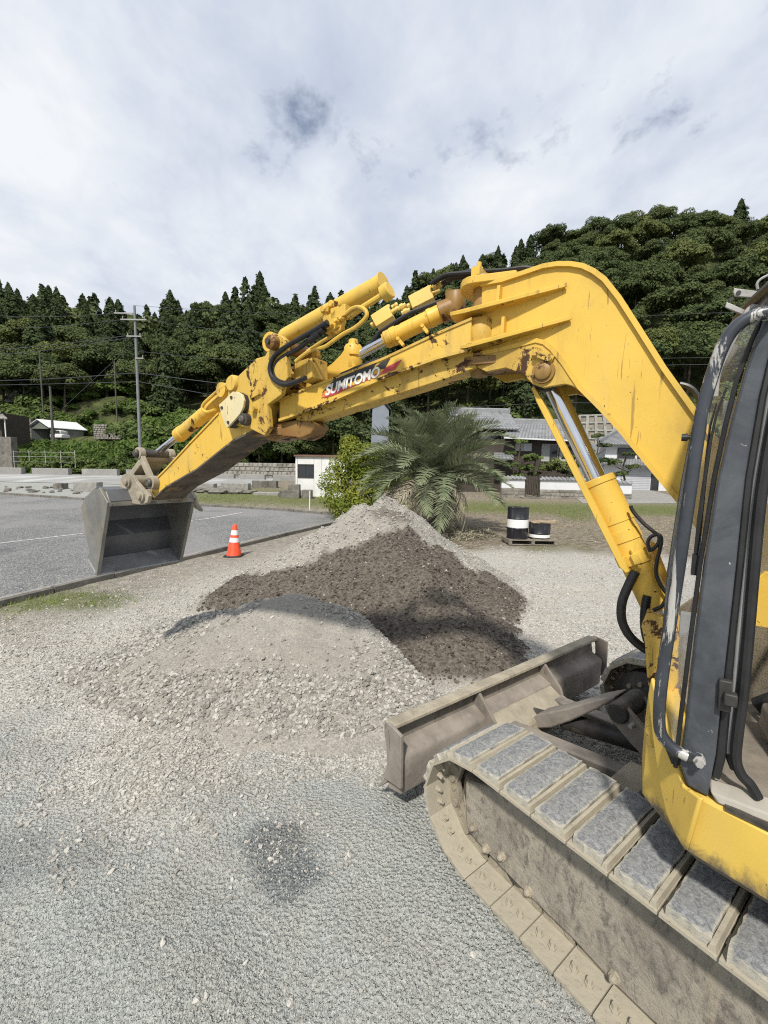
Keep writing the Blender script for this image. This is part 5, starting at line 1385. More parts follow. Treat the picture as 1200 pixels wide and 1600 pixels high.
# ------------------------------------------------------------------ traffic cone
simple('cone_orange', (0.75, 0.075, 0.022), .45, 0, .08, 6, None, [((0.45, 0.07, 0.03), 5, .62, .75, (1, 1, .5))])
simple('cone_white', (0.70, 0.70, 0.69), .4, 0, .06, 8, None, [((0.42, 0.38, 0.34), 7, .6, .7, (1, 1, 1))])
cp = Vector((-3.36, 9.35, gz1(-3.36, 9.35)))
cone = thing('traffic_cone', 'orange traffic cone with two white bands leaning beside the dark kerb', 'traffic cone', cp)
tilt = Vector((.05, 0, 1)).normalized()
def cz(h): return cp + tilt * h
H = .72
mb = MB(); mb.prof(cz(.025), cz(H), [(0, .165), (.02, .158), (.98, .045), (1, .038)], 32); mb.build('cone_body', 'cone_orange', cone)
mb = MB()
for k in range(1): mb.prism([cp + Vector((x, y, .004)) for x, y in ((-.19, -.14), (-.14, -.19), (.14, -.19), (.19, -.14), (.19, .14), (.14, .19), (-.14, .19), (-.19, .14))], (0, 0, .03))
mb.build('base', 'rubber_black', cone, 30, .006)
def rc(h): return .158 + (.045 - .158) * ((h - .039) / (.98 * (H - .025) + .025 - .039)) + .0025
for h0, h1 in ((.33, .43), (.49, .60)):
    mb = MB(); mb.tube([cz(h0), cz(h1)], [rc(h0), rc(h1)], 32, 0, False); mb.build('reflective_band', 'cone_white', cone)

# ------------------------------------------------------------------ drums on a pallet
simple('drum_black', (0.018, 0.019, 0.024), .38, .2, .3, 6, (14, .06), [((0.12, 0.07, 0.05), 7, .64, .7, (1, 1, 1)), ((0.10, 0.10, 0.105), 4, .55, .72, (1, 1, .3))])
simple('wood', (0.36, 0.28, 0.18), .85, 0, .25, 5, (20, .3), [((0.20, 0.155, 0.105), 9, .5, .68, (.3, 1, 1))])
simple('wood_old', (0.20, 0.175, 0.14), .9, 0, .25, 6, (20, .3), [((0.10, 0.085, 0.065), 9, .5, .7, (.3, 1, 1))])
pz = .0
pal = thing('pallet', 'weathered wooden pallet lying under the two black drums', 'pallet', (4.05, 11.75, 0))
for k in range(6):
    mb = MB(); mb.box((4.08 + .0, 11.42 + k * .13, .135), (1.32, .10, .022)); mb.build('deck_board', 'wood_old', pal, 30, .003)
for x in (-.62, 0, .62):
    mb = MB(); mb.box((4.08 + x, 11.745, .075), (.09, .76, .096)); mb.build('bearer', 'wood_old', pal, 30, .003)
for k in range(3):
    mb = MB(); mb.box((4.08, 11.42 + k * .325, .013), (1.32, .10, .022)); mb.build('bottom_board', 'wood_old', pal, 30, .003)
def drum(x, y, z0, h, label, half):
    o = thing('oil_drum', label, 'oil drum', (x, y, z0), 'drums on the pallet'); r = .285
    b0 = Vector((x, y, z0))
    st = [(0, .285), (.012, .293), (.022, .285)]
    if not half: st += [(.32, .285), (.335, .294), (.35, .285), (.63, .285), (.645, .294), (.66, .285), (.975, .285), (.985, .293), (1, .293)]
    else: st += [(.30, .285), (.33, .294), (.36, .285), (.98, .285), (1, .285)]
    m_ = MB(); m_.tube([b0 + Vector((0, 0, h * t_)) for t_, _ in st], [q for _, q in st], 36); m_.build('shell', 'drum_black', o)
    z_a, z_b = ((.36, .62) if not half else (.06, .26))
    m_ = MB(); m_.tube([b0 + Vector((0, 0, h * z_a)), b0 + Vector((0, 0, h * z_b))], .2875, 36, 0, False); m_.build('white_band', 'white_paint', o)
    if not half:
        m_ = MB(); m_.cyl(b0 + Vector((0, 0, h * .985)), b0 + Vector((0, 0, h * .988)), .27, seg=32); m_.build('lid', 'drum_black', o)
        for (dx, dy) in ((.15, .1), (-.17, -.06)):
            m_ = MB(); m_.cyl(b0 + Vector((dx, dy, h * .988)), b0 + Vector((dx, dy, h + .004)), .03, seg=12); m_.build('bung', 'grey_metal', o)
    return o
drum(3.74, 11.72, .147, .87, 'tall black oil drum with a broad white band on the pallet', False)
drum(4.36, 11.72, .170, .43, 'short cut-down black drum with a pale foot band under loose boards', True)
bd = thing('board_stack', 'loose pale boards laid over the short drum', 'boards', (4.4, 11.7, .60))
for k, (dx, dy, dz, a, L) in enumerate(((0, -.16, 0, .03, .62), (.02, .02, 0, -.02, .66), (-.02, .19, .0, .05, .6), (.16, -.05, .024, .5, .70))):
    mb = MB(); c_, s_ = math.cos(a), math.sin(a); mb.box((4.40 + dx, 11.70 + dy, .612 + dz), (L, .15, .022), (Vector((c_, s_, 0)), Vector((-s_, c_, 0)), Vector((0, 0, 1)))); mb.build('board', 'wood', bd, 30, .003)
mb = MB(); mb.box((4.45, 11.50, .158), (.66, .12, .022)); tag(mb.build('plank', 'wood_old', None, 30, .003), 'short dark plank lying on the pallet before the short drum', 'plank')

# ------------------------------------------------------------------ concrete blocks around the far lot
def block(u0, u1, v0, v1, y, dep, mat, label, z_on=None, name='concrete_block', group='concrete blocks on the far lot'):
    x0 = (u0 - 600) / 660 * y; x1 = (u1 - 600) / 660 * y; h = (v1 - v0) / 660 * y
    zb = gz1((x0 + x1) / 2, y) if z_on is None else z_on
    k = max(1, round((x1 - x0) / 1.9)) if name == 'concrete_block' and (x1 - x0) > 2.4 else 1
    root = None
    m_ = MB(); m_.box(((x0 + x1) / 2, y + dep / 2, zb + h / 2 - .02), (x1 - x0, dep, h + .04))
    o = m_.build(name, mat, None, 30, .03); tag(o, label, 'concrete block' if 'block' in name else 'slab', group)
    return zb + h
for k, (u0, u1, lab) in enumerate(((-6, 34, 'pale concrete wall block at the far edge of the lot, at the left frame edge'), (50, 107, 'long pale concrete wall block below the wire fence'), (128, 183, 'long pale concrete wall block below the round green hedge'), (197, 232, 'pale concrete wall block right behind the bucket link'), (262, 322, 'pale concrete wall block behind the lower stick'))):
    block(u0, u1, 735, 745, 41, .5, 'concrete_pale', lab)
for k, (u0, u1, v0, v1, y, lab) in enumerate(((333, 365, 741, 748, 38, 'small pale block below the stone wall, first from the stick'), (375, 413, 743, 751, 36, 'pale block below the stone wall, middle one of three'), (426, 461, 744, 753, 34.5, 'pale block below the stone wall, touching the white shed'))):
    block(u0, u1, v0, v1, y, .5, 'concrete_pale', lab)
for (u0, u1, v0, v1, y, mat, lab) in ((308, 333, 756, 766, 26.5, 'concrete', 'short grey block beside the far side of the bucket'), (344, 387, 755, 765, 27, 'concrete', 'long grey block on dark rubble beyond the cone'), (393, 431, 752, 763, 28.5, 'concrete_dark', 'long dark block left of the white shed'), (113, 150, 753, 768, 24.5, 'concrete', 'grey block left of the bucket on the rubble'), (82, 95, 755, 764, 25.5, 'concrete_dark', 'small dark block on the rubble at the left'), (235, 300, 754, 763, 27.5, 'concrete', 'grey block in the shade behind the bucket')):
    block(u0, u1, v0, v1, y, .6, mat, lab)
tz = block(435, 467, 765, 777, 23.2, .5, 'concrete_dark', 'dark lower block of the small stack before the shed')
block(449, 467, 756, 765, 23.25, .42, 'concrete_dark', 'dark top block of the small stack before the shed', tz)
block(470, 486, 764, 777, 23.4, .5, 'concrete_dark', 'dark upright block beside the small stack')
block(395, 434, 767, 771, 24.2, .9, 'concrete', 'thin grey slab lying left of the dark block stack', None, 'concrete_slab')
mb = MB()
for k in range(26):
    x = random.uniform(-11.5, -7.2); y = random.uniform(24.6, 26); s = random.uniform(.12, .4)
    mb.ico((x, y, gz1(x, y) + s * .25), s, (1.3, 1, .55), 0, .2)
for k in range(34):
    x = random.uniform(-24, -15); y = random.uniform(23.4, 26.5); s = random.uniform(.06, .2)
    mb.ico((x, y, gz1(x, y) + s * .2), s, (1.2, 1, .7), 0, .3)
o = mb.build('rubble', 'concrete_dark', None, 0); o['kind'] = 'stuff'
for (x, y, lab) in ((-3.3, 18.6, 'thin white marker stake standing in the grass beyond the cone'), (-1.58, 16.05, 'short white stake at the corner of the kerbs'), (2.9 * -1, 22.6, 'leaning white stake beside the shed')):
    mb = MB(); h = .9 if y > 17 else .35; z0 = gz1(x, y); mb.cyl((x, y, z0 - .05), (x + .02, y, z0 + h), .022, seg=8); tag(mb.build('marker_stake', 'white_paint'), lab, 'stake', 'marker stakes')


# ------------------------------------------------------------------ hills
SK_U = [-400, -200, 0, 60, 110, 200, 300, 350, 430, 480, 560, 640, 700, 770, 830, 870, 920, 970, 1040, 1100, 1150, 1200, 1400, 1700]
SK_V = [440, 430, 436, 456, 470, 484, 478, 468, 452, 470, 478, 446, 412, 390, 374, 372, 350, 336, 330, 334, 346, 353, 380, 420]
SK_T = [(u - 600) / 660 for u in SK_U]
SK_E = [(733 + (u - 600) * .01665 - v) / 660 for u, v in zip(SK_U, SK_V)]
def hill_z(x, y):
    x = np.asarray(x, float); y = np.asarray(y, float)
    t_ = x / np.maximum(y, 1.)
    yc = np.interp(t_, [-1, -.2, .2, .8], [128, 128, 112, 104])
    top = 2 + np.interp(t_, SK_T, SK_E) * yc - np.interp(t_, [-1, -.1, .05, .35, .6], [12.5, 12., 11., 10., 12.])
    lf = sst(.02, -.12, t_)
    y0 = 46.
    base = gz(x, np.full_like(y, 45.)) - .25
    # left: a bank, a terrace, then the slope; right: the slope alone
    zl = base + 3.4 * sst(46, 55, y) + 1.7 * sst(55, 59, y) + 3.0 * np.exp(-((x + 44) / 9.) ** 2 - ((y - 69) / 5.) ** 2) * (.75 + .5 * vnoise(x, y, .25, 4))
    s_ = np.clip((y - 64) / (yc - 64), 0, 1)
    zl = zl + (top - base - 5.4) * (s_ ** .86)
    s2 = np.clip((y - 47) / (yc - 47), 0, 1)
    zr = base + (top - base) * (s2 ** .92)
    z = zl * lf + zr * (1 - lf)
    z = z - np.clip(y - yc, 0, 400) * .12
    return z + (vnoise(x, y, .06, 1) - .5) * 3 * sst(70, 90, y) - 1.2 * sst(46.5, 45.5, y)
tt = np.linspace(-1.9, 1.9, 170); yy = np.concatenate([np.linspace(45.2, 70, 45), np.linspace(71, 140, 60), np.linspace(145, 320, 18)])
T_, YY = np.meshgrid(tt, yy); XX = T_ * YY; ZZ = hill_z(XX, YY)
idx = np.arange(T_.size).reshape(T_.shape)
F = np.stack([idx[:-1, :-1], idx[:-1, 1:], idx[1:, 1:], idx[1:, :-1]], -1).reshape(-1, 4)
t = NT('hillside')
c = t.mix(t.ramp(t.noise(.35, 8, .7), .38, .62), (0.030, 0.038, 0.016), (0.085, 0.10, 0.038))
c = t.mix(t.mul(t.ramp(t.noise(.09, 6, .6), .52, .66), .6), c, (0.13, 0.125, 0.06))
t.fin(c, .95, 0, t.bump(t.noise(1.2, 6, .7), .8, .3), .1)
hill = link('hillside', mesh_np('hillside', np.stack([XX, YY, ZZ], -1).reshape(-1, 3), F, 'hillside', True)); hill['kind'] = 'structure'

# ------------------------------------------------------------------ foliage
def leaf_mat(name, lo, hi, tip=None, trans=.25):
    t = NT(name)
    r_ = t.rand()
    c = t.mix(r_, lo, hi)
    c = t.mix(t.ramp(t.noise(1.3, 4, .6), .35, .65), c, tip or tuple(min(1, q * 1.5) for q in hi))
    f = t.n('ShaderNodeBsdfTranslucent'); t.l(c, f.inputs['Color'])
    t.fin(c, .75, 0, None, .15)
    mx = t.n('ShaderNodeMixShader'); mx.inputs[0].default_value = trans
    out = [q for q in t.t.nodes if q.type == 'OUTPUT_MATERIAL'][0]
    t.l(t.b.outputs[0], mx.inputs[1]); t.l(f.outputs[0], mx.inputs[2]); t.l(mx.outputs[0], out.inputs['Surface'])
leaf_mat('leaf_cedar', (0.022, 0.038, 0.016), (0.046, 0.066, 0.026), (0.056, 0.076, 0.028), .12)
leaf_mat('leaf_broad', (0.030, 0.050, 0.018), (0.082, 0.106, 0.036), (0.090, 0.116, 0.042), .15)
leaf_mat('leaf_olive', (0.055, 0.072, 0.020), (0.095, 0.110, 0.035), None, .15)
leaf_mat('leaf_bright', (0.050, 0.100, 0.020), (0.085, 0.140, 0.030), (0.12, 0.17, 0.04), .25)
leaf_mat('leaf_yellow', (0.10, 0.15, 0.022), (0.16, 0.21, 0.03), (0.24, 0.26, 0.045), .3)
leaf_mat('leaf_garden', (0.045, 0.070, 0.020), (0.085, 0.115, 0.034), None, .2)
leaf_mat('frond_green', (0.11, 0.145, 0.075), (0.20, 0.23, 0.13), (0.29, 0.31, 0.20), .2)
leaf_mat('frond_dead', (0.12, 0.10, 0.07), (0.30, 0.275, 0.21), None, .15)
simple('bark', (0.075, 0.058, 0.042), .95, 0, .3, 6, (14, .7, .03))
simple('bark_grey', (0.12, 0.105, 0.085), .95, 0, .3, 6, (20, .7, .02))
def cards(P, Nn, size, asp=.7):
    """leaf-sized diamonds at P facing roughly along Nn"""
    P = np.asarray(P); Nn = np.asarray(Nn); k = len(P)
    Nn = Nn / np.maximum(1e-6, np.linalg.norm(Nn, axis=1))[:, None]
    rv = rng.normal(size=(k, 3)); a = np.cross(Nn, rv); a /= np.maximum(1e-6, np.linalg.norm(a, axis=1))[:, None]; b = np.cross(Nn, a)
    s = (size * (.6 + .8 * rng.random(k)))[:, None] if np.isscalar(size) else size[:, None]
    fold = Nn * s * .22
    V = np.stack([P - a * s, P - b * s * asp - fold, P + a * s, P + b * s * asp - fold], 1).reshape(-1, 3)
    return V, np.arange(4 * k).reshape(k, 4)
def join(parts):
    V = []; F = []; M_ = []; o = 0
    for (v, f, m_) in parts:
        V.append(v); F.append(f + o); M_.append(np.full(len(f), m_)); o += len(v)
    return np.concatenate(V), np.concatenate(F), np.concatenate(M_)
def trunk_np(h, r, seg=7, lean=0):
    zs_ = [0, h * .5, h]; rs_ = [r, r * .75, r * .35]
    V = [(math.cos(a) * q + lean * z, math.sin(a) * q, z) for z, q in zip(zs_, rs_) for a in [2 * math.pi * j / seg for j in range(seg)]]
    F = [(i * seg + j, i * seg + (j + 1) % seg, (i + 1) * seg + (j + 1) % seg, (i + 1) * seg + j) for i in range(2) for j in range(seg)]
    return np.array(V), np.array(F)
def cedar_crown(h, r, k, size, seed):
    g_ = np.random.default_rng(seed)
    u = g_.random(k) ** .8; z = h * (.14 + .86 * u); a = g_.random(k) * 6.283
    lay = .80 + .20 * np.cos(z * 6.283 / 1.25 + 2 * np.cos(a * 3 + seed)) + .16 * np.cos(a * 5 + seed * 1.7 + z * .6)
    env = r * np.clip((1 - u) ** .66 + .015, 0, 1) * lay * (1 + .16 * np.sin(z * 2.1 + a * 2 + seed))
    q = np.sqrt(g_.uniform(.35, 1, k)) * env
    P = np.stack([np.cos(a) * q, np.sin(a) * q, z - q * .25 + g_.normal(0, .15, k)], 1)
    Nn = np.stack([np.cos(a), np.sin(a), np.full(k, .75)], 1) + g_.normal(0, .45, (k, 3))
    return cards(P, Nn, size)
def blob_crown(h, r, k, size, seed, nb=11, z0=.30, flat=.75):
    g_ = np.random.default_rng(seed); P = []; Nn = []
    cs = []
    for i in range(nb):
        a = i * 2.4 + g_.random(); q = r * (.15 + .62 * math.sqrt((i + .5) / nb)); zz = h * (z0 + (1 - z0) * (.78 - .50 * (q / r) ** 1.6 + g_.uniform(-.10, .12)))
        cs.append((math.cos(a) * q, math.sin(a) * q, zz, r * g_.uniform(.30, .50) * (1 if nb < 20 else .66) * g_.uniform(.75, 1.2)))
    w = np.array([c[3] ** 2 for c in cs]); w /= w.sum(); which = g_.choice(nb, k, p=w); cs = np.array(cs)
    d = g_.normal(size=(k, 3)); d[:, 2] = np.abs(d[:, 2]) * 1.1 - .35; d /= np.linalg.norm(d, axis=1)[:, None]
    rad = cs[which, 3] * g_.uniform(.72, 1.05, k)
    P = cs[which, :3] + d * rad[:, None] * np.array([1, 1, flat])
    Nn = d + np.array([0, 0, .35]) + g_.normal(0, .45, (k, 3))
    return cards(P, Nn, size)
def np_obj(name, V, F, mats, mi=None, attrs=None):
    me = mesh_np(name, V, F, mats)
    if mi is not None and len(set(mi)) > 1: me.polygons.foreach_set('material_index', np.asarray(mi, np.int32))
    me.update(); return me
cedars = []; broads = []; olives = []
for k in range(5):
    v, f = cedar_crown(13.0, 3.5, 5200, .215, 30 + k); tv, tf = trunk_np(11.5, .26)
    V, F, mi = join([(v, f, 0), (tv, tf, 1)]); cedars.append(np_obj('cedar_tree', V, F, ['leaf_cedar', 'bark'], mi))
for k in range(6):
    v, f = blob_crown(9.5, 4.4, 8500, .165, 60 + k, 40); tv, tf = trunk_np(5.5, .25)
    V, F, mi = join([(v, f, 0), (tv, tf, 1)])
    broads.append(np_obj('broadleaf_tree', V, F, ['leaf_broad', 'bark'], mi)); olives.append(np_obj('broadleaf_tree', V, F, ['leaf_olive', 'bark'], mi))
# forest positions, jittered so that crowns overlap like a closed wood
cand = []
yv = 57.
while yv < 134:
    sp_ = 5.2 + (yv - 57) * .018
    xv = -1.12 * yv
    while xv < 1.12 * yv:
        x = xv + random.uniform(-.42, .42) * sp_; y = yv + random.uniform(-.45, .45) * sp_
        t_ = x / y; yc = float(np.interp(t_, [-1, -.2, .2, .8], [128, 128, 112, 104]))
        if y < yc + 6 and (t_ > -.10 or y > 66): cand.append((x, y, t_))
        xv += sp_
    yv += sp_ * .92
# nearest (largest) 300 in view stand alone, the others form the far wood
def in_view(c): return abs(c[2]) < .95
cand.sort(key=lambda c: c[1] + (0 if in_view(c) else 500) - (26 if c[1] > 112 or float(np.interp(c[2], [-1, -.2, .2, .8], [128, 128, 112, 104])) - c[1] < 6 else 0))
far_parts = []
n_c = n_b = 0
for i, (x, y, t_) in enumerate(cand):
    z = float(hill_z(x, y))
    u_px = 600 + 660 * t_
    yc = float(np.interp(t_, [-1, -.2, .2, .8], [128, 128, 112, 104]))
    pc = (.52 if y > 84 else .45 if y > 74 else .12) if u_px < 500 else (.70 if y > 90 else .4) if u_px < 840 else .03
    is_c = random.random() < pc
    sc_f = random.uniform(.72, 1.18) * (1.0 if y < 110 else .92)
    if u_px > 860: sc_f *= .94
    if is_c and y > yc - 12 and random.random() < .18 and u_px < 560: sc_f *= 1.2
    if is_c and 600 < u_px < 860: sc_f *= .82
    if i < 300:
        if is_c: me = cedars[i % 5]
        else: me = (olives if random.random() < (.22 if u_px > 600 else .12) else broads)[i % 6]
        o = link(me.name.split('.')[0], me); o.location = (x, y, z - .4); o.rotation_euler = (random.uniform(-.04, .04), random.uniform(-.04, .04), random.uniform(0, 6.28))
        o.scale = (sc_f * random.uniform(.9, 1.15), sc_f * random.uniform(.9, 1.15), sc_f)
        side = 'left' if u_px < 600 else 'right'
        part_ = 'on the skyline of' if y > yc - 9 else 'at the foot of' if y < 70 else 'half way up'
        hl = 'the long left hill' if side == 'left' else 'the higher rounded hill'
        if is_c: tag(o, 'dark conical cedar in the close wood %s %s' % (part_, hl), 'tree', 'cedars %s %s' % (part_, hl))
        else:
            ol = 'olive-toned' if me in olives else 'dark green'
            tag(o, '%s round-crowned broadleaf tree in the wood %s %s' % (ol, part_, hl), 'tree', '%s broadleaf trees %s %s' % (ol, part_, hl))
    else:
        a = random.uniform(0, 6.28)
        if is_c: v, f = cedar_crown(13.5 * sc_f, 3.2 * sc_f, 260 if in_view((x, y, t_)) else 60, .62 if in_view((x, y, t_)) else 1.5, i)
        else: v, f = blob_crown(9.5 * sc_f, 4.4 * sc_f, 300 if in_view((x, y, t_)) else 70, .62 if in_view((x, y, t_)) else 1.5, i, 9)
        far_parts.append((v + np.array([x, y, z - .4]), f, 0 if is_c else 1))
V, F, mi = join(far_parts)
o = link('forest', np_obj('forest', V, F, ['leaf_cedar', 'leaf_broad'], mi)); o['kind'] = 'stuff'
print('trees', len(cand), 'cards', len(F))

# undergrowth on the banks
def thicket(name, P, h, r, mat, size, per, seed, nb=6):
    parts_ = []
    for i, (x, y, z) in enumerate(P):
        s_ = random.uniform(.7, 1.3)
        v, f = blob_crown(h * s_, r * s_, per, size, seed + i, nb, .12, .8); parts_.append((v + np.array([x, y, z]), f, 0))
    V, F, mi = join(parts_); return np_obj(name, V, F, [mat])
shr = [np_obj('shrub', *blob_crown(2.6, 1.9, 1100, .17, 200 + k, 9, .1, .8), ['leaf_garden']) for k in range(3)]
shr += [np_obj('shrub', *blob_crown(2.6, 1.9, 1100, .17, 220 + k, 9, .1, .8), ['leaf_bright']) for k in range(3)]
sc_n = 0
def plant(me, x, y, z, s, label, cat, grp, name=None):
    o = link(name or me.name.split('.')[0], me); o.location = (x, y, z); o.rotation_euler = (0, 0, random.uniform(0, 6.28)); o.scale = (s * random.uniform(.9, 1.2), s * random.uniform(.9, 1.2), s * random.uniform(.85, 1.15))
    return tag(o, label, cat, grp)
for i in range(64):     # bushes on the left bank and terrace
    u = random.uniform(215, 520); y = random.uniform(48, 66); x = (u - 600) / 660 * y
    plant(shr[random.randrange(6)], x, y, float(hill_z(x, y)) - .3, random.uniform(.9, 1.7), 'leafy green bush on the bank behind the tall pole', 'bush', 'bushes on the left bank')
for i in range(34):
    u = random.uniform(-60, 135) if i < 24 else random.uniform(60, 230); y = random.uniform(62, 68) if i < 24 else random.uniform(72, 76); x = (u - 600) / 660 * y
    plant(shr[random.randrange(6)], x, y, float(hill_z(x, y)) - .3, random.uniform(.8, 1.5), 'leafy green bush at the wood edge above the garage', 'bush', 'bushes above the garage')
for i in range(34):
    u = random.uniform(90, 240); y = random.uniform(60, 71); x = (u - 600) / 660 * y
    plant(shr[random.randrange(6)], x, y, float(hill_z(x, y)) - .35, random.uniform(.45, 1.1), 'low bush on the grassy rise above the light block wall', 'bush', 'bushes on the grassy rise')
for i in range(40):     # behind the houses on the right
    u = random.uniform(560, 1230); y = random.uniform(48, 58); x = (u - 600) / 660 * y
    plant(shr[random.randrange(3)], x, y, float(hill_z(x, y)) - .3, random.uniform(.6, 1.3), 'low dark bush on the slope behind the tiled house', 'bush', 'bushes behind the house')
# dark trees behind the shed
for i, (u, y, s) in enumerate(((405, 46, .62), (440, 47, .7), (480, 46, .66), (520, 45, .75), (560, 46, .62), (520, 50, .8), (460, 52, .8), (380, 50, .7), (575, 43, .5))):
    x = (u - 600) / 660 * y
    o = plant(broads[i % 6], x, y, gz1(x, min(y, 45)) - .3, s, 'dark leafy tree in the clump behind the white shed', 'tree', 'trees behind the shed')
# reed-like growth on the bank at the left
n_ = 9000
uu = rng.uniform(-120, 235, n_); yq = rng.uniform(46, 55.5, n_); xq = (uu - 600) / 660 * yq; zq = hill_z(xq, yq)
kp = rng.random(n_) < .9
P = np.stack([xq, yq, zq + rng.random(n_) * 1.0], 1)[kp]
Nn = rng.normal(0, .6, (len(P), 3)) + np.array([0, -.6, .5])
v, f = cards(P, Nn, .26, .4)
o = link('bank_weeds', np_obj('bank_weeds', v, f, ['leaf_bright'])); o['kind'] = 'stuff'
hv2 = []
for i in range(46):
    u = 95 + i * 6.2 + random.uniform(-2, 2); y = 44.6 + random.uniform(0, 1.2); hv2.append(((u - 600) / 660 * y, y, gz1((u - 600) / 660 * y, 44) - .2))
o = link('bank_shrubbery', thicket('bank_shrubbery', hv2, 1.9, .95, 'leaf_garden', .13, 420, 1200)); tag(o, 'long rough green hedge behind the pale wall blocks of the far lot', 'hedge')
for (u, y, s) in ((58, 44.5, .75), (70, 44.8, .6), (118, 44.6, .5), (190, 44.8, .55), (222, 45, .7)):
    x = (u - 600) / 660 * y
    plant(shr[0], x, y, gz1(x, 44) - .3, s, {58: 'dark round bush by the wire fence at the left', 70: 'smaller dark bush in the middle of the wire fence', 118: 'low dark bush at the right end of the wire fence', 190: 'dark bush under the bank just left of the bucket link', 222: 'dark bush at the foot of the tall pole'}[u], 'bush', 'bushes by the lot')

# ------------------------------------------------------------------ left bank: pole, garage, walls
simple('pole_concrete', (0.30, 0.295, 0.28), .85, 0, .1, 2)
simple('pole_grey', (0.17, 0.175, 0.18), .85, 0, .15, 2)
simple('pole_dark', (0.09, 0.082, 0.072), .9, 0, .2, 2)
def pole(u, v_top, y, r0, r1, mat, label, arms=()):
    x = (u - 600) / 660 * y; hz = 733 + (u - 600) * .01665
    ztop = 2 + (hz - v_top) / 660 * y; zb = max(gz1(x, min(y, 45)), float(hill_z(x, y))) - .5
    o = thing('utility_pole', label, 'utility pole', (x, y, zb))
    m_ = MB(); m_.tube([(x, y, zb), (x, y, ztop)], [r0, r1], 14); m_.build('shaft', mat, o)
    for (du0, du1, v) in arms:
        z = 2 + (hz - v) / 660 * y
        m_ = MB(); m_.box((x + (du0 + du1) / 2 / 660 * y, y - r1 - .06, z), ((du1 - du0) / 660 * y, .09, .10)); m_.build('crossarm', 'pole_concrete', o)
        for q in (.08, .92):
            m_ = MB(); xx_ = x + (du0 + (du1 - du0) * q) / 660 * y
            if abs(xx_ - x) < .2: continue
            m_.prof((xx_, y - r1 - .06, z + .05), (xx_, y - r1 - .06, z + .28), [(0, .03), (.3, .03), (.31, .05), (.6, .035), (.61, .05), (1, .03)], 8); m_.build('insulator', 'pole_concrete', o)
    return x, y, ztop
pole(221, 489, 40, .155, .10, 'pole_grey', 'tall grey concrete utility pole with cross arms standing behind the bucket', ((-29, -1, 501), (-20, 19, 510), (-12, 10, 534), (0, 12, 566)))
pole(87, 607, 54, .16, .12, 'pole_dark', 'short dark wooden pole in front of the white-roofed garage')
pole(74, 557, 62, .10, .08, 'pole_dark', 'thin pole at the wood edge, further left of two')
pole(187, 570, 62, .10, .08, 'pole_dark', 'thin pole at the wood edge, nearer the tall pole')
simple('cable', (0.045, 0.05, 0.06), .6)
def wire(pts, y0, y1, label, r=.022, sag=.0):
    P = []
    for k, (u, v) in enumerate(pts):
        y = y0 + (y1 - y0) * k / (len(pts) - 1); P.append((( u - 600) / 660 * y, y, 2 + (733 + (u - 600) * .01665 - v) / 660 * y))
    m_ = MB(); m_.tube(smooth_path(P, 6), r, 5); o = m_.build('power_line', 'cable'); tag(o, label, 'power line', 'overhead lines'); return o
for pts, y0, y1, lab, r in (
    ([(-120, 497), (60, 505), (196, 500)], 52, 40, 'overhead line to the upper left arm of the tall pole', .02),
    ([(-120, 520), (60, 521), (205, 509)], 52, 40, 'overhead line to the second arm of the tall pole from the left', .02),
    ([(-120, 560), (60, 549), (212, 532)], 52, 40, 'bluish cable pair to the third arm, upper one', .026),
    ([(-120, 566), (60, 556), (214, 535)], 52, 40, 'bluish cable pair to the third arm, lower one', .026),
    ([(-120, 600), (60, 597), (221, 587)], 50, 40, 'cable crossing the tall pole low down on its left', .03),
    ([(-120, 607), (60, 604), (221, 600)], 50, 40, 'lowest cable to the tall pole from the left', .025),
    ([(222, 587), (300, 597), (365, 605), (420, 612)], 40, 42, 'cable from the tall pole to the right behind the stick', .03),
    ([(222, 600), (290, 612), (345, 622)], 40, 42, 'lower cable from the tall pole to the right', .025),
    ([(240, 509), (330, 522), (460, 532)], 40, 46, 'overhead line from the second arm to the right', .02),
    ([(222, 489), (360, 497), (560, 505)], 40, 48, 'top wire from the tall pole to the right', .016),
    ([(222, 555), (340, 566), (470, 572)], 40, 46, 'middle wire from the tall pole to the right', .018),
    ([(211, 548), (160, 592), (104, 640)], 40, 46, 'slanting stay wire left of the tall pole', .022),
    ([(990, 504), (1060, 501), (1140, 499), (1260, 498)], 40, 36, 'thin overhead line right of the boom, upper one', .016),
    ([(1010, 566), (1080, 565), (1250, 563)], 40, 36, 'overhead line right of the boom, middle one', .018),
    ([(1015, 576), (1080, 575), (1250, 573)], 40, 36, 'overhead line right of the boom, lower one', .018),
    ([(690, 640), (860, 632), (1000, 634)], 44, 40, 'pale cable behind the lifting cylinder', .02)):
    wire(pts, y0, y1, lab, r)
# garage
simple('garage_wall', (0.15, 0.165, 0.14), .8, 0, .12, 1.5, None, [((0.10, 0.10, 0.09), 2, .55, .7, (1, 1, .4))])
simple('roof_white', (0.66, 0.66, 0.65), .5, 0, .06, 2)
simple('car_glass_dark', (0.03, 0.03, 0.028), .9)  # matt near-black pane colour for the parked car's windscreen
gy = 56.
def pw(u, v, y): return ((u - 600) / 660 * y, y, 2 + (733 + (u - 600) * .01665 - v) / 660 * y)
gx0, _, gzb = pw(54, 683, gy); gx1 = pw(83, 683, gy)[0]; gx2, _, _ = pw(132, 683, gy + 3)
gb = gzb - .6; ge = pw(83, 668, gy)[2]; gr = pw(66, 657, gy)[2]
gar = thing('garage', 'small grey-green garage with a white gable roof at the left behind the weeds', 'garage', (gx1, gy, gb))
d_ = Vector((gx2 - gx1, 3.2, 0)); A_ = Vector((gx0, gy, 0)); B_ = Vector((gx1, gy, 0)); zz = Vector((0, 0, 1))
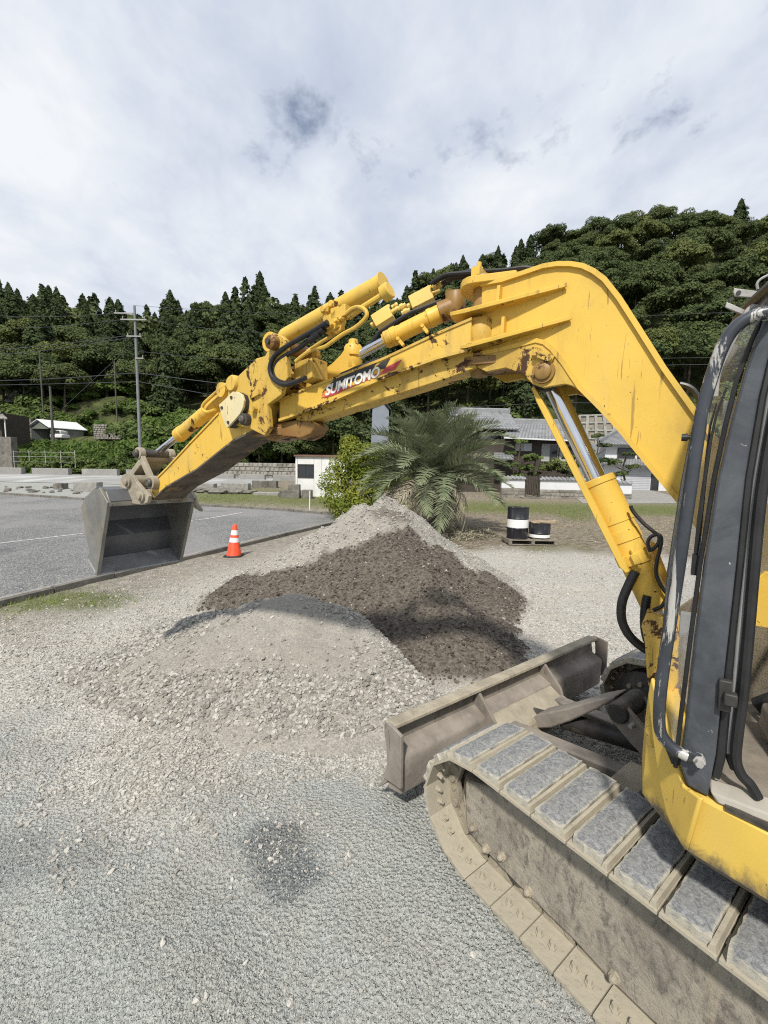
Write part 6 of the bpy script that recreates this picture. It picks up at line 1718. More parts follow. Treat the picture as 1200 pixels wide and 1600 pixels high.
mb = MB(); mb.hexa([B_ + zz * gb, B_ + d_ + zz * gb, B_ + d_ + Vector((-.1, .15, gb)), B_ + Vector((-.1, .15, gb)), B_ + zz * ge, B_ + d_ + zz * ge, B_ + d_ + Vector((-.1, .15, ge)), B_ + Vector((-.1, .15, ge))]); mb.build('side_wall', 'garage_wall', gar)
mb = MB(); mb.hexa([A_ + zz * gb, A_ + d_ + zz * gb, A_ + d_ + Vector((-.1, .15, gb)), A_ + Vector((-.1, .15, gb)), A_ + zz * ge, A_ + d_ + zz * ge, A_ + d_ + Vector((-.1, .15, ge)), A_ + Vector((-.1, .15, ge))]); mb.build('side_wall', 'garage_wall', gar)
mb = MB(); mb.hexa([A_ + d_ + zz * gb, B_ + d_ + zz * gb, B_ + d_ + Vector((0, .15, gb)), A_ + d_ + Vector((0, .15, gb)), A_ + d_ + zz * ge, B_ + d_ + zz * ge, B_ + d_ + Vector((0, .15, ge)), A_ + d_ + Vector((0, .15, ge))]); mb.build('back_wall', 'garage_wall', gar)
mid_ = (A_ + B_) / 2
mb = MB(); mb.prism([A_ + zz * (ge - .25), B_ + zz * (ge - .25), B_ + zz * ge, mid_ + zz * (gr - .05), A_ + zz * ge], (0, .12, 0)); mb.build('gable', 'garage_wall', gar)
fwd = d_.normalized() * .35; rt = Vector((1, 0, 0))
for s, (P0, nm) in enumerate(((A_ - rt * .25, 'roof'), (B_ + rt * .25, 'roof'))):
    mb = MB(); e0 = P0 - fwd + zz * (ge - .12); e1 = P0 + d_ + fwd + zz * (ge - .12); r0_ = mid_ - fwd + zz * gr; r1_ = mid_ + d_ + fwd + zz * gr
    mb.hexa([e0, e1, r1_, r0_, e0 + zz * .07, e1 + zz * .07, r1_ + zz * .07, r0_ + zz * .07]); mb.build('roof', 'roof_white', gar)
mb = MB(); cx_ = (gx0 + gx1) / 2 + .4; c0_ = Vector((cx_ + 1.2, gy + 2.0, gb + .55))
for (sx_, sz_, oz) in ((1.6, .55, .25), (1.35, .5, .75)): mb.box(c0_ + zz * oz, (sx_, 3.2, sz_))
car_ = thing('parked_car', 'pale car parked inside the shaded garage at the left', 'car', (cx_ + 1.2, gy + 2.0, gb)); 
mb.build('body', 'white_paint', car_, 30, .12)
for sx_ in (-.55, .55):
    mb = MB(); mb.cyl(c0_ + Vector((sx_ - .1, -1.2, -.25)), c0_ + Vector((sx_ + .1, -1.2, -.25)), .3, seg=16); mb.build('wheel', 'rubber_black', car_)
mb = MB(); mb.box(c0_ + Vector((0, -1.62, .78)), (1.1, .04, .32)); mb.build('windscreen', 'car_glass_dark', car_)
# block wall, concrete wall, old roof, wire fence, hedge
simple('stone_wall', (0.25, 0.235, 0.205), .95, 0, .2, 2, (6, .6, .03), [((0.13, 0.125, 0.10), 1.3, .5, .7, (1, 1, 1))])
simple('stone_dark', (0.17, 0.16, 0.135), .95, 0, .25, 2, (6, .6, .03), [((0.30, 0.285, 0.25), 2.3, .55, .7, (1, 1, 1))])
def stone_wall(p0, p1, z0, z1, sw, sh, label, mat, name='stone_wall', solo=True):
    p0, p1 = Vector((*p0, 0)), Vector((*p1, 0)); L = (p1 - p0).length; d = (p1 - p0) / L; n_ = Vector((d.y, -d.x, 0))
    root = thing(name, label, 'wall', (p0.x, p0.y, z0))
    m_ = MB(); m_.hexa([p0 + Vector((0, 0, z0)) - n_ * .02, p1 + Vector((0, 0, z0)) - n_ * .02, p1 - n_ * .5 + Vector((0, 0, z0)), p0 - n_ * .5 + Vector((0, 0, z0)), p0 - n_ * .02 + Vector((0, 0, z1)), p1 - n_ * .02 + Vector((0, 0, z1)), p1 - n_ * .5 + Vector((0, 0, z1)), p0 - n_ * .5 + Vector((0, 0, z1))]); m_.build('backing', 'stone_dark', root)
    rows = max(1, round((z1 - z0) / sh)); hh = (z1 - z0) / rows; acc = MB()
    for j in range(rows):
        x = -random.random() * sw * .6
        while x < L:
            w = sw * random.uniform(.7, 1.35); a, b = max(0, x + .015), min(L, x + w - .015)
            if b - a > .08:
                m_ = MB() if solo else acc; za, zb = z0 + j * hh + .012, z0 + (j + 1) * hh - .012; o_ = n_ * random.uniform(.03, .10); q = .16 * (zb - za); jj = [random.uniform(-.02, .02) for _ in range(4)]
                bs_ = [p0 + d * a + Vector((0, 0, za)), p0 + d * b + Vector((0, 0, za)), p0 + d * b + Vector((0, 0, zb)), p0 + d * a + Vector((0, 0, zb))]
                ts_ = [p0 + d * (a + q) + o_ + Vector((0, 0, za + q + jj[0] * .3)), p0 + d * (b - q) + o_ + Vector((0, 0, za + q + jj[1] * .3)), p0 + d * (b - q) + o_ + Vector((0, 0, zb - q + jj[2] * .3)), p0 + d * (a + q) + o_ + Vector((0, 0, zb - q + jj[3] * .3))]
                m_.hexa([bs_[0] - n_ * .04, bs_[1] - n_ * .04, bs_[2] - n_ * .04, bs_[3] - n_ * .04] + ts_)
                if solo: m_.build('stone', mat, root, 30)
            x += w
    if not solo: acc.build('stones', mat, root, 30)['kind'] = 'stuff'
    return root
q0, q1 = pw(150, 683, 57), pw(192, 683, 57)
stone_wall(q0[:2], q1[:2], q0[2] - .3, pw(150, 664, 57)[2], .45, .27, 'light block retaining wall right of the garage below the grass slope', 'stone_wall', solo=False)
q0, q1 = pw(340, 735, 43), pw(465, 745, 41)
stone_wall(q0[:2], q1[:2], .75, pw(400, 723, 42)[2], .52, .42, 'low rough stone wall running towards the white shed', 'stone_wall')
q0, q1 = pw(-60, 690, 58), pw(54, 690, 58)
stone_wall(q0[:2], q1[:2], q0[2] - .6, pw(20, 656, 58)[2], .9, .6, 'dark stone retaining wall left of the garage', 'stone_dark', solo=False)
q0 = pw(-40, 725, 44.5); q1 = pw(21, 725, 44.5)
mb = MB(); mb.box(((q0[0] + q1[0]) / 2, 44.9, (q0[2] + pw(10, 683, 44.5)[2]) / 2 - .2), (q1[0] - q0[0], .8, pw(10, 683, 44.5)[2] - q0[2] + .4)); tag(mb.build('concrete_wall', 'concrete_dark', None, 30, .03), 'high stained concrete wall at the left frame edge', 'wall')
fn = thing('wire_fence', 'low wire fence with thin posts in front of the weeds at the left', 'fence', pw(22, 728, 44))
for u in (24, 48, 73, 97, 119):
    a = pw(u, 731, 44); b = pw(u, 704, 44); mb = MB(); mb.cyl(a, b, .035, seg=8); mb.build('post', 'grey_metal', fn)
for v in (706, 713, 721):
    mb = MB(); mb.cyl(pw(22, v, 44), pw(120, v + 1, 44), .016, seg=6); mb.build('rail', 'grey_metal', fn)
simple('tile_grey', (0.21, 0.215, 0.22), .5, 0, .2, 1.2, None, [((0.10, 0.10, 0.10), .9, .55, .7, (1, 1, 1)), ((0.33, 0.33, 0.33), 3, .6, .7, (1, 1, 1))])
simple('tile_old', (0.25, 0.24, 0.22), .8, 0, .25, 1.5, None, [((0.12, 0.115, 0.10), 1, .5, .7, (1, 1, 1))])
simple('plaster_white', (0.60, 0.61, 0.62), .8, 0, .05, 1)
simple('timber_dark', (0.050, 0.040, 0.032), .8, 0, .25, 4)
simple('window_dark', (0.025, 0.028, 0.032), .12, 0, .2, 2, spec=.6)
simple('curtain', (0.34, 0.35, 0.33), .7, 0, .15, 8)
simple('shutter', (0.42, 0.43, 0.45), .5, .1, .06, 2)
def tile_roof(el, er, rr, rl, name, mat, parent, pitch=.27):
    """roof plane between eave (left, right) and ridge (right, left) with rows of half-round tiles running up it"""
    el, er, rr, rl = [Vector(p) for p in (el, er, rr, rl)]
    n_ = (er - el).cross(rl - el).normalized()
    if n_.z < 0: n_ = -n_
    m_ = MB(); m_.hexa([el - n_ * .10, er - n_ * .10, rr - n_ * .10, rl - n_ * .10, el, er, rr, rl])
    k = max(2, int((er - el).length / pitch))
    for i in range(k + 1):
        f_ = i / k; a = el.lerp(er, f_); b = rl.lerp(rr, f_)
        s = (er - el).normalized() * .065
        m_.add([a - s, a + n_ * .075, a + s, b - s, b + n_ * .075, b + s], [(0, 1, 4, 3), (1, 2, 5, 4), (0, 2, 1)])
    kk = max(2, int((rl - el).length / .5))
    for j in range(1, kk):
        f_ = j / kk; a = el.lerp(rl, f_); b = er.lerp(rr, f_); m_.bar(a + n_ * .01, b + n_ * .01, .06, .03, n_)
    o = m_.build(name, mat, parent, 0); return o
def ridge(a, b, parent, mat='tile_grey', r=.16):
    m_ = MB(); m_.bar(Vector(a) + Vector((0, 0, .08)), Vector(b) + Vector((0, 0, .08)), .28, .34); m_.tube([Vector(a) + Vector((0, 0, .27)), Vector(b) + Vector((0, 0, .27))], .13, 10)
    for q in (a, b): m_.box(Vector(q) + Vector((0, 0, .22)), (.14, .34, .50))
    return m_.build('ridge_cap', mat, parent, 30)
old = thing('old_house', 'weathered tiled house roof half hidden by bushes at the far left', 'house', pw(50, 640, 72))
tile_roof(pw(15, 628, 70), pw(86, 634, 70), pw(62, 611, 75), pw(24, 610, 75), 'roof', 'tile_old', old, .4)
a = pw(18, 632, 71); b = pw(80, 634, 71); mb = MB(); mb.box(((a[0] + b[0]) / 2, 73, a[2] - 1.2), (b[0] - a[0], 3, 2.4)); mb.build('wall', 'timber_dark', old)
lh = thing('small_house', 'brown house corner with pale posts at the left frame edge', 'house', pw(0, 690, 50))
a = pw(-60, 690, 50); b = pw(8, 690, 50); mb = MB(); mb.box(((a[0] + b[0]) / 2, 52, (a[2] + pw(0, 650, 50)[2]) / 2), (b[0] - a[0], 4, pw(0, 650, 50)[2] - a[2] + .6)); mb.build('wall', 'timber_dark', lh)
tile_roof(pw(-70, 655, 49), pw(18, 655, 49), pw(0, 638, 52), pw(-70, 636, 52), 'roof', 'tile_old', lh, .4)
for u in (1, 14): mb = MB(); mb.cyl(pw(u, 692, 49.4), pw(u, 655, 49.4), .06, seg=8); mb.build('post', 'white_paint', lh)
for (u0, u1, va, vb) in ((-30, -12, 664, 680),):
    pass
mb = MB(); hv_ = []
for i in range(30):
    u = 8 + i * 2.7; y = 61; x = (u - 600) / 660 * y; hv_.append((x, y, pw(u, 660 + i * .15, y)[2] - .6))
o = link('clipped_hedge', thicket('clipped_hedge', hv_, 1.3, .75, 'leaf_broad', .16, 260, 900)); tag(o, 'long clipped dark hedge above the stone wall left of the garage', 'hedge')

# ------------------------------------------------------------------ white shed
sy = 24.6
shed = thing('site_shed', 'small white prefab site shed with one dark window beside the yellow-green shrub', 'shed', (*pw(490, 772, sy)[:2], gz1(-4.5, sy)))
x0 = pw(461.5, 770, sy)[0]; x1 = pw(540, 770, sy)[0]; zb = gz1((x0 + x1) / 2, sy) - .05; zt = pw(461, 713, sy)[2]
simple('shed_panel', (0.66, 0.66, 0.64), .6, 0, .05, 2, None, [((0.45, 0.43, 0.38), 1.5, .62, .8, (1, 1, .3))])
wx0, wx1, wz0, wz1 = pw(464.5, 0, sy)[0], pw(490, 0, sy)[0], pw(477, 747, sy)[2], pw(477, 725, sy)[2]
xe = [x0, wx0, wx1]; q = wx1
while q < x1 - .3: q += .45; xe.append(min(q, x1))
for i in range(len(xe) - 1):
    a, b = xe[i], xe[i + 1]
    rng_ = [(zb, zt)] if i != 1 else [(zb, wz0), (wz1, zt)]
    for (za, zc_) in rng_:
        mb = MB(); mb.hexa([(a + .008, sy, za), (b - .008, sy, za), (b - .008, sy + .08, za), (a + .008, sy + .08, za), (a + .008, sy, zc_), (b - .008, sy, zc_), (b - .008, sy + .08, zc_), (a + .008, sy + .08, zc_)]); mb.build('wall_panel', 'shed_panel', shed)
mb = MB(); mb.hexa([(x0, sy + .02, zb), (x1, sy + .02, zb), (x1, sy + 2.6, zb), (x0, sy + 2.6, zb), (x0, sy + .06 , zb + .05), (x1, sy + .06, zb + .05), (x1, sy + 2.6, zb + .05), (x0, sy + 2.6, zb + .05)]); mb.build('floor', 'concrete', shed)
for xx_ in (x0, x1): mb = MB(); mb.box((xx_, sy + 1.34, (zb + zt) / 2), (.06, 2.5, zt - zb)); mb.build('side_wall', 'shed_panel', shed)
mb = MB(); mb.box(((x0 + x1) / 2, sy + 2.6, (zb + zt) / 2), (x1 - x0, .06, zt - zb)); mb.build('back_wall', 'shed_panel', shed)
simple('roof_brown', (0.16, 0.085, 0.06), .6, 0, .15, 3)
mb = MB(); mb.hexa([(x0 - .08, sy - .12, zt), (x1 + .08, sy - .12, zt), (x1 + .08, sy + 2.75, zt + .1), (x0 - .08, sy + 2.75, zt + .1), (x0 - .08, sy - .12, zt + .09), (x1 + .08, sy - .12, zt + .09), (x1 + .08, sy + 2.75, zt + .19), (x0 - .08, sy + 2.75, zt + .19)]); mb.build('roof', 'roof_brown', shed)
def window(par, x0, x1, z0, z1, y, panes=2, mat='window_dark', frame='timber_dark', fw=.05):
    m_ = MB()
    for (a, b, c, d) in ((x0, x1, z0, z0 + fw), (x0, x1, z1 - fw, z1), (x0, x0 + fw, z0 + fw, z1 - fw), (x1 - fw, x1, z0 + fw, z1 - fw)):
        m_.hexa([(a, y - .04, c), (b, y - .04, c), (b, y + .05, c), (a, y + .05, c), (a, y - .04, d), (b, y - .04, d), (b, y + .05, d), (a, y + .05, d)])
    w_ = m_.build('window', frame, par, 0)
    for k in range(panes):
        a = x0 + fw + (x1 - x0 - 2 * fw) * k / panes + .008; b = x0 + fw + (x1 - x0 - 2 * fw) * (k + 1) / panes - .008
        m_ = MB(); m_.hexa([(a, y + .0, z0 + fw), (b, y + .0, z0 + fw), (b, y + .03, z0 + fw), (a, y + .03, z0 + fw), (a, y + .0, z1 - fw), (b, y + .0, z1 - fw), (b, y + .03, z1 - fw), (a, y + .03, z1 - fw)]); m_.build('pane', mat if isinstance(mat, str) else mat[k % len(mat)], w_, 0)
    return w_
window(shed, wx0 + .01, wx1 - .01, wz0 + .01, wz1 - .01, sy + .02)
# bluish gable far behind the palm
bg = thing('far_house', 'pale blue gable wall showing above the palm under the boom', 'house', pw(595, 690, 43))
pts = [pw(u, v, 43) for u, v in ((578, 700), (605, 700), (605, 642), (596, 631), (580, 634))]
simple('wall_blue', (0.20, 0.225, 0.26), .7, 0, .08, 1)
mb = MB(); mb.prism(pts, (0, 5, 0)); mb.build('wall', 'wall_blue', bg)
mb = MB(); a, b, c = pw(575, 637, 42.8), pw(596, 629, 42.8), pw(608, 643, 42.8); 
mb.bar(Vector(a) + Vector((0, 2.6, .1)), Vector(b) + Vector((0, 2.6, .1)), 5.4, .12, (0, 0, 1)); mb.bar(Vector(b) + Vector((0, 2.6, .1)), Vector(c) + Vector((0, 2.6, .1)), 5.4, .12, (0, 0, 1)); mb.build('roof', 'timber_dark', bg)

# ------------------------------------------------------------------ tiled house on the right
hy = 36.3
house = thing('tiled_house', 'long low Japanese house with grey tiled roofs and dark timber walls behind the garden wall', 'house', (*pw(830, 770, hy)[:2], gz1(12, hy)))
zg = gz1(12, hy)
a = pw(690, 700, hy); b = pw(898, 700, hy); ztw = pw(840, 688, hy)[2]
mb = MB(); mb.hexa([(a[0], hy, zg - .2), (b[0], hy, zg - .2), (b[0], hy + 5, zg - .2), (a[0], hy + 5, zg - .2), (a[0], hy, ztw), (b[0], hy, ztw), (b[0], hy + 5, ztw), (a[0], hy + 5, ztw)]); mb.build('wall', 'timber_dark', house)
tile_roof(pw(783, 683, 35.2), pw(899, 688, 35.2), pw(889, 664, 38.4), pw(794, 662, 38.4), 'roof', 'tile_grey', house)
ridge(pw(794, 662, 38.4), pw(889, 664, 38.4), house)
tile_roof(pw(690, 668, 36.0), pw(806, 671, 36.0), pw(789, 647, 39.2), pw(700, 645, 39.2), 'roof', 'tile_grey', house)
ridge(pw(700, 645, 39.2), pw(789, 647, 39.2), house)
a = pw(690, 690, 36.9); b = pw(800, 690, 36.9); z1_ = pw(750, 671, 36.9)[2]
mb = MB(); mb.hexa([(a[0], 36.9, zg), (b[0], 36.9, zg), (b[0], 41, zg), (a[0], 41, zg), (a[0], 36.9, z1_), (b[0], 36.9, z1_), (b[0], 41, z1_), (a[0], 41, z1_)]); mb.build('upper_wall', 'timber_dark', house)
# small forward gable roof on the left
tile_roof(pw(694, 661, 35.4), pw(714, 655, 35.4), pw(714, 655, 38), pw(694, 661, 38), 'gable_roof', 'tile_grey', house)
tile_roof(pw(700, 642, 35.2), pw(735, 656, 35.2), pw(735, 656, 38), pw(700, 642, 38), 'gable_roof', 'tile_grey', house)
# eaves board and gutter
mb = MB(); mb.bar(Vector(pw(783, 684.5, 35.25)), Vector(pw(899, 689.5, 35.25)), .14, .12); mb.build('gutter', 'plaster_white', house)
def hwin(u0, u1, v0, v1, panes, mats, frame='timber_dark', y=hy - .06):
    x0, x1 = pw(u0, 0, y)[0], pw(u1, 0, y)[0]; um = (u0 + u1) / 2
    return window(house, x0, x1, pw(um, v1, y)[2], pw(um, v0, y)[2], y, panes, mats, frame, .06)
hwin(800, 828, 692, 706, 2, ['curtain', 'shutter']); hwin(842, 868, 694, 721, 2, ['curtain', 'window_dark'], 'grey_metal'); hwin(870, 896, 695, 721, 2, ['curtain', 'window_dark'], 'grey_metal')
hwin(745, 780, 676, 690, 2, ['curtain', 'window_dark'], 'grey_metal', 36.83)
# lean-to roof below
tile_roof(pw(770, 716, 34.6), pw(800, 717, 34.6), pw(796, 708, 36.1), pw(770, 707, 36.1), 'lower_roof', 'tile_grey', house)

# white two-storey house with the garage shutter
wy = 42.
wh = thing('white_house', 'white walled house with grey roof and a closed garage shutter by the driveway', 'house', (*pw(985, 766, wy)[:2], gz1(24, wy)))
zg = gz1(24, wy) - .3
x0, x1 = pw(941, 0, wy)[0], pw(1045, 0, wy)[0]; zt = pw(990, 692, wy)[2]
mb = MB(); mb.hexa([(x0, wy, zg), (x1, wy, zg), (x1, wy + 6, zg), (x0, wy + 6, zg), (x0, wy, zt), (x1, wy, zt), (x1, wy + 6, zt), (x0, wy + 6, zt)]); mb.build('wall', 'plaster_white', wh)
tile_roof(pw(928, 693, wy - .8), pw(1060, 697, wy - .8), pw(1040, 676, wy + 3), pw(962, 674, wy + 3), 'roof', 'tile_grey', wh)
a, b, c, d = pw(928, 693, wy - .8), pw(962, 674, wy + 3), pw(924, 687, wy + 6), pw(962, 674, wy + 3)
mb = MB(); mb.add([a, b, (a[0], wy + 7, a[2]), (a[0] + .05, a[1], a[2] - .1)], [(0, 1, 2)]); 
ridge(pw(962, 674, wy + 3), pw(1040, 676, wy + 3), wh)
ridge(Vector(pw(929, 692, wy - .75)), Vector(pw(962, 674, wy + 3)), wh)
tile_roof(pw(934, 724, wy - 1.0), pw(1050, 729, wy - 1.0), pw(1046, 719, wy + .02), pw(938, 715, wy + .02), 'lower_roof', 'tile_grey', wh)
def wwin(u0, u1, v0, v1, panes, mats, frame='timber_dark'):
    um = (u0 + u1) / 2; return window(wh, pw(u0, 0, wy - .05)[0], pw(u1, 0, wy - .05)[0], pw(um, v1, wy)[2], pw(um, v0, wy)[2], wy - .05, panes, mats, frame, .07)
wwin(960, 987, 700, 716, 2, 'window_dark'); wwin(991, 1003, 708, 717, 1, 'window_dark')
x0, x1 = pw(968, 0, wy)[0], pw(1013, 0, wy)[0]; z0, z1 = zg + .3, pw(990, 733, wy)[2]
k = 12
sh_ = None
for i in range(k):
    a, b = z0 + (z1 - z0) * i / k, z0 + (z1 - z0) * (i + 1) / k - .015
    mb = MB(); mb.hexa([(x0, wy - .10, a), (x1, wy - .10, a), (x1, wy - .02, a), (x0, wy - .02, a), (x0, wy - .08, b), (x1, wy - .08, b), (x1, wy - .02, b), (x0, wy - .02, b)])
    if sh_ is None: sh_ = mb.build('garage_shutter', 'shutter', wh, 0)
    else: mb.build('slat', 'shutter', sh_, 0)
wwin(1015, 1027, 740, 766, 1, 'window_dark')
# garden wall, gate
gw = 31.2
def gwall(u0, u1, v0, vm, v1, label):
    x0, x1 = pw(u0, 0, gw)[0], pw(u1, 0, gw)[0]; um = (u0 + u1) / 2; zt, zm, zb = pw(um, v0, gw)[2], pw(um, vm, gw)[2], gz1((x0 + x1) / 2, gw) - .1
    r = thing('garden_wall', label, 'wall', (x0, gw, zb))
    m_ = MB(); m_.hexa([(x0, gw, zm), (x1, gw, zm), (x1, gw + .25, zm), (x0, gw + .25, zm), (x0, gw, zt), (x1, gw, zt), (x1, gw + .25, zt), (x0, gw + .25, zt)]); m_.build('plaster', 'plaster_white', r)
    m_ = MB(); m_.hexa([(x0, gw - .04, zb), (x1, gw - .04, zb), (x1, gw + .3, zb), (x0, gw + .3, zb), (x0, gw - .04, zm - .002), (x1, gw - .04, zm - .002), (x1, gw + .3, zm - .002), (x0, gw + .3, zm - .002)]); m_.build('stone_base', 'stone_dark', r)
    for j in range(3):
        x = x0
        while x < x1 - .1:
            w = min(random.uniform(.3, .6), x1 - x); za = zb + (zm - zb) * j / 3 + .012; zb2 = zb + (zm - zb) * (j + 1) / 3 - .012; q = random.uniform(.05, .09)
            m_ = MB(); m_.hexa([(x + .01, gw - .03, za), (x + w - .01, gw - .03, za), (x + w - .01, gw - .03, zb2), (x + .01, gw - .03, zb2), (x + .05, gw - q, za + .04), (x + w - .05, gw - q, za + .04), (x + w - .05, gw - q, zb2 - .04), (x + .05, gw - q, zb2 - .04)]); m_.build('stone', 'stone_wall' if random.random() < .4 else 'stone_dark', r, 30)
            x += w
    m_ = MB(); m_.prism([(x0 - .05, gw - .14, zt), (x0 - .05, gw + .39, zt), (x0 - .05, gw + .125, zt + .2)], (x1 - x0 + .1, 0, 0)); m_.build('coping', 'tile_grey', r, 0)
    for i in range(int((x1 - x0) / .3)):
        x = x0 + .15 + i * .3
        m_ = MB(); m_.bar((x, gw - .15, zt + .03), (x, gw + .12, zt + .23), .13, .06); m_.build('coping_tile', 'tile_grey', r, 0)
    return r
gwall(783, 819, 748, 762, 775, 'short white plastered garden wall on stone, left of the wooden gate')
gwall(843, 923, 750, 765, 780, 'long white plastered garden wall on stone, right of the wooden gate')
gwall(955, 986, 755, 771, 782, 'end piece of the white garden wall beside the driveway')
gt = thing('wooden_gate', 'dark slatted wooden gate between the white garden walls', 'gate', pw(831, 775, gw))
for i in range(9):
    u = 820.5 + i * 2.7; mb = MB(); a = pw(u, 772, gw); b = pw(u, 744 + (i % 2), gw); mb.box((a[0], gw + .1, (a[2] + b[2]) / 2), (.085, .05, b[2] - a[2])); mb.build('slat', 'timber_dark', gt, 0)
for v in (749, 766): mb = MB(); mb.bar(Vector(pw(819.5, v, gw)) + Vector((0, .15, 0)), Vector(pw(843, v, gw)) + Vector((0, .15, 0)), .05, .1); mb.build('rail', 'timber_dark', gt, 0)
for u in (820, 842.5): mb = MB(); a = pw(u, 776, gw); mb.box((a[0], gw + .12, (a[2] + pw(u, 741, gw)[2]) / 2), (.16, .16, pw(u, 741, gw)[2] - a[2])); mb.build('post', 'timber_dark', gt, 0)
mb = MB(); a = pw(831, 777, gw - .5); mb.box((a[0], gw - .3, .06), (1.5, .7, .2)); tag(mb.build('step', 'concrete_dark', None, 30, .01), 'stone step in front of the wooden gate', 'step')
sheet('driveway', [(13.0, 27.5), (21.5, 29.0), (26.5, 41.8), (17.5, 41.8)], .016, 'concrete', 16)
# concrete lattice on the cut slope
lat = thing('slope_lattice', 'grey concrete lattice holding the cut slope behind the tiled house', 'retaining wall', pw(920, 690, 47))
simple('lattice_grey', (0.22, 0.215, 0.19), .95, 0, .2, 2, None, [((0.13, 0.125, 0.10), 2, .5, .7, (1, 1, 1))])
simple('lattice_soil', (0.17, 0.155, 0.125), .95, 0, .25, .8, None)
c_ = [Vector(pw(u, v, y)) for u, v, y in ((893, 700, 46.2), (975, 702, 46.2), (958, 651, 50.5), (897, 653, 50.5))]
n_ = (c_[1] - c_[0]).cross(c_[3] - c_[0]).normalized(); n_ = n_ if n_.y < 0 else -n_
mb = MB(); mb.hexa([p - n_ * .5 for p in c_] + c_); mb.build('slope_face', 'lattice_soil', lat, 0)
for i in range(6): mb = MB(); mb.bar(c_[0].lerp(c_[1], i / 5) + n_ * .1, c_[3].lerp(c_[2], i / 5) + n_ * .1, .3, .25, n_); mb.build('rib', 'lattice_grey', lat, 0)
for j in range(5): mb = MB(); mb.bar(c_[0].lerp(c_[3], j / 4) + n_ * .08, c_[1].lerp(c_[2], j / 4) + n_ * .08, .3, .24, n_); mb.build('rib', 'lattice_grey', lat, 0)

# ------------------------------------------------------------------ garden trees: cloud-pruned pines and a round shrub
def niwaki(x, y, z, h, pads_, label, mat='leaf_garden', seed=0):
    o = thing('garden_pine', label, 'tree', (x, y, z), 'pruned garden trees')
    m_ = MB(); path = [(x, y, z), (x + .12, y, z + h * .35), (x - .1, y, z + h * .65), (x + .05, y, z + h * .95)]; m_.tube(smooth_path(path, 5), [.10 - .004 * i for i in range(16)], 8); m_.build('trunk', 'bark', o)
    for k, (dx, dz, r) in enumerate(pads_):
        v, f = blob_crown(r * .9, r, 420, .085, seed + k, 5, .05, .55)
        me = np_obj('foliage_pad', v + np.array([x + dx, y + random.uniform(-.3, .3), z + dz * h]), f, [mat]); c = link('foliage_pad', me, o)
        m_ = MB(); m_.tube([(x, y, z + dz * h * .9), (x + dx, y, z + dz * h + .05)], [.05, .025], 6); m_.build('limb', 'bark', o)
    return o
gy = 33.2
def gp_(u): return pw(u, 0, gy)[0]
niwaki(gp_(809), gy, .15, 4.1, ((.05, .93, .6), (-.7, .72, .6), (.75, .66, .6), (-.6, .48, .7), (.6, .42, .75), (.0, .28, .7)), 'layered garden pine with flat pads left of the gate', seed=300)
niwaki(gp_(833), gy, .15, 2.9, ((.0, .85, .75), (-.6, .65, .6), (.65, .62, .65), (.1, .45, .6)), 'smaller layered garden tree right behind the gate', seed=320)
niwaki(gp_(885), gy, .15, 3.0, ((.0, .9, .6), (-.8, .7, .65), (.7, .66, .7), (-.3, .5, .75), (.5, .4, .6)), 'dark layered pine in the middle of the garden', 'leaf_broad', 340)
niwaki(gp_(930), gy, .15, 4.6, ((-.2, .95, .55), (.6, .8, .6), (-.7, .7, .65), (.5, .52, .75), (-.5, .42, .7)), 'tall dark layered pine behind the lifting cylinder', 'leaf_broad', 360)
niwaki(gp_(972), gy, .15, 3.3, ((.1, .92, .6), (-.7, .7, .65), (.55, .62, .6), (-.3, .42, .7)), 'dark layered pine before the garage shutter', 'leaf_broad', 380)
rs = np_obj('round_shrub', *blob_crown(1.9, 1.0, 1500, .075, 400, 10, .1, .85), ['leaf_olive'])
for (u, s, lab) in ((859, 1.05, 'rounded yellowish shrub behind the long garden wall'),):
    o = plant(rs, gp_(u), gy - .6, 1.0, s, lab, 'shrub', None)
for i, (u, s) in enumerate(((800, .5), (848, .45), (903, .55), (915, .6))):
    plant(shr[i % 3], gp_(u), gy + .3, .3, s, ('low bush at the left end of the garden', 'low bush left of the rounded yellowish shrub', 'low bush behind the long garden wall', 'low bush at the right end of the long garden wall')[i], 'bush', None)

# ------------------------------------------------------------------ yellow-green shrub
ysx, ysy = -1.25, 16.9
ysh = thing('yellow_shrub', 'bright yellow-green shrub beside the palm and the white shed', 'shrub', (ysx, ysy, gz1(ysx, ysy)))
P_ = []; 
for k, (dx, dz, r) in enumerate(((.1, 2.55, .62), (-.45, 2.05, .62), (.45, 2.1, .7), (-.75, 1.45, .62), (.2, 1.5, .85), (.85, 1.4, .7), (-.5, .8, .75), (.5, .7, .85), (0, .4, .8), (.75, 2.6, .45), (-.15, 3.0, .38))):
    g_ = np.random.default_rng(500 + k); kk = int(1500 * r); d = g_.normal(size=(kk, 3)); d /= np.linalg.norm(d, axis=1)[:, None]
    P_.append((np.array([ysx + dx, ysy + g_.uniform(-.4, .4), gz1(ysx, ysy) + dz]) + d * r * g_.uniform(.55, 1.15, kk)[:, None] * np.array([1, 1, .8]), d + np.array([0, -.1, .4]) + g_.normal(0, .5, (kk, 3))))
v, f = cards(np.concatenate([p for p, _ in P_]), np.concatenate([q for _, q in P_]), .055, .55)
link('crown', np_obj('crown', v, f, ['leaf_yellow']), ysh)
for (dx, dy) in ((-.35, .1), (.0, 0), (.3, .15)):
    mb = MB(); mb.tube(smooth_path([(ysx + dx * .3, ysy + dy, -.05), (ysx + dx, ysy + dy, .9), (ysx + dx * 1.6, ysy + dy, 2.0)], 4), .03, 6); mb.build('stem', 'bark', ysh)

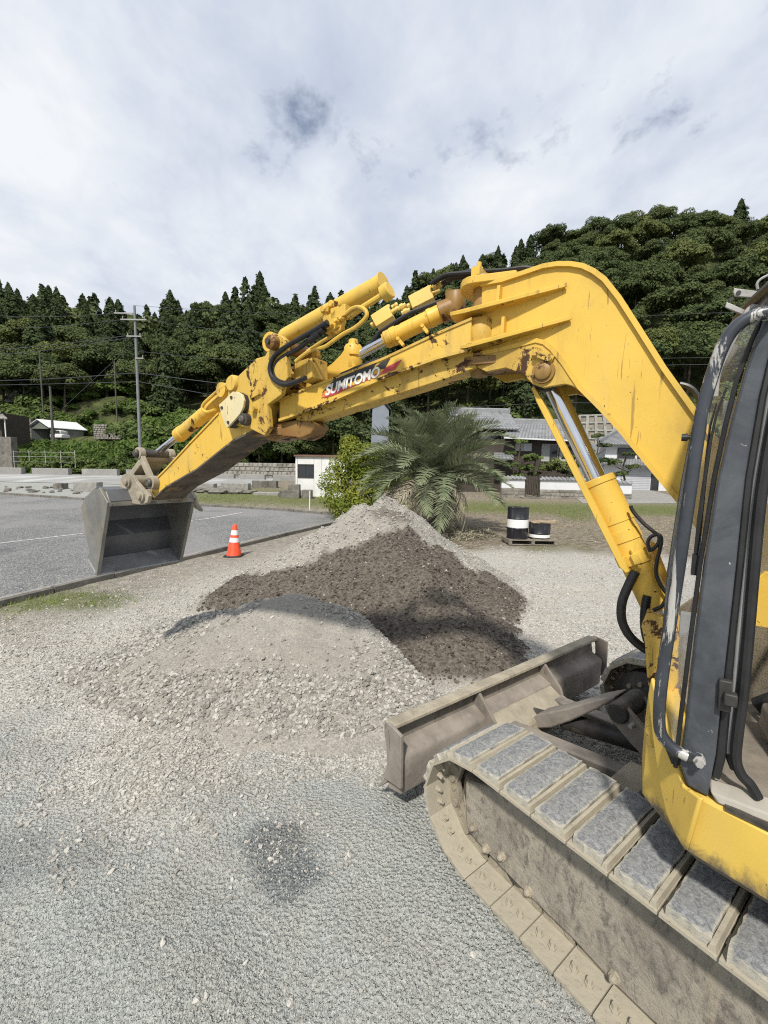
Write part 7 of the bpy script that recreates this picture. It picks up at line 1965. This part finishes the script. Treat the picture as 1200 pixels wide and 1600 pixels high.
# ------------------------------------------------------------------ palm
px_, py_ = 1.62, 13.9
palm = thing('palm_tree', 'broad feather palm with arching grey-green fronds and dead skirt behind the tall heap', 'palm', (px_, py_, 0))
mb = MB(); mb.tube([(px_, py_, -.1), (px_ + .05, py_, .9), (px_, py_, 1.75), (px_, py_, 2.15)], [.42, .36, .34, .20], 14); mb.build('trunk', 'bark_grey', palm)
m_ = MB()
for k in range(60):
    a = k * 2.4; z = .25 + k * .029; m_.bar((px_ + .30 * math.cos(a), py_ + .30 * math.sin(a), z), (px_ + .52 * math.cos(a), py_ + .52 * math.sin(a), z + .22), .10, .05)
m_.build('frond_stubs', 'bark', palm)['kind'] = 'stuff'
def frond_np(L, bend, n_, ll, seed, droop):
    g_ = np.random.default_rng(seed); V = []; F = []
    pts = []; x = z = 0.; a = 0.
    for i in range(n_ + 1):
        pts.append((x, 0., z)); s = L / n_; ang = -bend * (i / n_) ** 1.4; x += math.cos(ang) * s; z += math.sin(ang) * s
    pts = np.array(pts)
    for i in range(n_):          # rachis as a thin three-sided strip
        w = .022 * (1 - i / n_) + .004; o = len(V); p, q = pts[i], pts[i + 1]
        V += [p + (0, w, 0), p - (0, w, 0), q - (0, w * .9, 0), q + (0, w * .9, 0)]; F.append((o, o + 1, o + 2, o + 3))
    for i in range(3, n_):
        t_ = i / n_; tang = pts[min(i + 1, n_)] - pts[i - 1]; tang /= np.linalg.norm(tang); up = np.array([-tang[2], 0, tang[0]])
        ln_ = ll * (math.sin(math.pi * (.18 + .80 * t_)) ** .7) * g_.uniform(.85, 1.1)
        for s in (-1, 1):
            d = tang * (.6 + .4 * t_) + np.array([0, s * (.85 + g_.uniform(-.2, .2)), 0]) + up * (.40 + g_.uniform(-.3, .3)); d /= np.linalg.norm(d)
            dr = np.array([0, 0, -droop * ln_])
            b0 = pts[i]; m1 = b0 + d * ln_ * .5; e = b0 + d * ln_ + dr; w = tang * .025
            o = len(V); V += [b0 - w * .7, b0 + w * .7, m1 + w, m1 - w, e + w * .15, e - w * .15]; F += [(o, o + 1, o + 2, o + 3), (o + 3, o + 2, o + 4, o + 5)]
    return np.array(V), np.array(F)
green_f = [np_obj('frond', *frond_np(2.45 + .12 * k, .66 + .24 * k, 50, .58, 600 + k, .12), ['frond_green']) for k in range(4)]
dead_f = [np_obj('dead_frond', *frond_np(2.1, 1.5, 30, .5, 620 + k, .75), ['frond_dead']) for k in range(3)]
def put_frond(me, az_, el, z, roll=0, s=1.0):
    o = link(me.name.split('.')[0], me, palm)
    Mx = Matrix.Translation((px_ + .18 * math.cos(az_), py_ + .18 * math.sin(az_), z)) @ Matrix.Rotation(az_, 4, 'Z') @ Matrix.Rotation(-el, 4, 'Y') @ Matrix.Rotation(roll, 4, 'X') @ Matrix.Scale(s, 4)
    o.matrix_basis = Mx; return o
for k in range(92):
    f_ = k / 92; el = R(86) * (1 - f_) ** .8 - R(6) * f_ + random.uniform(-.1, .1)
    put_frond(green_f[k % 4], k * 2.399 + random.uniform(-.2, .2), el, 2.2 - .5 * f_, random.uniform(-.35, .35), random.uniform(.9, 1.05) * (.86 if el > 1.1 else 1.0))
for k in range(30):
    put_frond(dead_f[k % 3], k * 2.399 + random.uniform(-.6, .6), R(random.uniform(-60, 5)), 1.8 + random.uniform(-.7, .1), random.uniform(-1.2, 1.2), random.uniform(.55, 1.1))
# leaf litter below the palm
n_ = 1300; a = rng.random(n_) * 6.283; q = 1.8 * np.sqrt(rng.random(n_)); P = np.stack([px_ + .2 + np.cos(a) * q, py_ - .3 + np.sin(a) * q, np.full(n_, .02) + rng.random(n_) * .05], 1)
v, f = cards(P, rng.normal(0, .35, (n_, 3)) + np.array([0, 0, 1]), .10, .18); o = link('leaf_litter', np_obj('leaf_litter', v, f, ['frond_dead'])); o['kind'] = 'stuff'

# ------------------------------------------------------------------ grass
leaf_mat('grass_green', (0.080, 0.125, 0.026), (0.15, 0.185, 0.05), None, .3)
leaf_mat('grass_dry', (0.20, 0.165, 0.095), (0.36, 0.31, 0.20), None, .2)
def blades(P, h, w, mat, name, lean=.5):
    P = np.asarray(P); k = len(P); a = rng.random(k) * 6.283; hh = h * (.5 + rng.random(k)); s = np.stack([np.cos(a), np.sin(a), np.zeros(k)], 1) * w; d = rng.normal(0, lean, (k, 3)); d[:, 2] = 1; d /= np.linalg.norm(d, axis=1)[:, None]
    V = np.stack([P - s, P + s, P + d * hh[:, None] + s * .2, P + d * hh[:, None] - s * .2], 1).reshape(-1, 3)
    o = link(name, np_obj(name, V, np.arange(4 * k).reshape(k, 4), [mat])); o['kind'] = 'stuff'; return o
n_ = 60000
y = 1 / rng.uniform(1 / 34, 1 / 11.2, n_); x = rng.uniform(-.62, .82, n_) * y
g_v = interp_grid(green, x, y); d_v = interp_grid(dry, x, y); off = (x < -1.6 + (y - 17.6) * -2.6) & (y < 21)
drv = (x > 12.5) & (y > 27)
k = (rng.random(n_) < g_v) & ~off & ~drv; blades(np.stack([x[k], y[k], gz(x[k], y[k]) - .01], 1), .055, .008, 'grass_green', 'grass', .7)
k = (rng.random(n_) < d_v * (1 - .8 * g_v) * .5) & ~off & ~drv; blades(np.stack([x[k], y[k], gz(x[k], y[k]) - .01], 1), .05, .007, 'grass_dry', 'dry_grass', 1.1)
n_ = 1600       # tufts along the kerbs
s = rng.random(n_); cl_ = vnoise(s * 40, s * 0, 1.0, 5) > .55; s = s[cl_]
x = KA[0] + (KB[0] - KA[0]) * s - .16 + rng.normal(0, .07, len(s)); y = KA[1] + (KB[1] - KA[1]) * s + rng.normal(0, .1, len(s))
blades(np.stack([x, y, np.zeros(len(s))], 1), .09, .006, 'grass_dry', 'kerb_weeds', .6)
n_ = 1500; x = -4.7 + rng.normal(0, .45, n_); y = 6.0 + rng.normal(0, .35, n_); blades(np.stack([x, y, np.zeros(n_)], 1), .045, .005, 'grass_green', 'weed_patch', .8)
